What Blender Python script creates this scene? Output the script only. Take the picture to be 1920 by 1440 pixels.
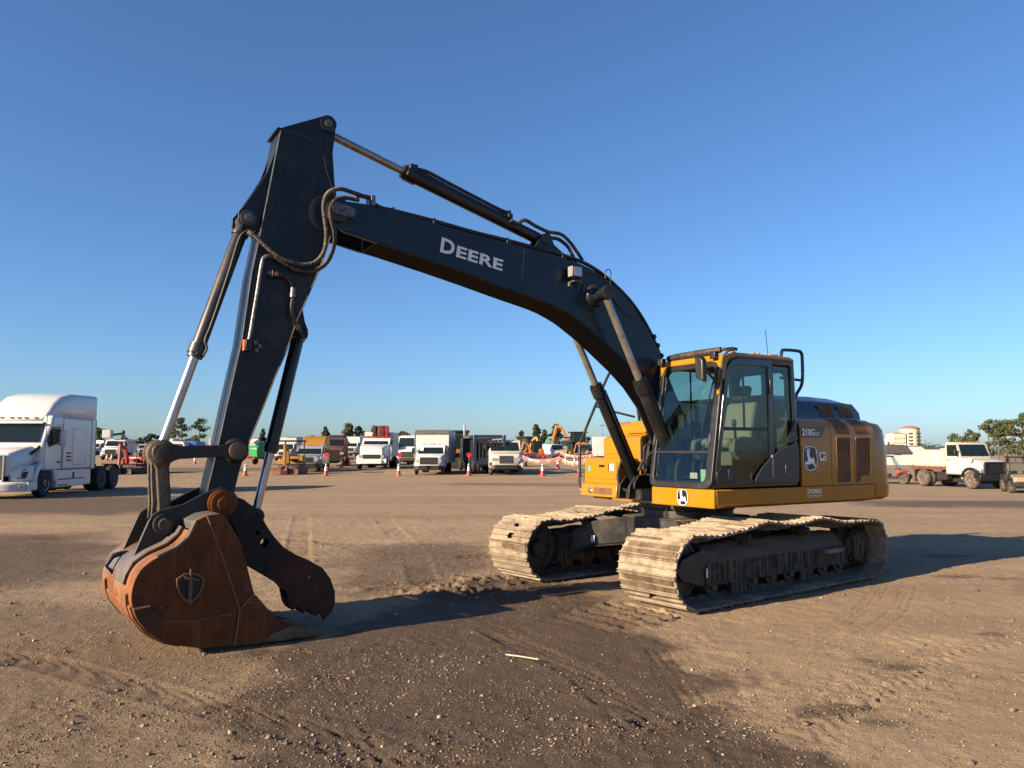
import bpy, bmesh, math, random
import numpy as np
from mathutils import Vector, Matrix, Euler

R = math.radians
random.seed(7)
rng = np.random.default_rng(11)
scene = bpy.context.scene
for o in list(bpy.data.objects):
    bpy.data.objects.remove(o)
COL = scene.collection

# ------------------------------------------------------------------ camera, sky, sun, exposure
cam_d = bpy.data.cameras.new('camera')
cam = bpy.data.objects.new('camera', cam_d)
COL.objects.link(cam)
cam.location = (0, 0, 1.6665)
cam.rotation_euler = (R(90) + 0.08679, 0, 0)
cam_d.sensor_width = 36
cam_d.lens = 27.06
cam_d.clip_start = 0.1
cam_d.clip_end = 9000
scene.camera = cam

SUN_EL = 20.5
SUN_AZ = 212.0            # direction towards the sun, degrees counter-clockwise from +X
world = bpy.data.worlds.new('World')
scene.world = world
world.use_nodes = True
nt = world.node_tree
for n in list(nt.nodes):
    nt.nodes.remove(n)
sky = nt.nodes.new('ShaderNodeTexSky')
sky.sky_type = 'NISHITA'
sky.sun_disc = False
sky.sun_elevation = R(SUN_EL)
sky.sun_rotation = R(90 - SUN_AZ)
sky.altitude = 150
sky.air_density = 0.97
sky.dust_density = 0.8
sky.ozone_density = 6.8
bg = nt.nodes.new('ShaderNodeBackground')
bg.inputs['Strength'].default_value = 0.063
wo = nt.nodes.new('ShaderNodeOutputWorld')
nt.links.new(sky.outputs[0], bg.inputs['Color'])
nt.links.new(bg.outputs[0], wo.inputs['Surface'])

sun_d = bpy.data.lights.new('sun', 'SUN')
sun_d.energy = 5.0
sun_d.angle = R(0.53)
sun_d.color = (1.0, 0.78, 0.53)
sun = bpy.data.objects.new('sun', sun_d)
COL.objects.link(sun)
sdir = Vector((math.cos(R(SUN_AZ)) * math.cos(R(SUN_EL)), math.sin(R(SUN_AZ)) * math.cos(R(SUN_EL)), math.sin(R(SUN_EL))))
sun.rotation_euler = sdir.to_track_quat('Z', 'Y').to_euler()
sun.location = (-20, -20, 30)

scene.view_settings.view_transform = 'Standard'
scene.view_settings.look = 'None'
scene.view_settings.exposure = 1.5
scene.view_settings.gamma = 1.0
scene.cycles.max_bounces = 7
scene.cycles.transparent_max_bounces = 24
scene.cycles.caustics_reflective = False
scene.cycles.caustics_refractive = False
scene.cycles.use_denoising = True

# ------------------------------------------------------------------ materials
def mat(name, col, rough=0.5, metal=0.0, var=0.12, scale=6.0, bump=0.0, bscale=60.0, coat=0.0,
        dust=None, dust_amt=0.0, dust_scale=4.0, spec=0.5, alt=None, alt_amt=0.5, alt_scale=5.0, streak=None, rvar=0.1, world=False, objrand=0.0, k=None):
    """Procedural paint / metal: colour drift, a second colour in patches, dust in patches, fine relief."""
    k = (1.0 if metal >= 0.5 else 0.72) if k is None else k
    sc3 = lambda c: None if c is None else tuple(q * k for q in c)
    col, alt, dust = sc3(col), sc3(alt), sc3(dust)
    streak = None if streak is None else (sc3(streak[0]), streak[1], streak[2])
    m = bpy.data.materials.new(name)
    m.use_nodes = True
    t = m.node_tree
    N, L = t.nodes, t.links
    b = N['Principled BSDF']
    tc = N.new('ShaderNodeTexCoord')
    src = tc.outputs['Object']
    if world:
        src = N.new('ShaderNodeNewGeometry').outputs['Position']
    n1 = N.new('ShaderNodeTexNoise')
    n1.inputs['Scale'].default_value = scale
    n1.inputs['Detail'].default_value = 6
    n1.inputs['Roughness'].default_value = 0.62
    L.new(src, n1.inputs['Vector'])
    mx = N.new('ShaderNodeMix')
    mx.data_type = 'RGBA'
    mx.inputs[6].default_value = (*[c * (1 - var) for c in col], 1)
    mx.inputs[7].default_value = (*[min(1, c * (1 + var)) for c in col], 1)
    L.new(n1.outputs['Fac'], mx.inputs[0])
    cur = mx.outputs[2]
    def patch(colour, amt, sc, vec, width=0.09, det=8):
        nonlocal cur
        n = N.new('ShaderNodeTexNoise')
        n.inputs['Scale'].default_value = sc
        n.inputs['Detail'].default_value = det
        n.inputs['Roughness'].default_value = 0.68
        L.new(vec, n.inputs['Vector'])
        mr = N.new('ShaderNodeMapRange')
        c = 0.72 - 0.44 * amt
        mr.inputs['From Min'].default_value = c - width
        mr.inputs['From Max'].default_value = c + width
        L.new(n.outputs['Fac'], mr.inputs['Value'])
        m2 = N.new('ShaderNodeMix')
        m2.data_type = 'RGBA'
        m2.inputs[7].default_value = (*colour, 1)
        L.new(mr.outputs['Result'], m2.inputs[0])
        L.new(cur, m2.inputs[6])
        cur = m2.outputs[2]
        return mr.outputs['Result']
    pf = None
    if alt is not None:
        pf = patch(alt, alt_amt, alt_scale, src)
    if streak is not None:
        mp = N.new('ShaderNodeMapping')
        mp.inputs['Scale'].default_value = (9, 9, 0.7)
        L.new(src, mp.inputs['Vector'])
        patch(streak[0], streak[1], streak[2], mp.outputs[0])
    if dust is not None:
        pf = patch(dust, dust_amt, dust_scale, src, 0.13)
    if objrand:
        oi = N.new('ShaderNodeObjectInfo')
        mr = N.new('ShaderNodeMapRange')
        mr.inputs['To Min'].default_value = 1 - objrand
        mr.inputs['To Max'].default_value = 1 + objrand * 0.6
        L.new(oi.outputs['Random'], mr.inputs['Value'])
        hs = N.new('ShaderNodeHueSaturation')
        L.new(mr.outputs['Result'], hs.inputs['Value'])
        L.new(cur, hs.inputs['Color'])
        cur = hs.outputs['Color']
    L.new(cur, b.inputs['Base Color'])
    b.inputs['Metallic'].default_value = metal
    b.inputs['Specular IOR Level'].default_value = spec
    rr = N.new('ShaderNodeMapRange')
    rr.inputs['To Min'].default_value = max(0.02, rough - rvar)
    rr.inputs['To Max'].default_value = min(1, rough + rvar)
    n3 = N.new('ShaderNodeTexNoise')
    n3.inputs['Scale'].default_value = scale * 2.3
    n3.inputs['Detail'].default_value = 5
    L.new(src, n3.inputs['Vector'])
    L.new(n3.outputs['Fac'], rr.inputs['Value'])
    L.new(rr.outputs['Result'], b.inputs['Roughness'])
    if coat:
        b.inputs['Coat Weight'].default_value = coat
        b.inputs['Coat Roughness'].default_value = 0.06
    if bump:
        n2 = N.new('ShaderNodeTexNoise')
        n2.inputs['Scale'].default_value = bscale
        n2.inputs['Detail'].default_value = 5
        L.new(src, n2.inputs['Vector'])
        bp = N.new('ShaderNodeBump')
        bp.inputs['Strength'].default_value = bump
        bp.inputs['Distance'].default_value = 0.02
        L.new(n2.outputs['Fac'], bp.inputs['Height'])
        L.new(bp.outputs['Normal'], b.inputs['Normal'])
    return m

def glass(name, tint=(0.5, 0.62, 0.58), refl=1.0, haze=0.0, rough=0.0):
    m = bpy.data.materials.new(name)
    m.use_nodes = True
    t = m.node_tree
    N, L = t.nodes, t.links
    N.remove(N['Principled BSDF'])
    out = N['Material Output']
    tr = N.new('ShaderNodeBsdfTransparent')
    tr.inputs['Color'].default_value = (*tint, 1)
    gl = N.new('ShaderNodeBsdfGlossy')
    gl.inputs['Roughness'].default_value = rough
    gl.inputs['Color'].default_value = (refl, refl, refl, 1)
    lw = N.new('ShaderNodeLayerWeight')
    lw.inputs['Blend'].default_value = 0.5
    pw = N.new('ShaderNodeMath')
    pw.operation = 'POWER'
    pw.inputs[1].default_value = 4.5
    L.new(lw.outputs['Facing'], pw.inputs[0])
    fr = N.new('ShaderNodeMath')
    fr.operation = 'MULTIPLY_ADD'
    fr.inputs[1].default_value = 0.9
    fr.inputs[2].default_value = 0.035
    L.new(pw.outputs[0], fr.inputs[0])
    mx = N.new('ShaderNodeMixShader')
    L.new(fr.outputs[0], mx.inputs[0])
    L.new(tr.outputs[0], mx.inputs[1])
    L.new(gl.outputs[0], mx.inputs[2])
    res = mx.outputs[0]
    if haze:
        df = N.new('ShaderNodeBsdfDiffuse')
        df.inputs['Color'].default_value = (0.55, 0.5, 0.42, 1)
        no = N.new('ShaderNodeTexNoise')
        no.inputs['Scale'].default_value = 3
        no.inputs['Detail'].default_value = 6
        mr = N.new('ShaderNodeMapRange')
        mr.inputs['To Max'].default_value = haze * 2
        L.new(no.outputs['Fac'], mr.inputs['Value'])
        m2 = N.new('ShaderNodeMixShader')
        L.new(mr.outputs['Result'], m2.inputs[0])
        L.new(res, m2.inputs[1])
        L.new(df.outputs[0], m2.inputs[2])
        res = m2.outputs[0]
    L.new(res, out.inputs['Surface'])
    return m

M = {}
M['navy'] = mat('charcoal_blue_paint', (0.011, 0.024, 0.039), 0.32, spec=0.3, var=0.2, scale=3, coat=0.12, dust=(0.045, 0.045, 0.045), dust_amt=0.22, dust_scale=2.2, bump=0.012, bscale=18)
M['navy_arm'] = mat('charcoal_arm_paint', (0.011, 0.019, 0.029), 0.42, spec=0.3, var=0.25, scale=3, dust=(0.05, 0.045, 0.04), dust_amt=0.2, dust_scale=2.4, bump=0.02, bscale=22, streak=((0.035, 0.033, 0.031), 0.2, 1.3))
M['navy_hood'] = mat('charcoal_hood_paint', (0.016, 0.027, 0.045), 0.33, var=0.1, scale=3, coat=0.2, dust=(0.07, 0.06, 0.05), dust_amt=0.2, dust_scale=3)
M['yellow'] = mat('construction_yellow_paint', (0.45, 0.192, 0.0055), 0.24, spec=0.32, var=0.05, scale=3, coat=0.12, dust=(0.32, 0.185, 0.05), dust_amt=0.2, dust_scale=2.5, rvar=0.07)
M['bumper_black'] = mat('black_bumper', (0.007, 0.007, 0.0075), 0.55, var=0.2, scale=4)
M['navy_under'] = mat('grimy_boom_underside', (0.030, 0.029, 0.030), 0.9, spec=0.06, var=0.4, scale=5, alt=(0.045, 0.036, 0.028), alt_amt=0.35, alt_scale=3)
M['yellow_dull'] = mat('weathered_yellow_paint', (0.36, 0.16, 0.012), 0.5, var=0.12, scale=4, dust=(0.18, 0.12, 0.06), dust_amt=0.3, dust_scale=3)
M['black'] = mat('black_trim', (0.009, 0.009, 0.010), 0.4, var=0.25, scale=8, dust=(0.05, 0.042, 0.034), dust_amt=0.2, dust_scale=6)
M['blackgloss'] = mat('black_cab_paint', (0.007, 0.008, 0.011), 0.16, var=0.15, scale=4, coat=0.4, dust=(0.03, 0.028, 0.025), dust_amt=0.16, dust_scale=5, rvar=0.06)
M['greymould'] = mat('grey_moulded_plastic', (0.03, 0.032, 0.036), 0.33, var=0.12, scale=6)
M['rubber'] = mat('black_rubber', (0.018, 0.017, 0.016), 0.62, var=0.2, scale=10, dust=(0.12, 0.095, 0.07), dust_amt=0.35, dust_scale=9)
M['hose'] = mat('dusty_hose_sleeve', (0.045, 0.038, 0.03), 0.6, var=0.3, scale=14, dust=(0.15, 0.115, 0.075), dust_amt=0.4, dust_scale=8)
M['chrome'] = mat('chromed_rod', (0.42, 0.42, 0.44), 0.32, metal=1.0, var=0.06, scale=3, rvar=0.08, dust=(0.35, 0.29, 0.22), dust_amt=0.2, dust_scale=5)
M['chrome_worn'] = mat('dusty_chromed_rod', (0.36, 0.34, 0.31), 0.32, metal=0.8, var=0.15, scale=5, dust=(0.2, 0.16, 0.12), dust_amt=0.3, dust_scale=5)
M['steel'] = mat('dull_zinc_steel', (0.17, 0.17, 0.16), 0.45, metal=0.7, var=0.25, scale=12, dust=(0.11, 0.09, 0.065), dust_amt=0.35, dust_scale=9)
M['pin'] = mat('grey_pin_end', (0.19, 0.20, 0.205), 0.5, metal=0.4, var=0.25, scale=20, alt=(0.05, 0.048, 0.045), alt_amt=0.4, alt_scale=22)
M['greycyl'] = mat('dusty_cylinder_paint', (0.022, 0.023, 0.025), 0.4, var=0.22, scale=5, dust=(0.07, 0.058, 0.045), dust_amt=0.34, dust_scale=4, alt=(0.10, 0.032, 0.014), alt_amt=0.12, alt_scale=7)
M['darkcyl'] = mat('dark_cylinder_paint', (0.008, 0.009, 0.011), 0.36, var=0.2, scale=5, dust=(0.035, 0.029, 0.023), dust_amt=0.24, dust_scale=4)
M['tan_link'] = mat('dust_caked_link', (0.115, 0.085, 0.053), 0.75, var=0.3, scale=7, alt=(0.03, 0.026, 0.022), alt_amt=0.42, alt_scale=5, dust=(0.17, 0.125, 0.08), dust_amt=0.36, dust_scale=9, bump=0.2, bscale=30)
M['rust'] = mat('rusty_plate', (0.20, 0.060, 0.016), 0.62, spec=0.15, var=0.35, scale=5, alt=(0.115, 0.038, 0.013), alt_amt=0.42, alt_scale=3.2, dust=(0.06, 0.042, 0.033), dust_amt=0.22, dust_scale=2.4, bump=0.12, bscale=70, streak=((0.26, 0.10, 0.038), 0.26, 1.6))
M['rust_bright'] = mat('orange_rust', (0.25, 0.095, 0.038), 0.62, spec=0.2, var=0.3, scale=6, alt=(0.13, 0.052, 0.026), alt_amt=0.34, alt_scale=5, dust=(0.26, 0.19, 0.135), dust_amt=0.3, dust_scale=4, bump=0.12, bscale=60)
M['rust_weld'] = mat('rusty_weld_bead', (0.20, 0.088, 0.042), 0.6, var=0.3, scale=20, bump=0.3, bscale=120)
M['bucket_grey'] = mat('worn_grey_bucket_paint', (0.10, 0.105, 0.105), 0.5, var=0.2, scale=5, alt=(0.14, 0.055, 0.025), alt_amt=0.36, alt_scale=4, dust=(0.2, 0.155, 0.11), dust_amt=0.32, dust_scale=5)
M['ear'] = mat('black_ear_plate', (0.010, 0.0105, 0.012), 0.5, var=0.3, scale=5, dust=(0.04, 0.033, 0.026), dust_amt=0.18, dust_scale=5, alt=(0.05, 0.021, 0.011), alt_amt=0.2, alt_scale=4, bump=0.03, bscale=40)
M['thumb'] = mat('black_thumb_paint', (0.010, 0.010, 0.0115), 0.5, spec=0.3, var=0.3, scale=5, alt=(0.11, 0.028, 0.012), alt_amt=0.40, alt_scale=1.7, dust=(0.04, 0.034, 0.028), dust_amt=0.2, dust_scale=5)
M['shoe'] = mat('dust_caked_track_steel', (0.31, 0.25, 0.183), 0.85, spec=0.2, var=0.28, scale=9, alt=(0.15, 0.118, 0.086), alt_amt=0.40, alt_scale=3.2, dust=(0.41, 0.335, 0.25), dust_amt=0.36, dust_scale=8, bump=0.3, bscale=45, world=True, objrand=0.28)
M['shoe_mud'] = mat('mud_in_track_shoe', (0.17, 0.125, 0.082), 0.95, spec=0.1, var=0.3, scale=9, alt=(0.10, 0.072, 0.048), alt_amt=0.5, alt_scale=5, dust=(0.26, 0.20, 0.135), dust_amt=0.3, dust_scale=8, bump=0.8, bscale=40, world=True, objrand=0.2)
M['chain'] = mat('greasy_chain_steel', (0.035, 0.03, 0.026), 0.6, var=0.3, scale=9, dust=(0.13, 0.1, 0.07), dust_amt=0.45, dust_scale=7)
M['frame_mud'] = mat('mud_streaked_frame', (0.14, 0.12, 0.095), 0.85, spec=0.15, var=0.25, scale=9, streak=((0.014, 0.0125, 0.012), 0.5, 3.2), dust=(0.17, 0.14, 0.108), dust_amt=0.2, dust_scale=10, bump=0.4, bscale=40)
M['mudcake'] = mat('caked_mud', (0.16, 0.134, 0.104), 0.95, spec=0.1, var=0.35, scale=16, bump=0.8, bscale=45)
M['carbody'] = mat('black_undercarriage', (0.012, 0.012, 0.0125), 0.5, var=0.25, scale=6, dust=(0.08, 0.064, 0.045), dust_amt=0.25, dust_scale=4)
M['grille'] = mat('dusty_mesh_grille', (0.19, 0.092, 0.034), 0.8, var=0.3, scale=14, alt=(0.115, 0.056, 0.024), alt_amt=0.35, alt_scale=5, bump=0.5, bscale=220)
M['seat'] = mat('seat_fabric', (0.235, 0.222, 0.20), 0.9, var=0.12, scale=20, bump=0.15, bscale=160)
M['headrest'] = mat('dark_headrest', (0.03, 0.03, 0.03), 0.8, var=0.2, scale=20)
M['interior'] = mat('interior_plastic', (0.16, 0.155, 0.145), 0.7, var=0.12, scale=8)
M['interior_dark'] = mat('dark_interior_plastic', (0.03, 0.03, 0.03), 0.6, var=0.2, scale=8)
M['decal_white'] = mat('white_decal', (0.74, 0.75, 0.77), 0.4, var=0.06, scale=9, k=1.0)
M['decal_black'] = mat('black_decal', (0.01, 0.01, 0.012), 0.3, var=0.1)
M['decal_cyan'] = mat('blue_sticker', (0.05, 0.42, 0.55), 0.4)
M['paper'] = mat('pink_paper', (0.72, 0.6, 0.6), 0.7)
M['mint'] = mat('mint_paper', (0.45, 0.72, 0.58), 0.7)
M['white'] = mat('white_vehicle_paint', (0.62, 0.62, 0.62), 0.25, var=0.06, scale=0.8, coat=0.3, k=0.88)
M['whitebox'] = mat('white_panel', (0.52, 0.515, 0.50), 0.5, var=0.09, scale=0.7, k=0.85)
M['cream'] = mat('cream_paint', (0.50, 0.48, 0.42), 0.4, var=0.09, scale=0.8, k=0.85)
M['tank'] = mat('aged_white_tank', (0.50, 0.465, 0.385), 0.7, var=0.08, scale=3, alt=(0.36, 0.31, 0.23), alt_amt=0.26, alt_scale=2.5, streak=((0.38, 0.32, 0.24), 0.26, 0.8), k=0.85)
M['red'] = mat('red_paint', (0.27, 0.013, 0.010), 0.4, var=0.15, scale=3, coat=0.1)
M['darkred'] = mat('brown_red_steel', (0.16, 0.05, 0.035), 0.6, var=0.2, scale=4)
M['orange'] = mat('orange_paint', (0.72, 0.24, 0.04), 0.4, var=0.1, scale=2)
M['green'] = mat('green_paint', (0.02, 0.26, 0.09), 0.4, var=0.12, scale=2)
M['mintgreen'] = mat('mint_green_paint', (0.16, 0.5, 0.34), 0.45, var=0.1, scale=2)
M['blue'] = mat('blue_paint', (0.02, 0.14, 0.45), 0.45, var=0.1, scale=2)
M['navytruck'] = mat('navy_truck_paint', (0.02, 0.03, 0.07), 0.3, var=0.1, scale=2, coat=0.3)
M['silver'] = mat('silver_paint', (0.42, 0.45, 0.48), 0.28, metal=0.3, var=0.06, coat=0.4)
M['tan'] = mat('tan_paint', (0.30, 0.23, 0.125), 0.5, var=0.1, scale=3)
M['tyre'] = mat('dusty_tyre', (0.032, 0.029, 0.026), 0.85, var=0.25, scale=8, dust=(0.14, 0.115, 0.085), dust_amt=0.5, dust_scale=5, bump=0.15, bscale=30)
M['tyre_dark'] = mat('dark_tyre', (0.017, 0.016, 0.016), 0.8, var=0.2, scale=8)
M['rim_white'] = mat('white_rim', (0.62, 0.60, 0.55), 0.5, var=0.1, scale=8)
M['rim_steel'] = mat('polished_rim', (0.55, 0.55, 0.56), 0.28, metal=0.9, var=0.1, scale=8)
M['chassis'] = mat('dark_chassis', (0.010, 0.010, 0.0105), 0.7, var=0.3, scale=5, dust=(0.035, 0.029, 0.022), dust_amt=0.22, dust_scale=3)
M['darkglass'] = mat('dark_window', (0.012, 0.02, 0.02), 0.06, var=0.2, scale=2, spec=0.6, rvar=0.03)
M['lampglass'] = mat('lamp_glass', (0.42, 0.42, 0.40), 0.15, metal=0.5, var=0.3, scale=30)
M['amber'] = mat('amber_lens', (0.35, 0.09, 0.015), 0.3)
M['cone'] = mat('orange_cone_plastic', (0.55, 0.065, 0.03), 0.5, var=0.1, scale=8)
M['reflective'] = mat('white_reflective_collar', (0.8, 0.79, 0.78), 0.4)
M['signred'] = mat('red_sign_face', (0.50, 0.008, 0.014), 0.4)
M['pennant'] = mat('red_pennant', (0.65, 0.07, 0.06), 0.6, alt=(0.8, 0.75, 0.72), alt_amt=0.45, alt_scale=1.1)
M['roof'] = mat('dark_shingle_roof', (0.085, 0.075, 0.07), 0.9, var=0.2, scale=0.7)
M['stucco'] = mat('pale_stucco', (0.72, 0.64, 0.52), 0.9, var=0.05, scale=0.3)
M['terracotta'] = mat('terracotta_roof', (0.45, 0.17, 0.08), 0.9, var=0.15, scale=0.2)
M['bark'] = mat('pine_bark', (0.13, 0.09, 0.062), 0.95, var=0.3, scale=4)
M['leaf_a'] = mat('pine_needles', (0.055, 0.078, 0.026), 0.8, var=0.45, scale=0.9)
M['leaf_b'] = mat('dark_conifer_needles', (0.035, 0.055, 0.024), 0.85, var=0.45, scale=0.9)
M['leaf_c'] = mat('olive_foliage', (0.085, 0.09, 0.04), 0.85, var=0.4, scale=0.9)
M['straw'] = mat('pale_straw', (0.62, 0.54, 0.42), 0.8)
M['cabglass'] = glass('green_tinted_cab_glass', (0.71, 0.79, 0.755), 1.0)
M['truckglass'] = glass('truck_window_glass', (0.72, 0.80, 0.78), 1.0)

# ------------------------------------------------------------------ mesh builder
class MB:
    def __init__(s):
        s.v = []
        s.f = []
    def add(s, verts, faces):
        k = len(s.v)
        s.v += [tuple(map(float, p)) for p in verts]
        s.f += [tuple(i + k for i in f) for f in faces]
        return s
    def box(s, x0, x1, y0, y1, z0, z1):
        return s.add([(x0, y0, z0), (x1, y0, z0), (x1, y1, z0), (x0, y1, z0), (x0, y0, z1), (x1, y0, z1), (x1, y1, z1), (x0, y1, z1)],
                     [(0, 3, 2, 1), (4, 5, 6, 7), (0, 1, 5, 4), (1, 2, 6, 5), (2, 3, 7, 6), (3, 0, 4, 7)])
    @staticmethod
    def _p(u, w, a, axis):
        return (u, a, w) if axis == 'y' else (a, u, w) if axis == 'x' else (u, w, a)
    def prism(s, poly, a0, a1, axis='y'):
        n = len(poly)
        vs = [s._p(u, w, a0, axis) for u, w in poly] + [s._p(u, w, a1, axis) for u, w in poly]
        return s.add(vs, [tuple(range(n)), tuple(range(2 * n - 1, n - 1, -1))] + [(i, i + n, (i + 1) % n + n, (i + 1) % n) for i in range(n)])
    def ring(s, outer, inner, a0, a1, axis='y'):
        n = len(outer)
        vs = []
        for a in (a0, a1):
            vs += [s._p(u, w, a, axis) for u, w in outer] + [s._p(u, w, a, axis) for u, w in inner]
        fs = []
        for i in range(n):
            j = (i + 1) % n
            fs += [(i, j, n + j, n + i), (2 * n + i, 3 * n + i, 3 * n + j, 2 * n + j), (i, 2 * n + i, 2 * n + j, j), (n + i, n + j, 3 * n + j, 3 * n + i)]
        return s.add(vs, fs)
    def loft(s, secs, cap=True):
        n = len(secs[0])
        vs = [p for q in secs for p in q]
        fs = []
        for k in range(len(secs) - 1):
            for i in range(n):
                j = (i + 1) % n
                fs.append((k * n + i, k * n + j, (k + 1) * n + j, (k + 1) * n + i))
        if cap:
            fs += [tuple(range(n - 1, -1, -1)), tuple(range((len(secs) - 1) * n, len(secs) * n))]
        return s.add(vs, fs)
    @staticmethod
    def frame(d):
        d = Vector(d).normalized()
        a = Vector((0, 0, 1)) if abs(d.z) < 0.9 else Vector((1, 0, 0))
        u = d.cross(a).normalized()
        return d, u, d.cross(u)
    def lathe(s, prof, o, d, n=16):
        """prof: (radius, distance along d)"""
        d, u, w = s.frame(d)
        o = Vector(o)
        secs = []
        for r, h in prof:
            secs.append([o + d * h + (u * math.cos(2 * math.pi * i / n) + w * math.sin(2 * math.pi * i / n)) * max(r, 1e-4) for i in range(n)])
        return s.loft(secs)
    def cyl(s, p0, p1, r0, r1=None, n=14):
        p0, p1 = Vector(p0), Vector(p1)
        return s.lathe([(r0, 0), (r0 if r1 is None else r1, (p1 - p0).length)], p0, p1 - p0, n)
    def tube(s, pts, r, n=8):
        pts = [Vector(p) for p in pts]
        secs = []
        u = None
        for i, p in enumerate(pts):
            d = (pts[min(i + 1, len(pts) - 1)] - pts[max(i - 1, 0)]).normalized()
            if u is None:
                _, u, w = s.frame(d)
            else:
                u = (u - d * u.dot(d)).normalized()
                w = d.cross(u)
            rr = r[i] if isinstance(r, (list, tuple)) else r
            secs.append([p + (u * math.cos(2 * math.pi * k / n) + w * math.sin(2 * math.pi * k / n)) * rr for k in range(n)])
        return s.loft(secs)
    def ball(s, c, r, n=12, m=8):
        rx, ry, rz = (r, r, r) if not isinstance(r, tuple) else r
        secs = []
        for k in range(m + 1):
            a = math.pi * k / m
            secs.append([(c[0] + rx * max(math.sin(a), 1e-3) * math.cos(2 * math.pi * i / n), c[1] + ry * max(math.sin(a), 1e-3) * math.sin(2 * math.pi * i / n), c[2] - rz * math.cos(a)) for i in range(n)])
        return s.loft(secs)
    def xf(s, mtx, k=0):
        s.v = s.v[:k] + [tuple(mtx @ Vector(p)) for p in s.v[k:]]
        return s
    def mesh(s, name, angle=32):
        me = bpy.data.meshes.new(name)
        me.from_pydata(s.v, [], s.f)
        bm = bmesh.new()
        bm.from_mesh(me)
        bmesh.ops.recalc_face_normals(bm, faces=bm.faces)
        bm.to_mesh(me)
        bm.free()
        me.polygons.foreach_set('use_smooth', [True] * len(me.polygons))
        me.set_sharp_from_angle(angle=R(angle))
        me.update()
        return me
    def build(s, name, m, parent=None, bevel=0.0, seg=2, rotz=None, angle=32, loc=None):
        me = s.mesh(name, angle)
        me.materials.append(M[m] if isinstance(m, str) else m)
        return link(name, me, parent, bevel, seg, rotz, loc)

def link(name, me, parent=None, bevel=0.0, seg=2, rotz=None, loc=None):
    o = bpy.data.objects.new(name, me)
    COL.objects.link(o)
    if parent is not None:
        o.parent = parent
    if rotz is not None:
        o.rotation_euler[2] = rotz
    if loc is not None:
        o.location = loc
    if bevel:
        b = o.modifiers.new('bevel', 'BEVEL')
        b.width = bevel
        b.segments = seg
        b.limit_method = 'ANGLE'
        b.angle_limit = R(32)
    return o

def tag(o, label=None, cat=None, group=None, kind=None):
    for k, v in (('label', label), ('category', cat), ('group', group), ('kind', kind)):
        if v:
            o[k] = v
    return o

def thing(name, label, cat, loc=(0, 0, 0), rotz=0.0, group=None):
    o = bpy.data.objects.new(name, None)
    o.empty_display_size = 0.3
    COL.objects.link(o)
    o.location = loc
    o.rotation_euler[2] = rotz
    return tag(o, label, cat, group)

def copy_tree(o, parent=None):
    c = o.copy()
    COL.objects.link(c)
    c.parent = parent
    for ch in list(o.children):
        copy_tree(ch, c)
    return c

def smooth_path(pts, k=6):
    """Catmull-Rom through the points"""
    P = [Vector(p) for p in pts]
    P = [P[0] * 2 - P[1]] + P + [P[-1] * 2 - P[-2]]
    out = []
    for i in range(1, len(P) - 2):
        for j in range(k):
            t = j / k
            a, b, c, d = P[i - 1], P[i], P[i + 1], P[i + 2]
            out.append(0.5 * ((2 * b) + (c - a) * t + (2 * a - 5 * b + 4 * c - d) * t * t + (3 * b - a - 3 * c + d) * t ** 3))
    out.append(P[-2])
    return out

def rrect(u0, u1, w0, w1, r, n=4):
    """rounded rectangle outline"""
    out = []
    for cu, cw, a0 in ((u1 - r, w1 - r, 0), (u0 + r, w1 - r, 90), (u0 + r, w0 + r, 180), (u1 - r, w0 + r, 270)):
        for k in range(n + 1):
            a = R(a0 + 90 * k / n)
            out.append((cu + r * math.cos(a), cw + r * math.sin(a)))
    return out

def circ(cu, cw, r, n=16, a0=0.0):
    return [(cu + r * math.cos(a0 + 2 * math.pi * i / n), cw + r * math.sin(a0 + 2 * math.pi * i / n)) for i in range(n)]

def text_mesh(name, body, m, parent, mtx, w, h, offset=0.0, extrude=0.0015, space=1.0, rotz=None, grow=0.0):
    """lettering fitted to a width and height in metres, centred on mtx"""
    cu = bpy.data.curves.new(name, 'FONT')
    cu.body = body
    cu.size = 1.0
    cu.offset = offset
    cu.space_character = space
    cu.resolution_u = 3
    cu.extrude = 0.01
    tmp = bpy.data.objects.new(name, cu)
    COL.objects.link(tmp)
    bpy.context.view_layer.update()
    me = bpy.data.meshes.new_from_object(tmp.evaluated_get(bpy.context.evaluated_depsgraph_get()))
    bpy.data.objects.remove(tmp)
    co = np.empty(len(me.vertices) * 3)
    me.vertices.foreach_get('co', co)
    co = co.reshape(-1, 3)
    lo, hi = co.min(0), co.max(0)
    co = (co - (lo + hi) / 2) * np.array([(w + grow) / (hi[0] - lo[0]), (h + grow) / (hi[1] - lo[1]), extrude / 0.02])
    me.vertices.foreach_set('co', co.ravel())
    me.transform(mtx)
    me.materials.clear()
    me.materials.append(M[m])
    me.name = name
    return link(name, me, parent, rotz=rotz)

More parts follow.
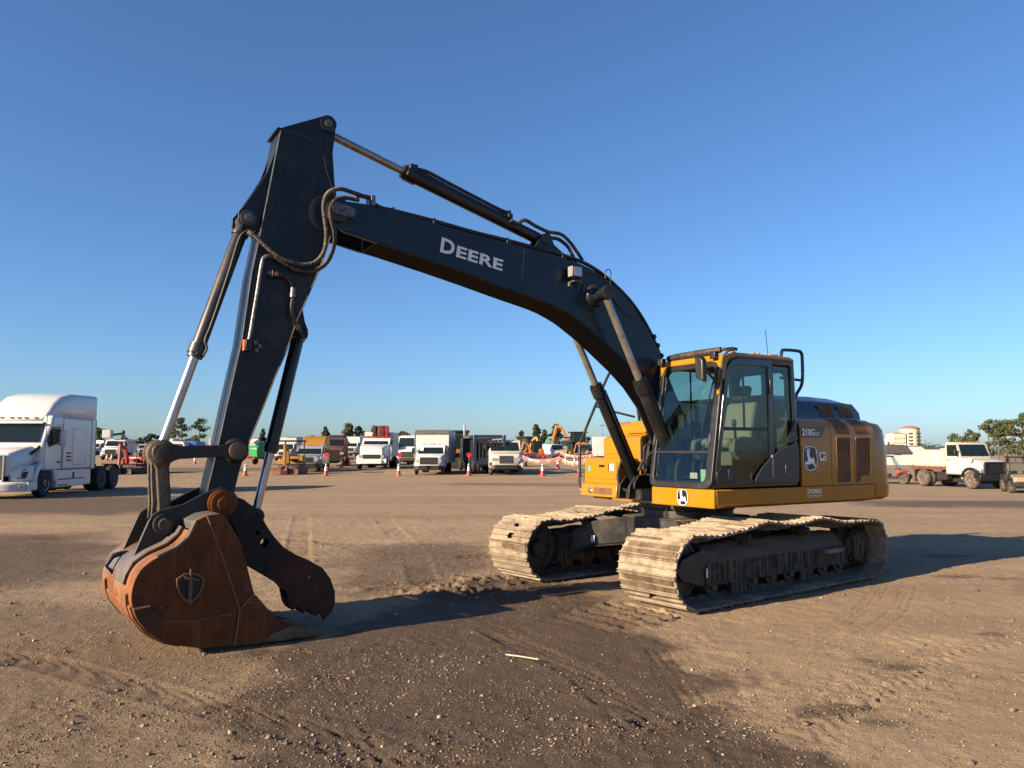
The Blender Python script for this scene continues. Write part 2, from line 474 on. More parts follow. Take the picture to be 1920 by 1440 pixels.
# ------------------------------------------------------------------ ground: one sheet to the horizon
_tab = rng.random((256, 256))
def vnoise(x, y, s, seed=0):
    x = np.asarray(x, float) * s + seed * 37.31
    y = np.asarray(y, float) * s + seed * 17.77
    xi = np.floor(x).astype(int)
    yi = np.floor(y).astype(int)
    fx = x - xi
    fy = y - yi
    fx = fx * fx * (3 - 2 * fx)
    fy = fy * fy * (3 - 2 * fy)
    T = lambda a, b: _tab[a & 255, b & 255]
    return (T(xi, yi) * (1 - fx) * (1 - fy) + T(xi + 1, yi) * fx * (1 - fy) + T(xi, yi + 1) * (1 - fx) * fy + T(xi + 1, yi + 1) * fx * fy)
def fbm(x, y, s, o=4, seed=0):
    a, t, w = 0.5, 0, 0
    for k in range(o):
        t = t + a * vnoise(x, y, s * 2 ** k, seed + k)
        w += a
        a *= 0.5
    return t / w
def sstep(a, b, x):
    t = np.clip((np.asarray(x, float) - a) / (b - a), 0, 1)
    return t * t * (3 - 2 * t)
def gz(x, y):
    """lie of the yard: flat by the machine, rising gently to the back, falling away at the right"""
    x = np.asarray(x, float)
    y = np.asarray(y, float)
    rise = 0.011 * np.clip(y - 45, 0, 95) * (1 - sstep(8, 26, x))
    dip = -0.55 * sstep(10, 24, x) * sstep(22, 42, y)
    return rise + dip
def seg_dist(x, y, pts):
    d = np.full(np.shape(x), 1e9)
    for (ax, ay), (bx, by) in zip(pts[:-1], pts[1:]):
        ux, uy = bx - ax, by - ay
        t = np.clip(((x - ax) * ux + (y - ay) * uy) / (ux * ux + uy * uy), 0, 1)
        d = np.minimum(d, np.hypot(x - ax - t * ux, y - ay - t * uy))
    return d
def poly_sd(x, y, pts):
    d = seg_dist(x, y, pts + [pts[0]])
    ins = np.zeros(np.shape(x), bool)
    for (ax, ay), (bx, by) in zip(pts, pts[1:] + [pts[0]]):
        c = ((ay > y) != (by > y))
        with np.errstate(divide='ignore', invalid='ignore'):
            xi = (bx - ax) * (y - ay) / (by - ay) + ax
        ins ^= c & (x < xi)
    return np.where(ins, d, -d)
EX0, EY0, EPSI = 2.3465, 10.4262, 3.80027         # the machine's place and the heading of its tracks
def to_track(x, y):
    c, s = math.cos(EPSI), math.sin(EPSI)
    dx, dy = x - EX0, y - EY0
    return c * dx + s * dy, -s * dx + c * dy
WET = [([(-0.31, 10.26), (0.66, 9.67), (1.22, 8.97), (1.18, 7.73), (1.4, 6.7), (1.22, 6.37), (1.37, 5.99), (1.73, 5.79), (1.42, 5.42), (1.39, 4.95), (1.51, 4.6), (1.8, 4.22), (2.2, 3.2), (-1.2, 3.2), (-1.63, 4.52), (-2.18, 5.15), (-1.94, 5.99), (-2.45, 6.7), (-1.75, 7.18)], 1.0, 0.22),
       ([(-2.64, 13.5), (-1.73, 14.4), (-0.54, 14.4), (-0.31, 10.26), (-1.53, 8.66), (-1.95, 8.97), (-2.5, 11.44)], 0.7, 0.5),
       ([(-12.78, 14.88), (-9.1, 15.83), (-6.9, 14.03), (-5.42, 10.48), (-5.69, 9.31), (-9.71, 8.5)], 0.85, 0.8),
       ([(-24, 25.8), (-13.07, 28.84), (-11.37, 30.64), (-8.65, 23.34), (-10.64, 20.43), (-22, 20.5)], 0.85, 0.9),
       ([(11.0, 26.35), (22, 27.0), (20, 22.0), (11.0, 23.4)], 0.85, 0.8),
       ([(-40, 57), (-12, 60), (-12, 66), (-40, 64)], 0.8, 1.5),
       ([(-9.0, 2.0), (-1.4, 2.0), (-1.6, 6.0), (-3.2, 8.5), (-9, 9.5)], 0.5, 0.9),
       ([(-9.0, 2.0), (-2.6, 2.0), (-2.4, 3.9), (-3.6, 4.6), (-9, 5.0)], 0.75, 0.5),
       ([(-3, 38), (6, 36), (7, 39), (-3, 41)], 0.5, 0.8)]
SPOT = [(2.98, 6.14, .16), (2.87, 6.28, .12), (5.99, 10.48, .22), (6.5, 10.26, .2), (1.95, 5.07, .16), (2.16, 5.15, .14), (2.24, 4.85, .12), (4.4, 7.2, .1), (6.9, 12.4, .3)]
TY1 = [(1.39, 5.96), (1.87, 6.29), (2.48, 6.79), (3.2, 7.61), (3.94, 8.66), (4.66, 9.86)]
TY2 = [(1.5, 5.83), (1.94, 6.09), (2.6, 6.57), (3.38, 7.34), (4.1, 8.32), (4.98, 9.8)]
DG1 = [(1.21, 6.62), (1.23, 4.95), (1.24, 3.2)]
DG2 = [(-0.6, 3.6), (-0.76, 4.22), (-1.08, 5.05), (-1.53, 6.14)]
DG3 = [(-3.9, 3.8), (-2.9, 5.4), (-2.5, 6.9)]
RUTS = [([(-9, 15.0), (-3.0, 12.0), (1.0, 12.6), (6.0, 16.0)], 0.24, 0.010), ([(-9, 17.4), (-3.0, 14.0), (1.0, 14.4), (6.0, 18.0)], 0.24, 0.010),
        ([(-7, 7.6), (-3.6, 6.2), (-1.0, 4.6), (0.4, 3.0)], 0.17, 0.009), ([(-7.6, 6.4), (-4.0, 5.0), (-2.2, 3.4)], 0.17, 0.009),
        ([(2.0, 3.4), (4.4, 5.2), (8.0, 6.6)], 0.16, 0.008), ([(1.6, 4.6), (3.6, 6.6), (7.5, 8.3)], 0.16, 0.008),
        ([(-3.4, 20), (-1.6, 12.8), (-1.1, 9.9)], 0.22, 0.009), ([(-5.4, 20), (-3.4, 12.4), (-2.5, 9.3)], 0.22, 0.009),
        ([(-0.2, 7.4), (0.5, 6.0), (0.9, 4.4), (1.0, 3.0)], 0.15, 0.009), ([(6.0, 9.0), (9, 13), (13, 17)], 0.22, 0.008)]
def wetness(x, y):
    wob = (fbm(x, y, 1.1, 5, 3) - 0.5) * 1.5
    wob2 = (fbm(x, y, 4.5, 4, 9) - 0.5) * 0.5
    w = np.zeros(np.shape(x))
    for pts, val, soft in WET:
        sd = poly_sd(x, y, pts) + (wob * min(1.0, soft * 1.6) + wob2)
        w = np.maximum(w, val * sstep(-soft, soft, sd))
    for cx, cy, r in SPOT:
        d = np.hypot((x - cx) * 0.8, (y - cy) * 1.6)
        w = np.maximum(w, 0.75 * (1 - sstep(r * 0.4, r * 1.5, d + wob2 * 0.4)))
    lx, ly = to_track(x, y)
    w = np.maximum(w, 0.8 * sstep(0.5, 0.3, np.abs(ly - 1.19) + wob2) * sstep(2.0, 2.25, lx) * sstep(3.5, 2.9, lx))
    for pts, wd, dp in RUTS:
        d = seg_dist(x, y, pts)
        w = np.clip(w + 0.16 * sstep(wd, wd * 0.6, d) * sstep(0.36, 0.52, fbm(x, y, 0.7, 3, 91)), 0, 1)
    return w
def relief(x, y):
    near = 1 - sstep(14, 34, y)
    lx, ly = to_track(x, y)
    h = (fbm(x, y, 0.8, 4, 1) - 0.5) * 0.05 + (fbm(x, y, 7, 4, 21) - 0.5) * 0.022
    rough = sstep(0.45, 0.75, fbm(x, y, 0.9, 3, 31))
    h = h + rough * (fbm(x, y, 18, 3, 41) - 0.45) * 0.028
    # soil pushed up by the tracks, clods before the far track and in the churned strip
    clod = np.maximum(np.exp(-(((lx - 2.75) / 0.75) ** 2 + ((ly + 1.2) / 0.62) ** 2)), 0.9 * np.exp(-(((x + 0.75) / 0.95) ** 2 + ((y - 9.35) / 0.55) ** 2)))
    clod = np.maximum(clod, 0.5 * np.exp(-(((lx - 2.5) / 0.5) ** 2 + ((ly - 0.72) / 0.18) ** 2)))
    clod = np.maximum(clod, 0.42 * np.exp(-(((x - 0.62) / 0.16) ** 2 + ((y - 4.85) / 0.28) ** 2)))
    h = h + clod * (np.maximum(0, fbm(x, y, 9, 4, 51) - 0.45) * 0.27 + np.maximum(0, fbm(x, y, 26, 3, 55) - 0.5) * 0.11)
    # grouser prints before the near track, and shallower ones before the far track
    for c, fade in ((1.19, 1.0), (-1.19, 0.6)):
        inb = sstep(0.44, 0.38, np.abs(ly - c)) * sstep(1.85, 2.0, lx) * sstep(3.35, 2.7, lx)
        h = h + fade * inb * (0.05 * np.abs(np.sin(math.pi * lx / 0.19)) ** 2.0 - 0.02 + 0.10 * np.maximum(0, fbm(x, y, 17, 3, 77) - 0.52))
    # tyre marks: fine ribs along bent lines
    for k, pts in enumerate((TY1, TY2)):
        d = seg_dist(x, y, pts)
        h = h - sstep(0.10, 0.085, d) * (0.006 + 0.008 * np.cos(d * 2 * math.pi / 0.072)) * (0.75 + 0.25 * np.sin((x + y) * 2 * math.pi / 0.09))
    for pts, wd in ((DG1, 0.16), (DG2, 0.14), (DG3, 0.14)):
        d = seg_dist(x, y, pts)
        h = h - sstep(wd, wd * 0.8, d) * (0.25 + 0.75 * sstep(0.4, 0.55, fbm(x, y, 1.3, 3, 95))) * 0.62 * (0.009 + 0.009 * np.cos(d * 2 * math.pi / 0.08) + 0.004 * np.sin((x * 0.5 + y) * 2 * math.pi / 0.11))
    # older tyre tracks crossing the yard, with chevron lugs
    for pts, wd, dp in RUTS:
        d = seg_dist(x, y, pts)
        ins = sstep(wd, wd * 0.75, d) * sstep(0.36, 0.52, fbm(x, y, 0.7, 3, 91))
        al = x * 0.83 + y * 0.56
        h = h - ins * (dp + dp * 0.9 * np.sin((al + 0.9 * d) * 2 * math.pi / 0.13)) + 0.5 * dp * np.exp(-((d - wd * 1.1) / (wd * 0.22)) ** 2)
    # bearing surfaces pressed flat under tracks and bucket
    flat = np.maximum(sstep(0.5, 0.42, np.abs(np.abs(ly) - 1.19)) * sstep(2.1, 1.8, np.abs(lx)), 0)
    h = h * (1 - 0.85 * flat) - 0.012 * flat
    ca, sa = math.cos(EPSI - R(6)), math.sin(EPSI - R(6))
    ux, uy = ca * (x - EX0) + sa * (y - EY0), -sa * (x - EX0) + ca * (y - EY0)
    bf = sstep(1.15, 0.8, np.abs(uy)) * sstep(4.6, 5.05, ux) * sstep(7.1, 6.6, ux)
    h = h * (1 - 0.9 * bf) - 0.022 * bf
    return h * near

xs = np.concatenate([[-4000, -1500, -600, -250, -120, -70, -45, -30, -22, -17], np.arange(-14, -7, 0.09), np.arange(-7, 7.4, 0.022), np.arange(7.4, 14, 0.09), [16, 20, 26, 34, 46, 70, 120, 250, 600, 1500, 4000]])
yf = [2.6]
while yf[-1] < 42:
    yf.append(yf[-1] * 1.0043)
ys = np.concatenate([[-400, -100, -30, -8, 0, 1.5, 2.2], yf, [44, 47, 51, 56, 62, 70, 80, 95, 115, 140, 180, 260, 420, 800, 1600, 3200, 6000]])
GX, GY = np.meshgrid(xs, ys)
GZ = gz(GX, GY) + relief(GX, GY) * (np.abs(GX) < 20)
nx, ny = len(xs), len(ys)
me = bpy.data.meshes.new('ground')
me.vertices.add(nx * ny)
me.vertices.foreach_set('co', np.stack([GX, GY, GZ], -1).ravel())
ii = (np.arange(ny - 1)[:, None] * nx + np.arange(nx - 1)[None, :]).ravel()
quads = np.stack([ii, ii + 1, ii + nx + 1, ii + nx], 1)
me.loops.add(quads.size)
me.loops.foreach_set('vertex_index', quads.ravel().astype(np.int32))
me.polygons.add(len(quads))
me.polygons.foreach_set('loop_start', np.arange(0, quads.size, 4, dtype=np.int32))
me.polygons.foreach_set('use_smooth', np.ones(len(quads), bool))
me.update(calc_edges=True)
me.attributes.new('wet', 'FLOAT', 'POINT').data.foreach_set('value', wetness(GX, GY).ravel().astype(np.float32))

def ground_material():
    m = bpy.data.materials.new('dirt_and_gravel')
    m.use_nodes = True
    t = m.node_tree
    N, L = t.nodes, t.links
    b = N['Principled BSDF']
    geo = N.new('ShaderNodeNewGeometry')
    at = N.new('ShaderNodeAttribute')
    at.attribute_name = 'wet'
    def noise(sc, det=6, ro=0.6, vec=None):
        n = N.new('ShaderNodeTexNoise')
        n.inputs['Scale'].default_value = sc
        n.inputs['Detail'].default_value = det
        n.inputs['Roughness'].default_value = ro
        L.new(vec or geo.outputs['Position'], n.inputs['Vector'])
        return n.outputs['Fac']
    def ramp(v, a, c, lo=0.0, hi=1.0):
        r = N.new('ShaderNodeMapRange')
        r.inputs['From Min'].default_value = a
        r.inputs['From Max'].default_value = c
        r.inputs['To Min'].default_value = lo
        r.inputs['To Max'].default_value = hi
        L.new(v, r.inputs['Value'])
        return r.outputs['Result']
    def mix(f, a, c):
        x = N.new('ShaderNodeMix')
        x.data_type = 'RGBA'
        if isinstance(f, float):
            x.inputs[0].default_value = f
        else:
            L.new(f, x.inputs[0])
        for k, q in ((6, a), (7, c)):
            if isinstance(q, tuple):
                x.inputs[k].default_value = (*q, 1)
            else:
                L.new(q, x.inputs[k])
        return x.outputs[2]
    def math_(op, a, c):
        x = N.new('ShaderNodeMath')
        x.operation = op
        for k, q in ((0, a), (1, c)):
            if isinstance(q, (int, float)):
                x.inputs[k].default_value = q
            else:
                L.new(q, x.inputs[k])
        return x.outputs[0]
    st = N.new('ShaderNodeMapping')                      # long drag and wheel streaks across the yard
    st.inputs['Rotation'].default_value = (0, 0, R(-12))
    st.inputs['Scale'].default_value = (0.05, 0.45, 1)
    L.new(geo.outputs['Position'], st.inputs['Vector'])
    streak = ramp(noise(1.0, 8, 0.68, st.outputs[0]), 0.40, 0.62)
    dry = mix(ramp(noise(0.7), 0.3, 0.7), (0.2772, 0.2016, 0.1238), (0.3456, 0.2556, 0.1620))
    dry = mix(math_('MULTIPLY', streak, 0.75), dry, (0.2016, 0.1440, 0.0900))
    wet = mix(ramp(noise(2.2), 0.3, 0.7), (0.0684, 0.0468, 0.0302), (0.1044, 0.0734, 0.0490))
    w = at.outputs['Fac']
    col = mix(w, dry, wet)
    col = mix(ramp(noise(22, 5, 0.7), 0.35, 0.7, 0.0, 0.5), col, mix(w, (0.2160, 0.1548, 0.1008), (0.0518, 0.0360, 0.0259)))
    # gravel fines: pale specks gathered in patches
    vo = N.new('ShaderNodeTexVoronoi')
    vo.inputs['Scale'].default_value = 75
    vo.inputs['Randomness'].default_value = 1
    L.new(geo.outputs['Position'], vo.inputs['Vector'])
    patch = ramp(noise(0.8, 5, 0.65), 0.42, 0.62)
    speck = math_('MULTIPLY', ramp(vo.outputs['Distance'], 0.42, 0.22), patch)
    sp2 = N.new('ShaderNodeSeparateColor')
    L.new(vo.outputs['Color'], sp2.inputs[0])
    speck = math_('MULTIPLY', speck, ramp(sp2.outputs[0], 0.45, 0.6))
    col = mix(math_('MULTIPLY', speck, 0.75), col, mix(sp2.outputs[1], (0.2592, 0.2160, 0.1656), (0.1224, 0.0936, 0.0720)))
    L.new(col, b.inputs['Base Color'])
    L.new(ramp(w, 0, 1, 0.95, 0.8), b.inputs['Roughness'])
    b.inputs['Specular IOR Level'].default_value = 0.25
    hb = math_('ADD', math_('MULTIPLY', noise(38, 6, 0.7), 0.8), math_('MULTIPLY', speck, 0.5))
    hb = math_('ADD', hb, math_('MULTIPLY', noise(9, 4, 0.6), 0.9))
    bp = N.new('ShaderNodeBump')
    bp.inputs['Strength'].default_value = 1.0
    bp.inputs['Distance'].default_value = 0.032
    L.new(hb, bp.inputs['Height'])
    L.new(bp.outputs['Normal'], b.inputs['Normal'])
    return m
M['ground'] = ground_material()
me.materials.append(M['ground'])
ground = link('ground', me)
tag(ground, 'bare brown dirt yard with damp dark patches and tyre marks', 'ground', kind='structure')

# loose gravel on it: real stones, too many to count
def gravel(name, n, label, smin, smax, y0, y1, ico=False):
    yy = np.exp(rng.uniform(np.log(y0), np.log(y1), n))
    xx = rng.uniform(-1, 1, n) * (0.78 * yy + 1.2)
    keep = rng.random(n) < (0.12 + 0.88 * sstep(0.42, 0.60, fbm(xx, yy, 0.8, 4, 61)) * (0.35 + 0.65 * sstep(0.35, 0.6, fbm(xx, yy, 3.2, 3, 71))))
    lx, ly = to_track(xx, yy)
    keep &= ~((np.abs(np.abs(ly) - 1.19) < 0.45) & (np.abs(lx) < 2.1))
    xx, yy = xx[keep], yy[keep]
    n = len(xx)
    zz = gz(xx, yy) + relief(xx, yy)
    s = smin * (smax / smin) ** (rng.random(n) ** 2.6)
    base = np.array([(1, 0, 0), (-1, 0, 0), (0, 1, 0), (0, -1, 0), (0, 0, 1), (0, 0, -1)], float)
    F = np.array([(0, 2, 4), (2, 1, 4), (1, 3, 4), (3, 0, 4), (2, 0, 5), (1, 2, 5), (3, 1, 5), (0, 3, 5)])
    if ico:
        bm = bmesh.new()
        bmesh.ops.create_icosphere(bm, subdivisions=1, radius=1)
        base = np.array([v.co[:] for v in bm.verts])
        F = np.array([[v.index for v in f.verts] for f in bm.faces])
        bm.free()
    k = len(base)
    V = base[None] * (1 + rng.uniform(-0.35, 0.35, (n, k, 1))) + rng.uniform(-0.2, 0.2, (n, k, 3))
    V *= rng.uniform(0.6, 1.25, (n, 1, 3)) * np.array([1, 1, 0.7])
    a = rng.uniform(0, 2 * math.pi, n)
    c, sn = np.cos(a)[:, None], np.sin(a)[:, None]
    V = np.stack([V[..., 0] * c - V[..., 1] * sn, V[..., 0] * sn + V[..., 1] * c, V[..., 2]], -1) * s[:, None, None]
    V += np.stack([xx, yy, zz + s * 0.22], -1)[:, None]
    me = bpy.data.meshes.new(name)
    me.vertices.add(n * k)
    me.vertices.foreach_set('co', V.ravel())
    Fa = (F[None] + (np.arange(n) * k)[:, None, None]).reshape(-1, 3)
    me.loops.add(Fa.size)
    me.loops.foreach_set('vertex_index', Fa.ravel().astype(np.int32))
    me.polygons.add(len(Fa))
    me.polygons.foreach_set('loop_start', np.arange(0, Fa.size, 3, dtype=np.int32))
    me.update(calc_edges=True)
    tone = np.repeat(np.clip(rng.normal(0.5, 0.28, n), 0, 1), k).astype(np.float32)
    me.attributes.new('tone', 'FLOAT', 'POINT').data.foreach_set('value', tone)
    me.materials.append(M['stone'])
    return tag(link(name, me), label, 'gravel', kind='stuff')
def stone_material():
    m = bpy.data.materials.new('limestone_gravel')
    m.use_nodes = True
    N, L = m.node_tree.nodes, m.node_tree.links
    at = N.new('ShaderNodeAttribute')
    at.attribute_name = 'tone'
    cr = N.new('ShaderNodeValToRGB')
    e = cr.color_ramp.elements
    e[0].position, e[0].color = 0.0, (0.05, 0.036, 0.026, 1)
    e[1].position, e[1].color = 1.0, (0.32, 0.265, 0.20, 1)
    q = e.new(0.55)
    q.color = (0.14, 0.105, 0.074, 1)
    L.new(at.outputs['Fac'], cr.inputs[0])
    b = N['Principled BSDF']
    L.new(cr.outputs[0], b.inputs['Base Color'])
    b.inputs['Roughness'].default_value = 0.9
    return m
M['stone'] = stone_material()
gravel('gravel', 160000, 'small loose limestone gravel scattered over the dirt yard', 0.003, 0.0105, 3.3, 14)
gravel('larger_gravel', 2600, 'scattered larger pale stones lying on the dirt', 0.009, 0.024, 3.4, 24, ico=True)
st = MB()
st.tube(smooth_path([(-0.05, 6.41, 0.022), (0.08, 6.32, 0.028), (0.21, 6.27, 0.02)], 6), 0.0055, 6)
tag(st.build('straw_stalk', 'straw'), 'pale dry straw stalk lying alone on the dark dirt', 'straw')

# ------------------------------------------------------------------ the excavator
exc = thing('excavator', 'large yellow and charcoal tracked excavator with a rusty thumb bucket resting on the dirt', 'excavator', (EX0, EY0, 0), EPSI)
SW = R(-6.0)                                  # the upper works are swung a little from the tracks
def up(mb, name, m, parent=exc, bevel=0.0, seg=2, angle=32):
    return mb.build(name, m, parent, bevel, seg, rotz=SW if parent is exc else None, angle=angle)

# --- tracks
TP = [(1.72, 0.0), (1.2, 0.0), (0.6, 0.0), (0, 0.0), (-0.6, 0.0), (-1.2, 0.0), (-1.83, 0.0)]
TP += [(-1.83 + 0.40 * math.cos(R(a)), 0.395 + 0.395 * math.sin(R(a))) for a in (-120, -150, 180, 150, 120)]
TP += [(-1.62, 0.775), (-1.16, 0.79), (-0.62, 0.865), (-0.24, 0.835), (0.13, 0.835), (0.5, 0.88), (0.94, 0.82), (1.43, 0.785)]
TP += [(1.72 + 0.42 * math.cos(R(a)), 0.405 + 0.405 * math.sin(R(a))) for a in (85, 60, 30, 0, -30, -60)]
P = [Vector((a, 0, b)) for a, b in TP]
dense = []
for i in range(len(P)):
    a, b, c, d = P[i - 1], P[i], P[(i + 1) % len(P)], P[(i + 2) % len(P)]
    for j in range(12):
        t = j / 12
        dense.append(0.5 * ((2 * b) + (c - a) * t + (2 * a - 5 * b + 4 * c - d) * t * t + (3 * b - a - 3 * c + d) * t ** 3))
L_ = [0.0]
for i in range(len(dense)):
    L_.append(L_[-1] + (dense[(i + 1) % len(dense)] - dense[i]).length)
NS = round(L_[-1] / 0.19)
def track_at(s):
    s %= L_[-1]
    i = max(0, np.searchsorted(L_, s, side='right') - 1)
    i = min(i, len(dense) - 1)
    a, b = dense[i], dense[(i + 1) % len(dense)]
    t = (s - L_[i]) / max(1e-9, L_[i + 1] - L_[i])
    return a.lerp(b, t)
PR = [(-.090, -.042), (.087, -.042), (.087, -.012), (.083, 0), (.075, 0), (.069, -.024), (.011, -.024), (.005, -.004), (-.004, -.004), (-.010, -.024), (-.071, -.024), (-.077, -.002), (-.085, -.002), (-.090, -.03)]
shoe_plain = MB().prism(PR, -0.4, 0.4)
hole = MB().prism(PR, -0.4, -0.05).prism(PR, 0.05, 0.4)
hole.prism([p for p in PR if p[0] <= -.0] + [(-.036, -.036)] if False else [(-.090, -.042), (-.04, -.042), (-.04, -.024), (-.071, -.024), (-.077, -.002), (-.085, -.002), (-.090, -.03)], -0.05, 0.05)
hole.prism([(.036, -.042), (.087, -.042), (.087, -.012), (.083, 0), (.075, 0), (.069, -.024), (.036, -.024)], -0.05, 0.05)
def shoe_variant(base, slabs, name):
    """a shoe with soil packed between its bars: slabs (x0, x1, y0, y1, z)"""
    mb = MB()
    mb.v, mb.f = list(base.v), list(base.f)
    nf = len(mb.f)
    for x0, x1, y0, y1, z in slabs:
        k = 7
        ya = [y0 + (y1 - y0) * i / k for i in range(k + 1)]
        secs = [[(x0, y, -.036), (x1, y, -.036), (x1 - .002, y, z + random.uniform(-.008, .003)), ((x0 + x1) / 2, y, z + random.uniform(-.006, .005)), (x0 + .002, y, z + random.uniform(-.008, .003))] for y in ya]
        mb.loft(secs)
    me = mb.mesh(name)
    me.materials.append(M['shoe'])
    me.materials.append(M['shoe_mud'])
    for i, p in enumerate(me.polygons):
        p.material_index = 1 if i >= nf else 0
    return me
VA, VB = (.010, .070), (-.072, -.009)
ME_SHOE = [shoe_variant(shoe_plain, [], 'track_shoe'), shoe_variant(hole, [], 'track_shoe'),
           shoe_variant(shoe_plain, [(*VA, -.38, .38, -.010), (*VB, -.34, .36, -.012)], 'track_shoe'),
           shoe_variant(shoe_plain, [(*VA, -.39, .05, -.012)], 'track_shoe'),
           shoe_variant(shoe_plain, [(*VB, -.1, .38, -.010)], 'track_shoe'),
           shoe_variant(hole, [(*VA, .08, .38, -.012), (*VB, -.38, -.12, -.014)], 'track_shoe')]
lk = MB()
for y in (-0.11, 0.11):
    lk.prism([(-.105, -.036), (.08, -.036), (.10, -.06), (.105, -.09), (.085, -.118), (.03, -.11), (-.03, -.11), (-.085, -.118), (-.11, -.08)], y - 0.028, y + 0.028)
lk.cyl((-.09, -.14, -.085), (-.09, .14, -.085), 0.03, n=10)
ME_LINK = lk.mesh('track_link')
ME_LINK.materials.append(M['chain'])
rl = MB().lathe([(.05, -.2), (.055, -.19), (.055, -.165), (.115, -.16), (.115, -.14), (.095, -.135), (.095, .135), (.115, .14), (.115, .16), (.055, .165), (.055, .19), (.05, .2)], (0, 0, 0), (0, 1, 0), 16)
ME_ROLL = rl.mesh('track_roller')
ME_ROLL.materials.append(M['chain'])
cr = MB().lathe([(.03, -.05), (.062, -.04), (.062, .0), (.07, .005), (.07, .14), (.062, .15), (.05, .155), (.05, .2), (.035, .205), (.03, .21)], (0, 0, 0), (0, 1, 0), 16)
ME_CARR = cr.mesh('carrier_roller')
ME_CARR.materials.append(M['frame_mud'])
for side, cy in ((1, 1.19), (-1, -1.19)):
    yo = lambda v: cy + side * v                       # outboard is +v
    # the part that carries the rest: the side frame beam
    fr = MB()
    sec = [(-.2, .2), (.2, .2), (.235, .215), (.235, .235), (.215, .245), (.215, .45), (.07, .60), (-.12, .62), (-.2, .56)]
    fr.loft([[(x, yo(u), w * k + (1 - k) * .2) for u, w in sec] for x, k in ((1.40, .9), (1.30, 1), (.2, 1), (-1.0, .97), (-1.42, .88), (-1.5, .8))])
    tr_ = fr.build('track', 'frame_mud', exc, 0.008)
    # caked soil lying on its sloping top
    nu, nv = 60, 9
    mc = MB()
    vs = []
    for i in range(nu):
        for j in range(nv):
            x = -1.4 + 2.75 * i / (nu - 1)
            t = j / (nv - 1)
            u, w = .215 - .32 * t, .452 + .168 * min(1, t / .46)
            e = min(1, 8 * min(t, 1 - t) + .0) * min(1, 6 * min(i, nu - 1 - i) / nu)
            hgt = e * (0.004 + 0.05 * max(0, float(fbm(x * 1.0 + side * 9, t * 2.0, 5, 3, 81)) - .25))
            vs.append((x, yo(u + hgt * .6), w + hgt - .002))
    mc.add(vs, [(i * nv + j, (i + 1) * nv + j, (i + 1) * nv + j + 1, i * nv + j + 1) for i in range(nu - 1) for j in range(nv - 1)])
    mc.build('caked_mud', 'mudcake', tr_, angle=80)
    # idler, its yoke plate, sprocket and final drive
    idl = MB().lathe([(.05, -.17), (.10, -.165), (.12, -.10), (.27, -.085), (.29, -.10), (.325, -.095), (.325, -.05), (.335, -.045), (.335, .045), (.325, .05), (.325, .095), (.29, .10), (.27, .085), (.12, .10), (.10, .165), (.05, .17)], (1.72, cy, .405), (0, 1, 0), 32)
    idl.build('idler', 'chain', tr_)
    yk = MB().prism([(1.2, .22), (1.42, .2), (1.78, .30), (1.86, .40), (1.78, .52), (1.45, .60), (1.2, .56)], yo(.165), yo(.20))
    yk.build('idler_yoke', 'carbody', tr_, 0.006)
    ww = MB().prism([(1.385, .30), (1.405, .30), (1.405, .40), (1.385, .40)], yo(.215), yo(.222))
    ww.build('white_mark', 'decal_white', tr_)
    sp = []
    for k in range(21):
        a = 2 * math.pi * k / 21
        for da, rr in ((-.07, .27), (-.035, .325), (.035, .325), (.07, .27)):
            sp.append((-1.83 + rr * math.cos(a + da), .395 + rr * math.sin(a + da)))
    MB().prism(sp, cy - .035, cy + .035).build('sprocket', 'chain', tr_)
    fd = MB().lathe([(.25, 0), (.26, .02), (.26, .05), (.225, .06), (.225, .16), (.205, .18), (.205, .215), (.19, .225), (.06, .23), (.055, .24), (.02, .24)], (-1.83, cy, .395), (0, side, 0), 28)
    fdo = fd.build('final_drive', 'frame_mud', tr_)
    for k in range(14):
        a = 2 * math.pi * k / 14
        bolt = MB().cyl((-1.83 + .17 * math.cos(a), yo(.222), .395 + .17 * math.sin(a)), (-1.83 + .17 * math.cos(a), yo(.24), .395 + .17 * math.sin(a)), .014, n=6)
        bolt.build('drive_bolt', 'chain', tr_)
    st_ = MB().box(-1.30, -.92, min(yo(.215), yo(.29)), max(yo(.215), yo(.29)), .375, .43)
    st_.build('step_bracket', 'shoe', tr_, 0.006)
    gd = [(-.24, .10), (-.2, .08), (.2, .08), (.24, .10), (.2, .22), (-.2, .22)]
    for gx in (.82, -.55):
        MB().prism([(gx + a * .62, b) for a, b in gd], yo(.19), yo(.225)).build('track_guide', 'frame_mud', tr_, 0.01)
    for k in range(8):
        link('track_roller', ME_ROLL, tr_, loc=(1.24 - k * .372, cy, .205))
    for x, z in ((.6, .665), (-.62, .675)):
        o = link('carrier_roller', ME_CARR, tr_, loc=(x, cy, z))
        if side < 0:
            o.rotation_euler[2] = math.pi
    for k in range(NS):
        s = k * L_[-1] / NS + (0.04 if side > 0 else 0.11)
        p, q = track_at(s - .03), track_at(s + .03)
        c = track_at(s)
        X = (q - p).normalized()
        Y = Vector((0, 1, 0))
        Z = X.cross(Y)
        mt = Matrix((X, Y, Z)).transposed().to_4x4()
        mt.translation = Vector((c.x, cy, c.z))
        r = random.random()
        for nm, msh in (('track_shoe', ME_SHOE[1] if r < .30 else ME_SHOE[5] if r < .46 else ME_SHOE[2] if r < .58 else ME_SHOE[3] if r < .70 else ME_SHOE[4] if r < .84 else ME_SHOE[0]), ('track_link', ME_LINK)):
            o = bpy.data.objects.new(nm, msh)
            COL.objects.link(o)
            o.parent = tr_
            jit = Matrix.Rotation(random.uniform(-.02, .02), 4, 'Y')
            o.matrix_local = mt @ jit if nm == 'track_shoe' else mt

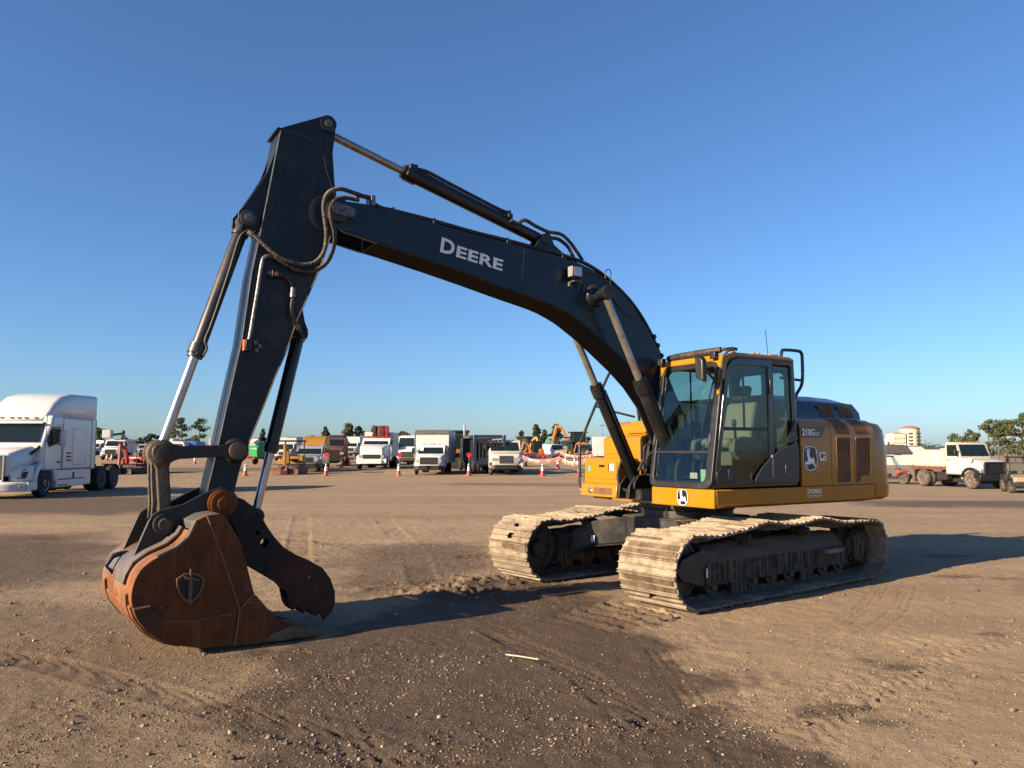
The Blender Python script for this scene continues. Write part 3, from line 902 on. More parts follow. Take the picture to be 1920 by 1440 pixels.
# --- car body between the tracks, swing bearing
cb = MB().prism(rrect(-.72, .72, -.62, .62, .2), .5, .80, 'z')
cbo = cb.build('car_body', 'carbody', exc, 0.012)
for sx in (1, -1):
    for sy in (1, -1):
        leg = MB()
        leg.loft([[(sx * a, sy * y, z0), (sx * b, sy * y, z0), (sx * b, sy * y, z1), (sx * a, sy * y, z1)] for y, a, b, z0, z1 in ((.42, .05, .72, .46, .80), (.75, .32, 1.02, .42, .74), (1.02, .5, 1.18, .32, .60))])
        lo = leg.build('frame_leg', 'carbody', cbo, 0.012)
        fl = MB()
        fl.loft([[(sx * a, sy * y, z0 - .022), (sx * b, sy * y, z0 - .022), (sx * b, sy * y, z0 - .002), (sx * a, sy * y, z0 - .002)] for y, a, b, z0 in ((.42, .03, .75, .46), (.75, .30, 1.05, .42), (1.02, .48, 1.21, .32))])
        fl.build('leg_flange', 'carbody', cbo, 0.004)
MB().box(1.03, 1.035, -.80, -.71, .46, .55).build('sticker', 'decal_white', cbo)
MB().prism(rrect(-.7, .72, -.6, .6, .2), .803, .812, 'z').build('dust_cover_plate', 'tan_link', cbo)
sb = MB().lathe([(.55, .81), (.60, .815), (.60, .90), (.56, .905), (.56, .93), (.63, .935), (.63, .985), (.55, .99)], (0, 0, 0), (0, 0, 1), 48)
sbo = sb.build('swing_bearing', 'carbody', exc)
for k in range(36):
    a = 2 * math.pi * (k + .5) / 36
    MB().cyl((.605 * math.cos(a), .605 * math.sin(a), .906), (.605 * math.cos(a), .605 * math.sin(a), .934), .016, n=6).build('bearing_bolt', 'chain', sbo)

# --- platform with its yellow skirts
pf = MB().box(-2.05, .62, -1.25, 1.25, 1.0, 1.16)
pfo = up(pf, 'platform', 'carbody', bevel=0.01)
sk = MB().loft([[(x, y, 1.04), (x, y - .05, 1.012), (x, 1.0, 1.012), (x, 1.0, 1.2), (x, y, 1.225)] for x, y in ((.872, 1.36), (-2.12, 1.36))])
up(sk, 'side_skirt', 'yellow', bevel=0.012)
fs = MB().prism(rrect(.32, 1.357, 1.010, 1.227, .02, 3), .86, .91, 'x')
up(fs, 'front_skirt', 'yellow', bevel=0.012)
for sy, x0 in ((-1, .6),):
    sk = MB().box(-2.12, x0, -1.36, -1.0, 1.012, 1.22)
    up(sk, 'side_skirt', 'yellow', bevel=0.02)
# boom foot brackets, floor plates and plumbing between cab and tank
for y in (-.34, .27):
    bk = MB().prism([(-.5, 1.16), (.66, 1.16), (.66, 1.24), (.58, 1.34), (.46, 1.36), (.38, 1.78), (.28, 1.9), (.12, 1.9), (0, 1.76), (-.3, 1.3)], y, y + .05)
    up(bk, 'boom_foot_bracket', 'carbody', bevel=0.008)
for y in (-.56, -.36, .31, .43):
    lg = MB().prism([(.3, 1.02), (.74, 1.02), (.72, 1.2), (.62, 1.32), (.48, 1.36), (.36, 1.28)], y, y + .04)
    up(lg, 'cylinder_lug', 'carbody', bevel=0.006)
up(MB().box(.2, .78, -.62, .29, 1.0, 1.03), 'front_plate', 'yellow_dull', bevel=0.006)
up(MB().box(-.3, .1, -.5, .27, 1.16, 1.62), 'valve_block', 'carbody', bevel=0.03)
bulk = MB().box(-.45, -.38, -.5, .29, 1.16, 2.02)
up(bulk, 'bulkhead', 'yellow_dull', bevel=0.01)
for k in range(6):
    y0 = -.42 + k * .1
    hp = smooth_path([(-.1 + .03 * k, y0, 1.62), (.12, y0, 1.78), (.38, y0 * .9, 1.62), (.55, y0 * .8, 1.4 + .02 * k)], 6)
    up(MB().tube(hp, .02, 8), 'hydraulic_hose', 'rubber')

# --- engine side panels, left
def side_shell(x0, x1, y, z0, z1, r=.16, n=6, t=.03):
    prof = [(y, z0)] + [(y - r + r * math.cos(R(a)), z1 - r + r * math.sin(R(a))) for a in np.linspace(0, 90, n)] + [(y - .42, z1 + .012), (y - .42, z1 - t)]
    prof += [(y - r + (r - t) * math.cos(R(a)), z1 - r + (r - t) * math.sin(R(a))) for a in np.linspace(90, 0, n)] + [(y - t, z0)]
    return MB().prism(prof, x0, x1, 'x')
pa = up(side_shell(-.625, -1.208, 1.36, 1.23, 2.085), 'service_door', 'yellow', bevel=0.005)
pb = up(side_shell(-1.216, -2.125, 1.36, 1.23, 2.085), 'engine_door', 'yellow', bevel=0.005)
up(MB().box(-2.1, -.63, .6, 1.28, 1.16, 2.0), 'engine_bay', 'interior_dark')
up(MB().prism(rrect(-2.12, -.4, 1.16, 2.06, .1), -1.36, -.4), 'right_engine_panel', 'yellow', bevel=0.01)
YP = 1.361
for nm, poly in (('grille', rrect(-1.605, -1.325, 1.265, 1.835, .018, 2)),
                 ('grille', [(-2.02, 1.35), (-2.03, 1.825), (-2.015, 1.838), (-1.745, 1.835), (-1.73, 1.82), (-1.70, 1.28), (-1.715, 1.265), (-1.765, 1.262), (-1.79, 1.28), (-1.815, 1.34)])):
    g = up(MB().prism(poly, YP - .004, YP + .001), nm, 'grille', pb)
    cx = sum(p[0] for p in poly) / len(poly)
    cz = sum(p[1] for p in poly) / len(poly)
    big = [(cx + (p[0] - cx) * 1.09, cz + (p[1] - cz) * 1.045) for p in poly]
    up(MB().ring(big, poly, YP - .004, YP + .007), 'grille_surround', 'yellow', pb, bevel=0.003)
for xa, xb, sl in ((-1.33, -1.61, .11), (-1.74, -2.01, .10)):
    secs = []
    for t in np.linspace(0, 1, 7):
        z = 1.885 + .04 * min(1, t * 3)
        a = R(90 * max(0, t - .2) / .8)
        y = YP - .16 + .161 * math.cos(a)
        z = 1.885 + (0.04 * min(1, t / .2)) + .161 * math.sin(a)
        off = sl * t
        secs.append([(xa + off, y, z), (xb + off, y, z)])
    vs = [p for s_ in secs for p in s_]
    g = MB().add(vs, [(2 * i, 2 * i + 1, 2 * i + 3, 2 * i + 2) for i in range(6)])
    up(g, 'grille', 'grille', pb, angle=60)

# --- counterweight, hood
def cw_sec(z, ins):
    out = []
    r = .30
    hw, x0, x1 = 1.355 - ins, -2.135, -2.64 + ins
    out.append((x0, hw, z))
    for k in range(7):
        a = R(90 * k / 6)
        out.append((x1 + r - r * math.sin(a), hw - r + r * math.cos(a), z))
    for k in range(1, 6):
        out.append((x1 - .07 * math.sin(math.pi * k / 6), (hw - r) * (1 - k / 3), z))
    for k in range(7):
        a = R(90 - 90 * k / 6)
        out.append((x1 + r - r * math.sin(a), -hw + r - r * math.cos(a), z))
    out.append((x0, -hw, z))
    return out
cw = MB().loft([cw_sec(1.015, .06), cw_sec(1.05, .01), cw_sec(1.1, 0), cw_sec(1.215, 0), cw_sec(1.225, .008), cw_sec(1.7, .01), cw_sec(1.95, .035), cw_sec(2.03, .075), cw_sec(2.065, .16)])
up(cw, 'counterweight', 'yellow', angle=28)
hd = MB().loft([[(x, y, 2.06), (x + f * .02, y * .985, 2.2), (x + f * .06, y * .9, 2.33), (x + f * .1, y * .72, zt), (x + f * .1, -y * .72, zt), (x + f * .06, -y * .9, 2.33), (x + f * .02, -y * .985, 2.2), (x, -y, 2.06)] for x, y, f, zt in ((-.66, 1.02, 0, 2.405), (-1.6, 1.02, 0, 2.415), (-2.05, 1.02, .2, 2.4), (-2.30, 1.0, 1, 2.30), (-2.42, .99, 1, 2.2))])
hdo = up(hd, 'engine_hood', 'navy_hood', bevel=0.01)
for xa, xb in ((-1.46, -1.76), (-1.88, -2.17)):
    vt = MB().add([(xa, .985, 2.29), (xb, .985, 2.29), (xb - .03, 1.022, 2.13), (xa - .04, 1.022, 2.13), (xa, .97, 2.29), (xb, .97, 2.29), (xb - .03, 1.0, 2.13), (xa - .04, 1.0, 2.13)], [(0, 1, 2, 3), (7, 6, 5, 4), (0, 4, 5, 1), (1, 5, 6, 2), (2, 6, 7, 3), (3, 7, 4, 0)])
    up(vt, 'hood_vent', 'grille', hdo)

# --- decals
def on_left(x, z, y=1.3625):
    """text lying on the left flank: reads from front (image left) to back"""
    return Matrix.Translation((x, y, z)) @ Matrix(((-1, 0, 0, 0), (0, 0, 1, 0), (0, 1, 0, 0), (0, 0, 0, 1)))
pl = up(MB().prism([(-.632, 1.835), (-.632, 1.97), (-1.11, 1.97), (-1.02, 1.835)], YP, YP + .002), 'model_plate', 'navy_hood', pa)
text_mesh('model_lettering', '210G', 'decal_white', pa, on_left(-.775, 1.902, 1.3642), .245, .088, .012)
text_mesh('model_lettering', 'LC', 'decal_white', pa, on_left(-.955, 1.882, 1.3642), .07, .048)
DEER = [(272, 772), (283, 768), (268, 752), (264, 738), (275, 748), (283, 742), (282, 716), (290, 732), (292, 752), (300, 742), (300, 713), (309, 730), (306, 752), (298, 765), (307, 775), (304, 785), (309, 800), (330, 811), (351, 817), (344, 795), (356, 805), (361, 825), (363, 848), (375, 872), (378, 895), (364, 877), (349, 864), (333, 852), (315, 854), (300, 863), (285, 860), (268, 857), (263, 863), (276, 880), (285, 892), (274, 890), (254, 866), (249, 848), (257, 837), (275, 836), (284, 828), (283, 810), (277, 790)]
def emblem(parent, mtx, k, rotz=None):
    """rounded badge with a white border and a leaping stag; k scales it (1 = 0.29 m wide)"""
    sh = [(-.118, .128), (-.07, .15), (0, .156), (.07, .15), (.118, .128), (.138, .06), (.142, -.02), (.13, -.10), (.085, -.142), (0, -.158), (-.085, -.142), (-.13, -.10), (-.142, -.02), (-.138, .06)]
    sc = lambda L, q=1.0: [(u * k * q, w * k * q) for u, w in L]
    def put(mb, m, nm, par):
        mb.xf(mtx)
        return mb.build(nm, m, par, rotz=rotz if par is exc else None)
    put(MB().prism(sc(sh, 1.06), 0, .002, 'z'), 'decal_black', 'emblem', parent)
    put(MB().ring(sc(sh, 1.0), sc(sh, .93), .0005, .0035, 'z'), 'decal_white', 'emblem_border', parent)
    put(MB().prism(sc([((x - 311) * .00163, (810 - y) * .00150) for x, y in DEER]), .0005, .0035, 'z'), 'decal_white', 'leaping_stag', parent)
emblem(pa, on_left(-.785, 1.575), 1.0)
text_mesh('dealer_lettering', 'DOBBS', 'decal_white', exc, on_left(-.855, 1.165, 1.3625), .27, .055, .012, rotz=SW)
up(MB().box(-1.0, -.70, 1.36, 1.3618, 1.108, 1.113), 'dealer_line', 'decal_white')
text_mesh('dealer_lettering', 'EQUIPMENT', 'decal_white', exc, on_left(-.855, 1.09, 1.3625), .28, .016, 0, space=1.5, rotz=SW)
up(MB().box(-1.1, -.985, YP, YP + .0015, 1.545, 1.65), 'warning_sticker', 'decal_white', pa)
for a, b, c, d in ((-1.085, -1.06, 1.56, 1.58), (-1.05, -1.0, 1.575, 1.635), (-1.085, -1.06, 1.60, 1.63)):
    up(MB().box(a, b, YP + .001, YP + .002, c, d), 'sticker_print', 'grille', pa)
fm = Matrix.Translation((.9125, .86, 1.12)) @ Matrix(((0, 0, 1, 0), (1, 0, 0, 0), (0, 1, 0, 0), (0, 0, 0, 1)))
emblem(exc, fm, .62, SW)

# --- tank, tool box, step tray, hand rail on the right
tk = MB().prism([(-.40, 1.2), (.36, 1.2), (.36, 1.86), (.22, 1.90), (.16, 2.06), (-.02, 2.10), (-.40, 2.10)], -1.345, -.47)
tko = up(tk, 'fuel_tank', 'yellow', bevel=0.05, seg=3)
up(MB().prism([(.363, 1.62), (.363, 1.85), (.372, 1.85), (.372, 1.62)], -1.30, -.86), 'tank_panel', 'yellow', tko, bevel=0.006)
up(MB().prism([(-.1, 2.10), (.16, 2.075), (.24, 1.92), (.26, 1.92), (.18, 2.09), (-.1, 2.115)], -.90, -.50), 'tank_step', 'yellow', tko, bevel=0.004)
tb = MB().prism(rrect(-1.33, -.55, 1.205, 1.57, .03, 3), .20, .70, 'x')
tbo = up(tb, 'tool_box', 'yellow', bevel=0.014)
up(MB().prism(rrect(-1.26, -.60, 1.28, 1.55, .02, 3), .702, .71, 'x'), 'box_lid', 'yellow', tbo, bevel=0.004)
up(MB().box(.71, .716, -.98, -.86, 1.44, 1.475), 'box_latch', 'black', tbo)
up(MB().box(.71, .713, -1.22, -1.17, 1.385, 1.45), 'blue_sticker', 'decal_cyan', tbo)
for k in range(3):
    up(MB().box(.71, .713, -.75, -.655, 1.395 + k * .033, 1.42 + k * .033), 'white_sticker', 'decal_white', tbo)
    up(MB().box(.71, .7135, -.78, -.757, 1.395 + k * .033, 1.42 + k * .033), 'black_sticker', 'decal_black', tbo)
tray = MB().prism([(.3, 1.03), (.76, 1.03), (.74, 1.21), (.3, 1.21)], -1.36, -.56)
tro = up(tray, 'step_tray', 'yellow', bevel=0.014)
up(MB().add([(.763, -1.06, 1.07), (.763, -.66, 1.07), (.748, -.66, 1.16), (.748, -1.06, 1.16)], [(0, 1, 2, 3)]), 'tread_plate', 'grille', tro)
rp = [(.70, -1.24, 1.09), (.72, -1.34, 1.09), (.74, -1.40, 1.14), (.74, -1.41, 1.26), (.73, -1.41, 1.50), (.72, -1.41, 1.75), (.68, -1.41, 1.86), (.40, -1.41, 2.40), (.19, -1.40, 2.80), (.13, -1.36, 2.86), (.10, -1.2, 2.86), (.10, -1.0, 2.84), (.06, -.95, 2.6), (-.02, -.95, 2.08)]
up(MB().tube(smooth_path(rp, 5), .021, 10), 'hand_rail', 'black')
up(MB().tube([(.43, -1.41, 2.33), (.25, -1.2, 2.24), (.06, -.96, 2.16)], .016, 8), 'hand_rail', 'black')
up(MB().ball((.72, -1.14, 1.105), (.05, .07, .05)), 'work_lamp', 'steel')
up(MB().tube([(.0, -.9, 2.2), (.05, -.6, 2.2)], .03, 10), 'muffler_stub', 'black')
up(MB().cyl((-1.6, -.85, 2.0), (-1.6, -.85, 2.75), .05, n=14), 'exhaust_pipe', 'black')

# --- boom
BT = [(4.55, 4.205), (4.36, 4.185), (3.96, 4.14), (3.39, 4.08), (2.93, 4.045), (2.53, 4.015), (2.22, 3.985), (2.02, 3.955), (1.83, 3.915), (1.69, 3.87), (1.56, 3.81), (1.43, 3.745), (1.31, 3.67), (1.10, 3.50), (.94, 3.31), (.74, 3.06), (.63, 2.86), (.42, 2.45), (.22, 2.1), (.06, 1.84), (.06, 1.70), (.14, 1.60), (.26, 1.60), (.36, 1.70)]
BB = [(.48, 1.92), (.66, 2.24), (.89, 2.5), (1.13, 2.70), (1.30, 2.82), (1.44, 2.92), (1.65, 3.065), (1.88, 3.2), (2.0, 3.265), (2.12, 3.315), (2.26, 3.365), (2.41, 3.405), (2.87, 3.495), (3.37, 3.60), (3.83, 3.69), (4.36, 3.785), (4.55, 3.815)]
bm_ = MB().prism(BT + BB, -.24, .24)
boom = up(bm_, 'boom', 'navy', bevel=0.008, angle=24)
boom.data.materials.append(M['navy_under'])
for p in boom.data.polygons:
    if p.normal.z < -.25 and abs(p.normal.y) < .3:
        p.material_index = 1
for s in (1, -1):
    y0, y1 = sorted((s * .205, s * .25))
    up(MB().prism([(4.4, 4.15), (4.66, 4.205), (5.0, 4.195), (5.07, 4.165), (5.105, 4.09), (5.08, 4.0), (5.0, 3.93), (4.92, 3.88), (4.57, 3.815), (4.4, 3.82)], y0, y1), 'boom_fork', 'navy', boom, bevel=0.006)
    up(MB().lathe([(.11, 0), (.125, .005), (.125, .045), (.115, .05), (.05, .052)], (4.985, s * .245, 4.085), (0, s, 0), 24), 'tip_boss', 'darkcyl', boom)
up(MB().prism([(4.83, 4.0), (4.5, 3.95), (4.5, 3.87), (4.6, 3.83), (4.90, 3.90)], .243, .258), 'fork_doubler', 'navy', boom, bevel=0.005)
up(MB().prism([(4.985 + .062 * math.cos(R(a)), 4.085 + .062 * math.sin(R(a))) for a in range(90, 271, 20)][::1] + [(4.865 + .055 * math.cos(R(a)), 4.072 + .055 * math.sin(R(a))) for a in range(-90, 91, 20)] if False else
   [(5.0 + .062 * math.cos(R(a)), 4.088 + .062 * math.sin(R(a))) for a in range(-80, 101, 18)] + [(4.872 + .056 * math.cos(R(a)), 4.072 + .056 * math.sin(R(a))) for a in range(100, 281, 18)], .298, .318), 'pin_keeper', 'pin', boom, bevel=0.004)
for x, z, r in ((5.0, 4.088, .047), (4.872, 4.072, .046)):
    up(MB().lathe([(r, 0), (r, .008), (r * .6, .012), (r * .3, .012)], (x, .317, z), (0, 1, 0), 18), 'pin_end', 'pin', boom)
for xa, za, xb, zb in ((2.735, 3.99, 2.785, 3.52), (2.70, 3.99, 2.75, 3.52)):
    up(MB().tube([(xa, .2415, za), (xb, .2415, zb)], .004, 6), 'weld_seam', 'navy', boom)
up(MB().tube([(a, .236, b) for a, b in BB[1:]], .007, 6), 'weld_seam', 'navy_arm', boom)
# arm-cylinder bracket on top, cylinder boss through the bend
for y in (-.10, .07):
    up(MB().prism([(2.55, 3.99), (2.50, 4.1), (2.41, 4.24), (2.33, 4.29), (2.25, 4.25), (2.22, 4.17), (1.80, 3.90)], y, y + .03), 'cylinder_bracket', 'navy', boom, bevel=0.005)
up(MB().lathe([(.17, 0), (.185, .004), (.19, .012), (.15, .014)], (1.74, .24, 3.56), (0, 1, 0), 32), 'boss_ring', 'navy', boom)
up(MB().lathe([(.15, 0), (.13, .04), (.075, .06), (.07, .20), (.04, .205)], (1.72, .245, 3.56), (0, 1, 0), 24), 'boom_boss', 'navy_arm', boom)
up(MB().lathe([(.15, 0), (.13, .04), (.075, .06), (.07, .20), (.04, .205)], (1.72, -.245, 3.56), (0, -1, 0), 24), 'boom_boss', 'navy_arm', boom)
up(MB().prism([(1.83, 3.44), (1.90, 3.42), (1.87, 3.36), (1.81, 3.30), (1.84, 3.27), (1.78, 3.23), (1.76, 3.31), (1.74, 3.42)], .2405, .2412), 'grease_stain', 'decal_black', boom)
# lettering: outline below, face above
def deere(x, z, y, m, off, ex, grow):
    tilt = Matrix.Rotation(R(-8.3), 4, 'Z')
    base = Matrix.Translation((x, y, z)) @ Matrix(((-1, 0, 0, 0), (0, 0, 1, 0), (0, 1, 0, 0), (0, 0, 0, 1))) @ tilt
    text_mesh('boom_lettering', 'D', m, boom, base @ Matrix.Translation((-.315, .012, 0)), .17, .168, off, ex, grow=grow)
    text_mesh('boom_lettering', 'EERE', m, boom, base @ Matrix.Translation((.098, -.006, 0)), .60, .130, off, ex, space=1.04, grow=grow)
deere(3.425, 3.835, .2418, 'decal_black', .062, .0012, .034)
deere(3.425, 3.835, .2436, 'decal_white', .028, .0012, 0)
# work lamp on the flank
lo = up(MB().prism(rrect(2.01, 2.16, 3.715, 3.865, .02, 3), .30, .40), 'work_lamp', 'black', boom, bevel=0.008)
up(MB().prism([(2.16, .31), (2.172, .318), (2.172, .382), (2.16, .39)], 3.73, 3.85, 'z'), 'lamp_lens', 'lampglass', boom)
up(MB().prism(rrect(2.03, 2.14, 3.735, 3.845, .012, 3), .398, .404), 'lamp_lens', 'lampglass', boom)
up(MB().box(2.0, 2.12, .24, .36, 3.675, 3.69), 'lamp_bracket', 'steel', boom, bevel=0.003)
up(MB().box(2.08, 2.12, .24, .27, 3.63, 3.69), 'lamp_bracket', 'steel', boom, bevel=0.003)
up(MB().tube(smooth_path([(2.0, .3, 3.72), (1.96, .3, 3.68), (1.94, .28, 3.64), (1.98, .27, 3.62), (2.0, .27, 3.66)], 5), .006, 6), 'lamp_wire', 'rubber', boom)
up(MB().tube(smooth_path([(2.0, .3, 3.80), (1.8, .25, 3.84), (1.6, .245, 3.80), (1.5, .245, 3.72), (1.42, .245, 3.55), (1.25, .245, 3.4), (1.02, .245, 3.32)], 5), .006, 6), 'lamp_wire', 'rubber', boom)
up(MB().tube(smooth_path([(1.66, .46, 3.62), (1.55, .34, 3.72), (1.48, .27, 3.86), (1.47, .25, 3.9), (1.50, .25, 3.92), (1.56, .26, 3.88), (1.56, .26, 3.80)], 5), .006, 6), 'grease_hose', 'rubber', boom)
# hydraulic lines along the top of the boom
for dy, dz in ((.17, 0), (.07, -.01)):
    ln = [(4.60, dy, 4.27 + dz), (4.54, dy, 4.235 + dz), (4.47, dy, 4.215 + dz), (4.35, dy, 4.21 + dz), (3.87, dy, 4.175 + dz), (3.37, dy, 4.125 + dz), (2.93, dy, 4.095 + dz), (2.63, dy, 4.07 + dz), (2.15, dy, 4.03 + dz), (1.78, dy, 3.965 + dz), (1.46, dy, 3.83 + dz), (1.09, dy, 3.58 + dz), (.83, dy, 3.30 + dz), (.64, dy, 3.0 + dz), (.56, dy, 2.8 + dz), (.40, dy, 2.45), (.2, dy, 2.0)]
    up(MB().tube(smooth_path(ln, 5), .024, 10), 'hydraulic_line', 'black', boom)
for x, z in ((3.87, 4.15), (2.93, 4.07), (2.15, 4.0), (4.35, 4.19)):
    up(MB().box(x - .025, x + .025, .03, .21, z - .03, z + .025), 'line_clamp', 'black', boom, bevel=0.004)
    up(MB().box(x - .012, x + .012, .15, .19, z + .027, z + .055), 'clamp_bolt', 'steel', boom)
up(MB().box(4.575, 4.64, .13, .24, 4.15, 4.30), 'line_bracket', 'navy', boom, bevel=0.005)
up(MB().box(4.585, 4.63, .2, .262, 4.20, 4.31), 'line_clamp', 'steel', boom, bevel=0.004)
for x, z in ((.66, 3.03), (.60, 2.9), (.72, 3.14)):
    up(MB().ball((x, .2, z), (.035, .035, .035), 8, 6), 'line_fitting', 'black', boom)
for k, (pts, r) in enumerate((([(2.83, .08, 4.37), (2.73, .08, 4.35), (2.63, .08, 4.41), (2.47, .08, 4.36), (2.3, .08, 4.32), (2.1, .08, 4.315), (1.97, .08, 4.24), (1.86, .08, 4.13), (1.78, .09, 4.03)], .022), ([(2.3, -.05, 4.26), (2.21, -.05, 4.285), (2.06, -.05, 4.295), (1.92, -.05, 4.23), (1.85, -.04, 4.13), (1.80, -.03, 4.0)], .024))):
    up(MB().tube(smooth_path(pts, 6), r, 10), 'hydraulic_hose', 'rubber', boom)

# --- arm
AL = [(5.90, 1.24), (5.93, 1.12), (6.0, 1.10), (6.08, 1.14), (6.13, 1.28), (6.12, 1.36), (6.05, 1.71), (5.98, 2.1), (5.87, 2.69), (5.80, 3.33), (5.75, 3.62), (5.67, 4.11), (5.56, 4.82), (5.39, 4.82), (5.26, 4.785), (5.17, 4.73), (5.12, 4.65), (5.09, 4.5), (5.03, 4.34), (4.97, 4.20), (4.94, 4.08), (4.97, 3.96), (5.02, 3.87), (5.13, 3.5), (5.25, 3.19), (5.35, 2.94), (5.45, 2.62), (5.55, 2.37), (5.64, 2.11), (5.79, 1.70), (5.85, 1.48)]
arm = up(MB().prism(AL, -.19, .19), 'arm', 'navy_arm', bevel=0.007, angle=24)
for y in (-.185, .165):
    up(MB().prism([(5.56, 4.80), (5.535, 4.855), (5.16, 5.05), (5.11, 5.075), (5.05, 5.065), (5.01, 5.02), (5.0, 4.95), (5.025, 4.7), (5.0, 4.4), (4.965, 4.2), (5.2, 4.1), (5.3, 4.6)], y, y + .02), 'arm_lug', 'navy_arm', arm, bevel=0.004)
    up(MB().lathe([(.075, 0), (.085, .005), (.085, .03), (.045, .035)], (5.085, y + .02 if y > 0 else y, 4.985), (0, 1 if y > 0 else -1, 0), 20), 'pin_boss', 'darkcyl', arm)
up(MB().lathe([(.038, 0), (.038, .01), (.02, .012)], (5.085, .219, 4.985), (0, 1, 0), 16), 'pin_end', 'pin', arm)
up(MB().box(5.52, 5.595, -.2, .2, 4.822, 4.84), 'arm_cap', 'navy_arm', arm, bevel=0.004)
for y in (-.155, .115):
    up(MB().prism([(5.59, 4.63), (5.63, 4.50), (5.665, 4.39), (5.76, 4.21), (5.87, 4.02), (5.92, 3.95), (5.925, 3.87), (5.88, 3.81), (5.80, 3.79), (5.74, 3.80), (5.70, 3.70), (5.72, 3.82), (5.60, 4.5)], y, y + .03), 'cylinder_lug', 'navy_arm', arm, bevel=0.004)
    up(MB().lathe([(.072, 0), (.078, .005), (.078, .035), (.05, .04)], (5.835, y + .03 if y > 0 else y, 3.895), (0, 1 if y > 0 else -1, 0), 20), 'pin_boss', 'greycyl', arm)
up(MB().lathe([(.042, 0), (.042, .012), (.02, .014)], (5.835, .182, 3.895), (0, 1, 0), 18), 'pin_end', 'pin', arm)
# round doubler at the boom tip, weld seams, edges
up(MB().lathe([(.20, 0), (.20, .006), (.185, .010), (.14, .010)], (5.06, .19, 4.05), (0, 1, 0), 36), 'arm_boss_ring', 'navy_arm', arm)
up(MB().tube([(a - .004, .188, b) for a, b in AL[5:13]], .006, 6), 'weld_seam', 'steel', arm)
up(MB().tube([(a, .188, b) for a, b in AL[22:30]], .008, 6), 'weld_seam', 'tan_link', arm)
up(MB().tube([(a, .188, b) for a, b in AL[12:20]], .006, 6), 'weld_seam', 'greycyl', arm)
# thumb cylinder lug at the back of the arm
for y in (-.07, .04):
    up(MB().prism([(5.36, 3.25), (5.27, 3.12), (5.235, 2.95), (5.20, 2.87), (5.22, 2.80), (5.28, 2.78), (5.40, 2.82), (5.46, 2.62)], y, y + .03), 'thumb_cylinder_lug', 'navy_arm', arm, bevel=0.004)
# lower end: boss for the bucket pin and for the side links
for s in (1, -1):
    up(MB().lathe([(.12, 0), (.125, .004), (.125, .04), (.08, .045)], (5.985, s * .185, 1.195), (0, s, 0), 24), 'pin_boss', 'darkcyl', arm)
    up(MB().lathe([(.115, 0), (.12, .004), (.10, .03), (.08, .035)], (5.89, s * .185, 1.67), (0, s, 0), 24), 'link_boss', 'greycyl', arm)
# pipework on the near face of the arm
up(MB().tube(smooth_path([(5.60, .21, 3.53), (5.64, .235, 3.53), (5.68, .235, 3.52), (5.71, .235, 3.46), (5.75, .235, 3.14), (5.80, .235, 2.76), (5.812, .235, 2.70)], 5), .019, 10), 'steel_pipe', 'pin', arm)
up(MB().box(5.785, 5.845, .192, .262, 2.60, 2.71), 'valve_block', 'black', arm, bevel=0.006)
up(MB().box(5.846, 5.858, .195, .258, 2.605, 2.705), 'brass_plate', 'orange', arm)
for x, z in ((5.74, 2.69), (5.70, 2.66), (5.73, 2.62)):
    up(MB().lathe([(.02, 0), (.02, .015), (.01, .017)], (x, .19, z), (0, 1, 0), 10), 'bolt_head', 'steel', arm)
up(MB().box(5.53, 5.62, .192, .262, 3.33, 3.395), 'valve_block', 'black', arm, bevel=0.006)
up(MB().lathe([(.02, 0), (.02, .02), (.026, .022), (.026, .035), (.012, .04)], (5.62, .228, 3.365), (1, 0, .1), 10), 'coupler', 'steel', arm)
up(MB().cyl((5.58, .263, 3.362), (5.58, .267, 3.362), .018, n=12), 'brass_plate', 'orange', arm)
up(MB().tube(smooth_path([(5.53, .228, 3.36), (5.47, .23, 3.34), (5.43, .235, 3.29), (5.413, .24, 3.24), (5.41, .24, 3.2)], 5), .018, 10), 'steel_pipe', 'greycyl', arm)
up(MB().lathe([(.026, 0), (.026, .05), (.03, .055), (.03, .09), (.024, .095)], (5.412, .24, 3.245), (.02, 0, -1), 10), 'hose_fitting', 'steel', arm)
up(MB().tube(smooth_path([(5.412, .24, 3.16), (5.423, .24, 3.06), (5.41, .23, 2.97), (5.375, .21, 2.91), (5.335, .19, 2.865), (5.295, .16, 2.80), (5.27, .12, 2.76)], 6), .021, 10), 'hydraulic_hose', 'rubber', arm)
up(MB().lathe([(.027, 0), (.027, .06), (.022, .065), (.022, .09)], (5.37, .205, 2.905), (-.6, -.3, -.72), 10), 'hose_fitting', 'steel', arm)
up(MB().ball((5.275, .13, 2.76), .028, 8, 6), 'hose_fitting', 'steel', arm)
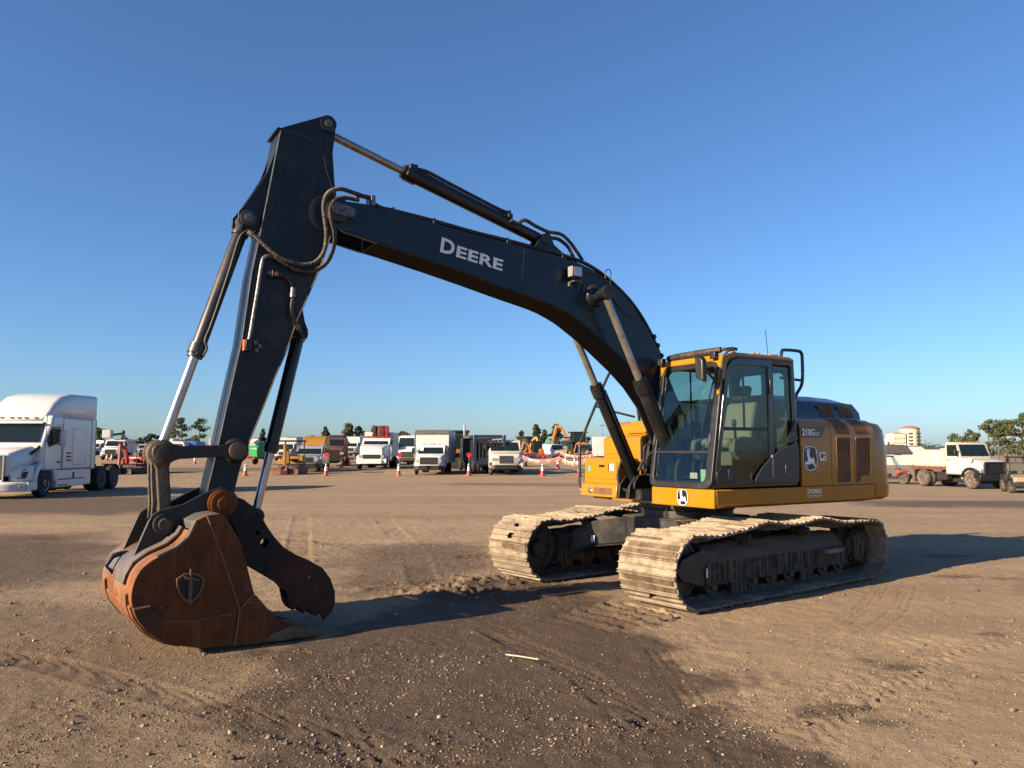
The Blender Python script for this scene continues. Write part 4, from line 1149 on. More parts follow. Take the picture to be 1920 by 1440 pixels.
# two ribbed hoses looping from the boom tip to the bucket cylinder
for k, pts in enumerate(([(5.84, .20, 3.74), (5.78, .23, 3.70), (5.72, .25, 3.645), (5.62, .27, 3.56), (5.49, .28, 3.495), (5.34, .29, 3.475), (5.21, .30, 3.52), (5.13, .30, 3.64), (5.115, .31, 3.80), (5.135, .32, 3.94), (5.155, .33, 4.06), (5.14, .33, 4.17), (5.08, .32, 4.25), (4.97, .29, 4.30), (4.85, .26, 4.30), (4.75, .24, 4.29)],
                         [(5.60, .24, 3.53), (5.50, .25, 3.475), (5.36, .25, 3.425), (5.22, .26, 3.435), (5.10, .265, 3.52), (5.03, .27, 3.67), (5.02, .28, 3.83), (5.06, .285, 3.97), (5.075, .285, 4.08), (5.03, .28, 4.17), (4.95, .255, 4.225), (4.85, .23, 4.24), (4.75, .22, 4.24)])):
    sp_ = smooth_path(pts, 22 if k == 0 else 24)
    cum = [0]
    for a, b in zip(sp_[:-1], sp_[1:]):
        cum.append(cum[-1] + (b - a).length)
    up(MB().tube(sp_, [.021 + .004 * math.sin(2 * math.pi * c / .021) for c in cum], 10), 'ribbed_hose', 'hose', arm, angle=70)
up(MB().lathe([(.022, 0), (.03, .004), (.03, .03), (.024, .035), (.024, .16), (.02, .16)], (4.78, .235, 4.29), (-1, 0, -.05), 12), 'hose_fitting', 'black', boom)
up(MB().lathe([(.02, 0), (.028, .004), (.028, .04), (.02, .05)], (5.80, .22, 3.72), (.75, -.3, .55), 10), 'hose_fitting', 'steel', arm)

# --- hydraulic cylinders: barrel as the part, rod and ends below it
def cylinder(name, p0, p1, rb, rr, f, rodm, barm, y=0.0, gl=.12, eye=.075, eyew=.07):
    a, b = Vector((p0[0], y, p0[1])), Vector((p1[0], y, p1[1]))
    d = b - a
    L0 = d.length
    n = d.normalized()
    br = MB().lathe([(rb * .5, .03), (rb * .95, .06), (rb, .07), (rb, f * L0 - gl), (rb * 1.22, f * L0 - gl + .004), (rb * 1.22, f * L0 - .025), (rb * 1.08, f * L0 - .02), (rb * 1.08, f * L0 + .015), (rr * 1.15, f * L0 + .018)], a, n, 24)
    br.cyl(a - Vector((0, eyew, 0)), a + Vector((0, eyew, 0)), eye, n=18)
    o = up(br, name, barm, bevel=0.0)
    rd = MB().cyl(a + n * (f * L0 - .02), b - n * (eye * .5), rr, n=20)
    up(rd, 'rod', rodm, o)
    up(MB().cyl(b - Vector((0, eyew, 0)), b + Vector((0, eyew, 0)), eye, n=18), 'rod_eye', barm, o)
    for k in range(10):
        ang = 2 * math.pi * k / 10
        _, u, w = MB.frame(n)
        q = a + n * (f * L0 - .027) + (u * math.cos(ang) + w * math.sin(ang)) * rb * 1.08
        up(MB().cyl(q, q + n * .016, .009, n=6), 'gland_bolt', barm, o)
    return o, a, n, L0
bc, ca, cn, cl = cylinder('bucket_cylinder', (5.835, 3.895), (6.515, 1.655), .066, .044, .60, 'chrome', 'greycyl')
up(MB().tube(smooth_path([(5.80, .10, 3.80), (5.86, .085, 3.76), (5.90, .07, 3.68), (5.97, .066, 3.4), (6.05, .066, 3.1), (6.13, .066, 2.82), (6.17, .066, 2.70), (6.155, .075, 2.62), (6.185, .07, 2.55)], 5), .013, 8), 'cylinder_pipe', 'greycyl', bc)
up(MB().lathe([(.076, 0), (.08, .003), (.08, .03), (.076, .033)], ca + cn * .12, cn, 20), 'pipe_clamp', 'black', bc)
ac, aa, an, al = cylinder('arm_cylinder', (2.33, 4.22), (5.085, 4.985), .072, .043, .665, 'chrome_worn', 'darkcyl', gl=.16)
for k, dz in enumerate((.098, .105)):
    yy = .05 - .1 * k
    up(MB().tube(smooth_path([aa + an * t + Vector((0, yy, h)) for t, h in ((.50, .13), (.62, dz), (1.0, dz), (1.4, dz + .005), (1.62, dz + .01), (1.74, .085))], 5), .020, 8), 'cylinder_pipe', 'black', ac)
up(MB().box(2.80, 2.86, -.07, .09, 4.40, 4.455), 'pipe_clamp', 'black', ac, bevel=0.005)
up(MB().box(4.02, 4.12, -.06, .08, 4.735, 4.81), 'pipe_port', 'darkcyl', ac, bevel=0.008)
up(MB().lathe([(.035, 0), (.035, .012), (.015, .014)], (2.33, .105, 4.22), (0, 1, 0), 14), 'pin_end', 'pin', boom)
up(MB().lathe([(.07, 0), (.07, .02), (.05, .022)], (2.33, .098, 4.22), (0, 1, 0), 20), 'pin_boss', 'darkcyl', boom)
for y in (.435, -.435):
    o, q, n_, l_ = cylinder('boom_cylinder', (.49, 1.2), (1.72, 3.56), .075, .045, .565, 'chrome_worn', 'darkcyl', y=y, gl=.17, eye=.08, eyew=.06)
    up(MB().tube(smooth_path([q + n_ * t + Vector((-.095 + .0, 0, .05)) for t in (.15, .5, 1.0, 1.38)], 4), .017, 8), 'cylinder_pipe', 'black', o)
    s = 1 if y > 0 else -1
    up(MB().lathe([(.085, 0), (.088, .004), (.088, .05), (.05, .055)], (1.72, y + s * .055, 3.56), (0, s, 0), 20), 'rod_cap', 'black', o)
    up(MB().tube(smooth_path([(.62, y + .1 * s, 1.62), (.72, y + .12 * s, 1.4), (.68, y + .12 * s, 1.18), (.5, y + .05, 1.08)], 5), .02, 8), 'hydraulic_hose', 'rubber', o)
tc, ta, tn, tl = cylinder('thumb_cylinder', (5.275, 2.83), (5.655, 1.05), .062, .040, .655, 'chrome', 'darkcyl', gl=.08)

# --- bucket linkage
def bone(a, b, ra, rb_, w):
    a, b = Vector(a), Vector(b)
    d = (b - a).normalized()
    n = Vector((-d.y, d.x))
    an = math.atan2(d.y, d.x)
    out = [(a.x + ra * math.cos(an + R(t)), a.y + ra * math.sin(an + R(t))) for t in range(55, 306, 25)]
    out += [tuple(a.lerp(b, .22) - n * w), tuple(a.lerp(b, .78) - n * w)]
    out += [(b.x + rb_ * math.cos(an + R(t)), b.y + rb_ * math.sin(an + R(t))) for t in range(-125, 126, 25)]
    out += [tuple(a.lerp(b, .78) + n * w), tuple(a.lerp(b, .22) + n * w)]
    return out
for s in (1, -1):
    y0, y1 = sorted((s * .225, s * .27))
    o = up(MB().prism(bone((6.51, 1.65), (5.89, 1.67), .10, .10, .055), y0, y1), 'side_link', 'ear', bevel=0.006)
    up(MB().lathe([(.09, 0), (.095, .004), (.095, .03), (.06, .034)], (6.51, s * .27, 1.65), (0, s, 0), 22), 'link_collar', 'tan_link', o)
    up(MB().lathe([(.052, 0), (.052, .012), (.02, .014)], (6.51, s * .302, 1.65), (0, s, 0), 18), 'pin_end', 'ear', o)
    up(MB().lathe([(.075, 0), (.078, .004), (.078, .03), (.045, .034)], (5.89, s * .27, 1.67), (0, s, 0), 22), 'link_collar', 'tan_link', o)
hl = MB().prism(bone((6.515, 1.65), (6.46, 1.03), .105, .105, .058), -.14, .14)
hlo = up(hl, 'bucket_link', 'tan_link', bevel=0.02, seg=3)
for y in (-.19, .15):
    up(MB().lathe([(.108, 0), (.118, .006), (.118, .034), (.108, .04)], (6.515, y, 1.65), (0, 1, 0), 26), 'link_collar', 'tan_link', hlo)
for y in (-.13, .10):
    up(MB().prism([(6.60, 1.6), (6.59, 1.4), (6.575, 1.2), (6.58, 1.05), (6.54, 1.1), (6.53, 1.3), (6.54, 1.56)], y, y + .03), 'link_rib', 'tan_link', hlo, bevel=0.008)

# --- bucket
BW = .655
OUTL = [(6.33, 1.0), (6.365, .94), (6.45, .865), (6.60, .80), (6.70, .73), (6.755, .635), (6.775, .52), (6.765, .43), (6.735, .34), (6.65, .22), (6.58, .16), (6.5, .11), (6.38, .068), (6.25, .04), (5.96, .012), (5.69, .0), (5.44, .004)]
HS, HH = OUTL[7:13], OUTL[6:12]
OUTL = [(p.x, p.y) for p in smooth_path([(x, z, 0) for x, z in OUTL], 4)]
bk_ = MB()
inn = []
for i, (x, z) in enumerate(OUTL):
    a = Vector(OUTL[max(0, i - 1)])
    b = Vector(OUTL[min(len(OUTL) - 1, i + 1)])
    d = (b - a).normalized()
    inn.append((x + d.y * .024, z - d.x * .024))
bk_.prism(OUTL + inn[::-1], -BW, BW)
bkt = up(bk_, 'bucket', 'rust_bright', bevel=0.004, angle=26)
SIDE = OUTL + [(5.40, .06), (5.47, .09), (5.54, .14), (5.67, .28), (5.78, .41), (5.80, .46), (5.87, .71), (5.94, .92), (6.05, 1.10), (6.1, 1.135), (6.21, 1.125), (6.30, 1.085)]
for s in (1, -1):
    y0, y1 = sorted((s * (BW - .028), s * (BW + .004)))
    up(MB().prism([(6.0 + (x - 6.0) * .995, .5 + (z - .5) * .995) for x, z in SIDE], y0, y1), 'side_plate', 'rust', bkt, bevel=0.003)
    y0, y1 = sorted((s * BW, s * (BW + .02)))
    up(MB().prism([(6.755, .40), (6.73, .335), (6.65, .215), (6.5, .105), (6.25, .036), (5.955, .008), (5.94, .285), (6.28, .265), (6.48, .29), (6.56, .345), (6.63, .415)], y0, y1), 'heel_wear_plate', 'rust', bkt, bevel=0.005)
    y0, y1 = sorted((s * BW, s * (BW + .026)))
    up(MB().prism([(5.95, .006), (5.915, .31), (5.80, .425), (5.775, .41), (5.67, .28), (5.54, .14), (5.47, .09), (5.38, .05), (5.42, .002), (5.69, -.004)], y0, y1), 'side_cutter', 'rust', bkt, bevel=0.005)
    up(MB().tube([(6.21, s * (BW + .006), 1.12), (6.06, s * (BW + .006), .73), (5.915, s * (BW + .012), .31)], .010, 6), 'weld_bead', 'rust_weld', bkt)
    up(MB().tube([(5.915, s * (BW + .024), .31), (5.95, s * (BW + .024), .012)], .011, 6), 'weld_bead', 'rust_weld', bkt)
    up(MB().tube([(5.915, s * (BW + .024), .31), (5.80, s * (BW + .02), .425)], .011, 6), 'weld_bead', 'rust_weld', bkt)
    up(MB().tube([(6.755, s * (BW + .018), .41), (6.63, s * (BW + .018), .42)], .011, 6), 'weld_bead', 'rust_weld', bkt)
    up(MB().tube([(6.46, s * (BW + .016), .285), (6.28, s * (BW + .016), .262), (5.94, s * (BW + .016), .285)], .008, 6), 'weld_bead', 'rust_weld', bkt)
# wear straps round the heel
up(MB().prism([(x + .018, z - .006) for x, z in HS] + [(x - .004, z + .004) for x, z in HS[::-1]], -BW + .01, BW - .01), 'heel_strip', 'rust_bright', bkt, bevel=0.004, angle=26)
for y in (-.45, .50):
    up(MB().prism([(x + .028, z - .010) for x, z in HH] + [(x - .004, z + .004) for x, z in HH[::-1]], y, y + .06), 'wear_strap', 'rust_bright', bkt, bevel=0.004)
# saddle plate under the ears (worn grey paint)
SD = [(6.34, 1.01), (6.375, .95), (6.46, .878), (6.60, .815), (6.715, .74), (6.77, .64), (6.785, .57)]
up(MB().prism([(x + .012, z + .014) for x, z in SD] + [(x - .004, z - .004) for x, z in SD[::-1]], -.42, .42), 'saddle_plate', 'bucket_grey', bkt, bevel=0.004, angle=30)
up(MB().prism([(6.30, 1.09), (6.36, .96), (6.45, .885), (6.60, .818), (6.57, .80), (6.44, .86), (6.35, .93), (6.28, 1.06)], BW - .06, BW + .012), 'edge_plate', 'bucket_grey', bkt, bevel=0.005)
tube_top = MB().prism([(6.31, 1.07), (6.21, 1.12), (6.1, 1.135), (6.04, 1.10), (6.06, 1.06), (6.3, .99)], -BW + .03, BW - .03)
up(tube_top, 'torque_tube', 'bucket_grey', bkt, bevel=0.01)
EAR = [(6.74, .66), (6.70, .76), (6.64, .92), (6.585, 1.06), (6.555, 1.115), (6.49, 1.155), (6.30, 1.20), (6.14, 1.285), (6.04, 1.325), (5.97, 1.34), (5.89, 1.31), (5.84, 1.23), (5.845, 1.13), (5.9, 1.07), (6.04, 1.05), (6.28, 1.02), (6.37, .92), (6.46, .84), (6.60, .79)]
for s in (1, -1):
    y0, y1 = sorted((s * .215, s * .255))
    e_ = up(MB().prism(EAR, y0, y1), 'ear_plate', 'ear', bkt, bevel=0.006)
    up(MB().lathe([(.085, 0), (.09, .004), (.09, .04), (.08, .046), (.075, .046)], (6.465, s * .255, 1.035), (0, s, 0), 24), 'pin_collar', 'ear', bkt)
    up(MB().lathe([(.052, 0), (.052, .03), (.046, .034), (.02, .034)], (6.465, s * .29, 1.035), (0, s, 0), 18), 'pin_end', 'tan_link', bkt)
    up(MB().lathe([(.12, 0), (.128, .005), (.128, .03), (.108, .034), (.108, .055), (.115, .058), (.115, .075), (.085, .08), (.06, .08)], (5.975, s * .255, 1.195), (0, s, 0), 28), 'pin_boss', 'rust', bkt)
    up(MB().lathe([(.062, 0), (.062, .02), (.05, .024), (.02, .024)], (5.975, s * .328, 1.195), (0, s, 0), 20), 'pin_end', 'rust', bkt)
# lifting eye at the back
up(MB().ring([(6.86, .68), (6.80, .77), (6.73, .79), (6.66, .79), (6.70, .70), (6.77, .56)], [(6.83, .67), (6.785, .735), (6.74, .75), (6.715, .74), (6.735, .70), (6.78, .63)], -.10, -.04), 'lifting_eye', 'ear', bkt, bevel=0.006)
# teeth
for k in range(5):
    y = -.64 + k * .32
    ad = MB().loft([[(x, y - w, z0), (x, y + w, z0), (x, y + w, z1), (x, y - w, z1)] for x, w, z0, z1 in ((5.70, .055, .012, .03), (5.62, .06, .0, .075), (5.50, .06, -.004, .10), (5.42, .052, -.002, .09), (5.36, .045, .004, .075))])
    up(ad, 'tooth_adapter', 'rust_bright', bkt, bevel=0.006)
    th = MB().loft([[(x, y - w, z0), (x, y + w, z0), (x, y + w, z1), (x, y - w, z1)] for x, w, z0, z1 in ((5.42, .05, .0, .095), (5.36, .052, -.004, .085), (5.26, .046, -.008, .045), (5.18, .04, -.012, .004))])
    up(th, 'tooth', 'rust_weld', bkt, bevel=0.006)
up(MB().box(5.36, 5.72, -BW, BW, -.012, .016), 'cutting_lip', 'rust', bkt, bevel=0.004)
# cast shield with an upright sword
SH = [(6.445, .62), (6.39, .655), (6.325, .665), (6.265, .645), (6.215, .605), (6.215, .55), (6.235, .49), (6.275, .44), (6.325, .395), (6.375, .435), (6.42, .495), (6.44, .56)]
cxz = (6.33, .55)
SI = [(cxz[0] + (x - cxz[0]) * .82, cxz[1] + (z - cxz[1]) * .82) for x, z in SH]
sh_ = up(MB().prism(SI, BW + .003, BW + .008), 'shield_badge', 'ear', bkt)
up(MB().ring(SH, SI, BW + .002, BW + .03), 'shield_rim', 'rust_weld', bkt, bevel=0.004)
up(MB().prism([(6.34, .69), (6.318, .69), (6.318, .62), (6.26, .60), (6.262, .583), (6.315, .598), (6.312, .43), (6.328, .39), (6.345, .43), (6.342, .602), (6.385, .615), (6.382, .635), (6.34, .625)], BW + .006, BW + .034), 'shield_sword', 'rust_weld', bkt, bevel=0.004)
for x, z, r in ((6.13, .695, .011), (5.83, .36, .012), (5.79, .19, .009), (5.70, .22, .009), (6.55, .40, .009)):
    up(MB().lathe([(r, 0), (r, .006), (r * .5, .009)], (x, BW + (.003 if x > 5.9 else .026), z), (0, 1, 0), 10), 'bolt_head', 'steel', bkt)

th_, pv = R(5.0), Vector((6.1, .655, 0))
bkt.rotation_euler[2] = SW + th_
bkt.location = Matrix.Rotation(SW, 3, 'Z') @ (pv - Matrix.Rotation(th_, 3, 'Z') @ pv)
# --- thumb: two profiled plates, a back sheet between them, teeth
TH = [(5.91, 1.26), (5.81, 1.22), (5.72, 1.15), (5.65, 1.06), (5.58, .94), (5.51, .84), (5.42, .74), (5.31, .67), (5.17, .60), (5.04, .52), (4.96, .41), (4.92, .30), (4.915, .19), (4.95, .10), (5.03, .035), (5.065, .13), (5.13, .09), (5.17, .17), (5.23, .12), (5.27, .20), (5.33, .16), (5.365, .22), (5.39, .34), (5.44, .40), (5.59, .50), (5.73, .59), (5.79, .68), (5.84, .90), (5.90, 1.02), (6.02, 1.06), (6.07, 1.17), (6.03, 1.27)]
def keyhole(poly, i, cx, cz, r, n=14):
    p = Vector(poly[i])
    a0 = math.atan2(p.y - cz, p.x - cx)
    h = [(cx + r * math.cos(a0 - 2 * math.pi * (k + .02) / n * (n / (n + .0))), cz + r * math.sin(a0 - 2 * math.pi * (k + .02) / n)) for k in range(n)]
    return poly[:i + 1] + h + [(h[0][0] + .0004, h[0][1] + .0004), (p.x + .0004, p.y + .0004)] + poly[i + 1:]
tmb = None
for s in (1, -1):
    y0, y1 = (.165, .205) if s > 0 else (-.06, -.02)
    tp = MB().prism(keyhole(keyhole(TH, 5, 5.60, .81, .045), 3, 5.672, .905, .022), y0, y1)
    if tmb is None:
        tmb = up(tp, 'thumb', 'thumb', bevel=0.0)
    else:
        up(tp, 'thumb_plate', 'thumb', tmb)
    up(MB().lathe([(.016, 0), (.016, .012), (.008, .014)], (5.185, .205 if s > 0 else -.06, .46), (0, s, 0), 10), 'bolt_head', 'steel', tmb)
BKL = TH[2:14]
up(MB().prism([(x - .008, z + .008) for x, z in BKL] + [(x + .03, z - .02) for x, z in BKL[::-1]], -.03, .167), 'thumb_back_sheet', 'thumb', tmb, bevel=0.004)
INL = [(5.40, .35), (5.45, .41), (5.60, .51), (5.73, .60)]
up(MB().prism(INL + [(x - .02, z + .03) for x, z in INL[::-1]], -.03, .167), 'thumb_inner_sheet', 'thumb', tmb, bevel=0.004)
up(MB().cyl((5.66, -.02, 1.04), (5.66, .164, 1.04), .04, n=18), 'thumb_pin', 'ear', tmb)
for k, (x, z) in enumerate(((5.13, .09), (5.23, .12), (5.33, .16))):
    up(MB().prism([(x - .05, z + .11), (x, z), (x + .05, z + .10)], -.025, .164), 'thumb_tooth', 'thumb', tmb, bevel=0.004)

# --- cab
S_ = [(.895, 1.235), (.905, 1.36), (.80, 1.97), (.745, 2.32), (.70, 2.60), (.655, 2.70), (.58, 2.77), (.46, 2.805), (.0, 2.81), (-.54, 2.81), (-.578, 2.76), (-.588, 2.5), (-.605, 2.0), (-.605, 1.28), (-.57, 1.235)]
I_ = [(.825, 1.305), (.838, 1.40), (.738, 1.97), (.682, 2.31), (.635, 2.55), (.60, 2.625), (.545, 2.685), (.45, 2.715), (.0, 2.72), (-.49, 2.72), (-.51, 2.70), (-.518, 2.5), (-.53, 2.0), (-.53, 1.33), (-.50, 1.305)]
cabp = MB().ring(S_, I_, 1.265, 1.33)
cab = up(cabp, 'cab', 'blackgloss', bevel=0.016, seg=3)
up(MB().ring(S_, I_, .30, .36), 'right_side_frame', 'blackgloss', cab, bevel=0.014)
up(MB().box(-.145, -.035, 1.262, 1.338, 1.29, 2.735), 'door_post', 'blackgloss', cab, bevel=0.012)
up(MB().box(-.19, -.148, 1.26, 1.325, 1.29, 2.735), 'door_post', 'black', cab, bevel=0.008)
DR = [(.86, 1.27), (.872, 1.38), (.768, 1.97), (.712, 2.31), (.667, 2.58), (.625, 2.665), (.56, 2.73), (.455, 2.765), (.0, 2.77), (-.142, 2.77), (-.142, 1.27)]
DI = [(.80, 1.33), (.808, 1.42), (.708, 1.97), (.652, 2.29), (.605, 2.53), (.57, 2.60), (.52, 2.655), (.44, 2.68), (.0, 2.685), (-.055, 2.685), (-.055, 1.33)]
door = up(MB().ring(DR, DI, 1.325, 1.352), 'door', 'blackgloss', cab, bevel=0.008)
up(MB().box(-.055, .735, 1.322, 1.345, 1.905, 1.945), 'door_bar', 'black', cab, bevel=0.006)
up(MB().box(.33, .36, 1.316, 1.33, 1.945, 2.685), 'slider_rail', 'black', cab, bevel=0.003)
up(MB().prism([(.712, 1.945), (.652, 2.29), (.605, 2.53), (.57, 2.60), (.52, 2.655), (.44, 2.68), (.0, 2.685), (-.055, 2.685), (-.055, 1.945)], 1.332, 1.336), 'door_window', 'cabglass', cab)
up(MB().prism([(.80, 1.33), (.808, 1.42), (.722, 1.905), (-.055, 1.905), (-.055, 1.33)], 1.332, 1.336), 'lower_door_window', 'cabglass', cab)
up(MB().prism([(-.19, 1.33), (-.19, 2.705), (-.505, 2.705), (-.518, 2.5), (-.53, 2.0), (-.53, 1.33)], 1.30, 1.304), 'rear_side_window', 'cabglass', cab)
up(MB().prism(I_, .325, .329), 'right_window', 'cabglass', cab)
up(MB().tube([(.05, .315, 2.0), (.75, .315, 2.0)], .012, 6), 'guard_bar', 'black', cab)
up(MB().tube([(-.5, .315, 2.3), (.70, .315, 2.3)], .012, 6), 'guard_bar', 'black', cab)
up(MB().tube([(.2, .315, 1.4), (.2, .315, 2.7)], .012, 6), 'guard_bar', 'black', cab)
# lower mouldings on the door
cov = up(MB().prism([(.245, 1.285), (.20, 1.37), (.10, 1.47), (-.05, 1.585), (-.2, 1.665), (-.36, 1.72), (-.56, 1.775), (-.575, 1.6), (-.565, 1.285)], 1.345, 1.372), 'door_cover', 'greymould', cab, bevel=0.012, seg=3)
up(MB().prism([(-.3, 1.50), (-.52, 1.60), (-.53, 1.57), (-.36, 1.46), (-.33, 1.36), (-.30, 1.38)], 1.368, 1.382), 'cover_rib', 'greymould', cab, bevel=0.006)
up(MB().prism([(-.30, 1.735), (-.42, 1.86), (-.52, 2.05), (-.545, 2.05), (-.575, 1.80)], 1.335, 1.362), 'latch_housing', 'greymould', cab, bevel=0.01)
up(MB().prism([(-.47, 1.83), (-.485, 1.92), (-.515, 1.92), (-.52, 1.83)], 1.362, 1.37), 'door_latch', 'black', cab, bevel=0.003)
up(MB().prism([(.85, 1.30), (.855, 1.42), (.78, 1.50), (.60, 1.505), (.54, 1.43), (.50, 1.29)], 1.34, 1.362), 'grab_panel', 'black', cab, bevel=0.01)
up(MB().prism(rrect(.60, .68, 1.33, 1.47, .035), 1.36, 1.37), 'grab_recess', 'greymould', cab, bevel=0.004)
up(MB().box(-.108, -.07, 1.352, 1.374, 1.35, 1.62), 'hinge', 'steel', cab, bevel=0.006)
up(MB().box(-.115, -.075, 1.345, 1.37, 2.36, 2.54), 'hinge', 'greymould', cab, bevel=0.006)
# front: slanted frame, divided windscreen
def slant(mb):
    mb.v = [(x + .852 - .165 * (z - 1.36), y, z) for x, y, z in mb.v]
    return mb
def fring(y0, y1, z0, z1, r):
    return rrect(y0, y1, z0, z1, r, 5)
up(slant(MB().ring(fring(.29, 1.335, 1.23, 2.73, .10), fring(.355, 1.225, 1.305, 2.66, .07), 0, .06, 'x')), 'windscreen_frame', 'black', cab, bevel=0.01)
up(slant(MB().box(.01, .05, .35, 1.23, 1.635, 1.672)), 'windscreen_bar', 'black', cab, bevel=0.005)
up(slant(MB().box(.028, .032, .35, 1.23, 1.672, 2.67)), 'windscreen', 'cabglass', cab)
up(slant(MB().box(.028, .032, .35, 1.23, 1.30, 1.635)), 'lower_windscreen', 'cabglass', cab)
for z in (1.72, 2.46):
    up(slant(MB().box(.05, .075, 1.225, 1.265, z, z + .15)), 'windscreen_catch', 'greymould', cab, bevel=0.005)
    up(slant(MB().box(.05, .075, .295, .33, z, z + .15)), 'windscreen_catch', 'greymould', cab, bevel=0.005)
# roof
up(MB().prism([(.685, 2.70), (.655, 2.755), (.59, 2.80), (.46, 2.832), (0, 2.84), (-.5, 2.836), (-.585, 2.81), (-.585, 2.73), (.55, 2.70)], .295, 1.33), 'roof', 'yellow', cab, bevel=0.02, seg=3)
up(slant(MB().prism([(.283, 2.50), (.283, 2.76), (.325, 2.80), (1.305, 2.80), (1.347, 2.76), (1.347, 2.50), (1.318, 2.50), (1.30, 2.62), (1.24, 2.70), (1.16, 2.725), (.44, 2.725), (.36, 2.70), (.325, 2.62), (.312, 2.50)], .0, .072, 'x')), 'roof_front', 'yellow', cab, bevel=0.012)
OF = [(.775, 2.32), (.735, 2.60), (.69, 2.715), (.61, 2.795), (.47, 2.838)]
up(MB().prism(OF + [(.45, 2.81), (.575, 2.775), (.65, 2.705), (.695, 2.60), (.74, 2.32)], 1.30, 1.345), 'pillar_cap', 'yellow', cab, bevel=0.006)
for x in (-.02, .06, .42):
    up(MB().box(x - .02, x + .02, 1.22, 1.26, 2.84, 2.862), 'roof_plug', 'yellow', cab, bevel=0.004)
up(MB().box(-.46, -.3, .85, 1.2, 2.836, 2.875), 'roof_vent', 'yellow', cab, bevel=0.01)
up(MB().tube(smooth_path([(.655, .40, 2.825), (.665, .45, 2.835), (.672, .8, 2.842), (.672, 1.15, 2.845), (.655, 1.28, 2.855)], 5), [.034 + .012 * math.sin(math.pi * min(1, k / 20)) for k in range(21)], 12), 'rain_visor', 'rubber', cab)
up(MB().tube(smooth_path([(.655, 1.22, 2.855), (.62, 1.30, 2.86), (.50, 1.32, 2.875), (.44, 1.32, 2.87)], 5), .02, 8), 'visor_hose', 'rubber', cab)
up(MB().tube(smooth_path([(.50, 1.335, 2.865), (.62, 1.345, 2.83), (.70, 1.352, 2.74), (.74, 1.355, 2.6), (.78, 1.36, 2.35)], 5), .016, 8), 'cab_hose', 'rubber', cab)
for y in (.30, 1.19):
    up(MB().box(.69, .76, y, y + .085, 2.745, 2.835), 'lamp_bracket', 'black', cab, bevel=0.008)
# mirror, wiper, rails, aerial
mir = up(MB().loft([[(x, y, z) for y, z in pts] for x, pts in ((.99, [(1.23, 2.50), (1.36, 2.44), (1.375, 2.48), (1.375, 2.70), (1.34, 2.745), (1.235, 2.775), (1.22, 2.74)]), (1.05, [(1.25, 2.51), (1.35, 2.46), (1.36, 2.49), (1.36, 2.69), (1.33, 2.73), (1.25, 2.755), (1.235, 2.73)]))]), 'mirror', 'black', bevel=0.014, seg=3)
up(MB().tube(smooth_path([(.74, 1.33, 2.42), (.84, 1.36, 2.46), (.94, 1.34, 2.56), (1.0, 1.31, 2.60)], 4), .014, 8), 'mirror_arm', 'black', mir)
up(MB().tube([(.79, 1.29, 2.52), (.84, 1.24, 2.25), (.88, 1.17, 1.93)], .010, 6), 'wiper', 'black', cab)
up(MB().tube(smooth_path([(.90, .30, 1.36), (.945, .24, 1.40), (.95, .24, 1.60), (.94, .24, 1.72), (.885, .29, 1.76)], 5), .014, 8), 'front_rail', 'black', cab)
up(MB().tube(smooth_path([(-.62, 1.1, 2.83), (-.64, 1.1, 2.94), (-.70, 1.1, 2.965), (-.95, 1.1, 2.97), (-1.02, 1.1, 2.95), (-1.04, 1.1, 2.87), (-1.02, 1.1, 2.55), (-.88, 1.1, 2.36), (-.86, 1.1, 2.1)], 5), .021, 10), 'grab_rail', 'black')
up(MB().tube([(-.60, 1.1, 2.60), (-1.025, 1.1, 2.585)], .018, 8), 'grab_rail', 'black')
up(MB().tube([(-.50, 1.0, 2.84), (-.46, 1.0, 3.22)], .0045, 6), 'aerial', 'black')
# interior
up(MB().box(-.55, .80, .36, 1.27, 1.24, 1.30), 'cab_floor', 'interior_dark', cab)
up(MB().ring(rrect(.36, 1.27, 1.3, 2.73, .02, 2), rrect(.44, 1.19, 1.95, 2.66, .08, 2), -.59, -.55, 'x'), 'rear_wall', 'interior_dark', cab)
up(MB().box(-.576, -.572, .43, 1.20, 1.94, 2.67), 'rear_window', 'cabglass', cab)
up(MB().box(-.55, .62, .36, 1.27, 2.69, 2.715), 'headliner', 'interior', cab)
se = up(MB().prism([(-.15, 1.66), (.32, 1.70), (.36, 1.78), (.30, 1.83), (-.14, 1.78)], .60, 1.06), 'operator_seat', 'seat', cab, bevel=0.04, seg=3)
up(MB().prism([(-.16, 1.74), (-.03, 1.80), (-.14, 2.26), (-.22, 2.29), (-.28, 2.24)], .60, 1.06), 'seat_back', 'seat', cab, bevel=0.045, seg=3)
up(MB().prism([(-.20, 2.30), (-.12, 2.31), (-.13, 2.47), (-.20, 2.50), (-.25, 2.46)], .70, .96), 'headrest', 'headrest', cab, bevel=0.035, seg=3)
up(MB().box(-.1, .25, .64, 1.02, 1.30, 1.66), 'seat_base', 'interior', cab, bevel=0.03)
for y in (.44, 1.12):
    cn_ = up(MB().prism([(-.25, 1.5), (.30, 1.55), (.42, 1.66), (.40, 1.80), (.22, 1.84), (-.25, 1.78)], y, y + .13), 'console', 'interior', cab, bevel=0.03)
    up(MB().tube([(.34, y + .065, 1.78), (.36, y + .065, 1.96)], .016, 8), 'joystick', 'interior_dark', cab)
    up(MB().ball((.365, y + .065, 2.0), (.03, .03, .05)), 'joystick_grip', 'interior_dark', cab)
up(MB().box(.55, .62, .40, .60, 1.95, 2.12), 'monitor', 'interior_dark', cab, bevel=0.012)
up(MB().tube([(.58, .45, 1.3), (.59, .47, 1.97)], .02, 8), 'monitor_post', 'interior_dark', cab)
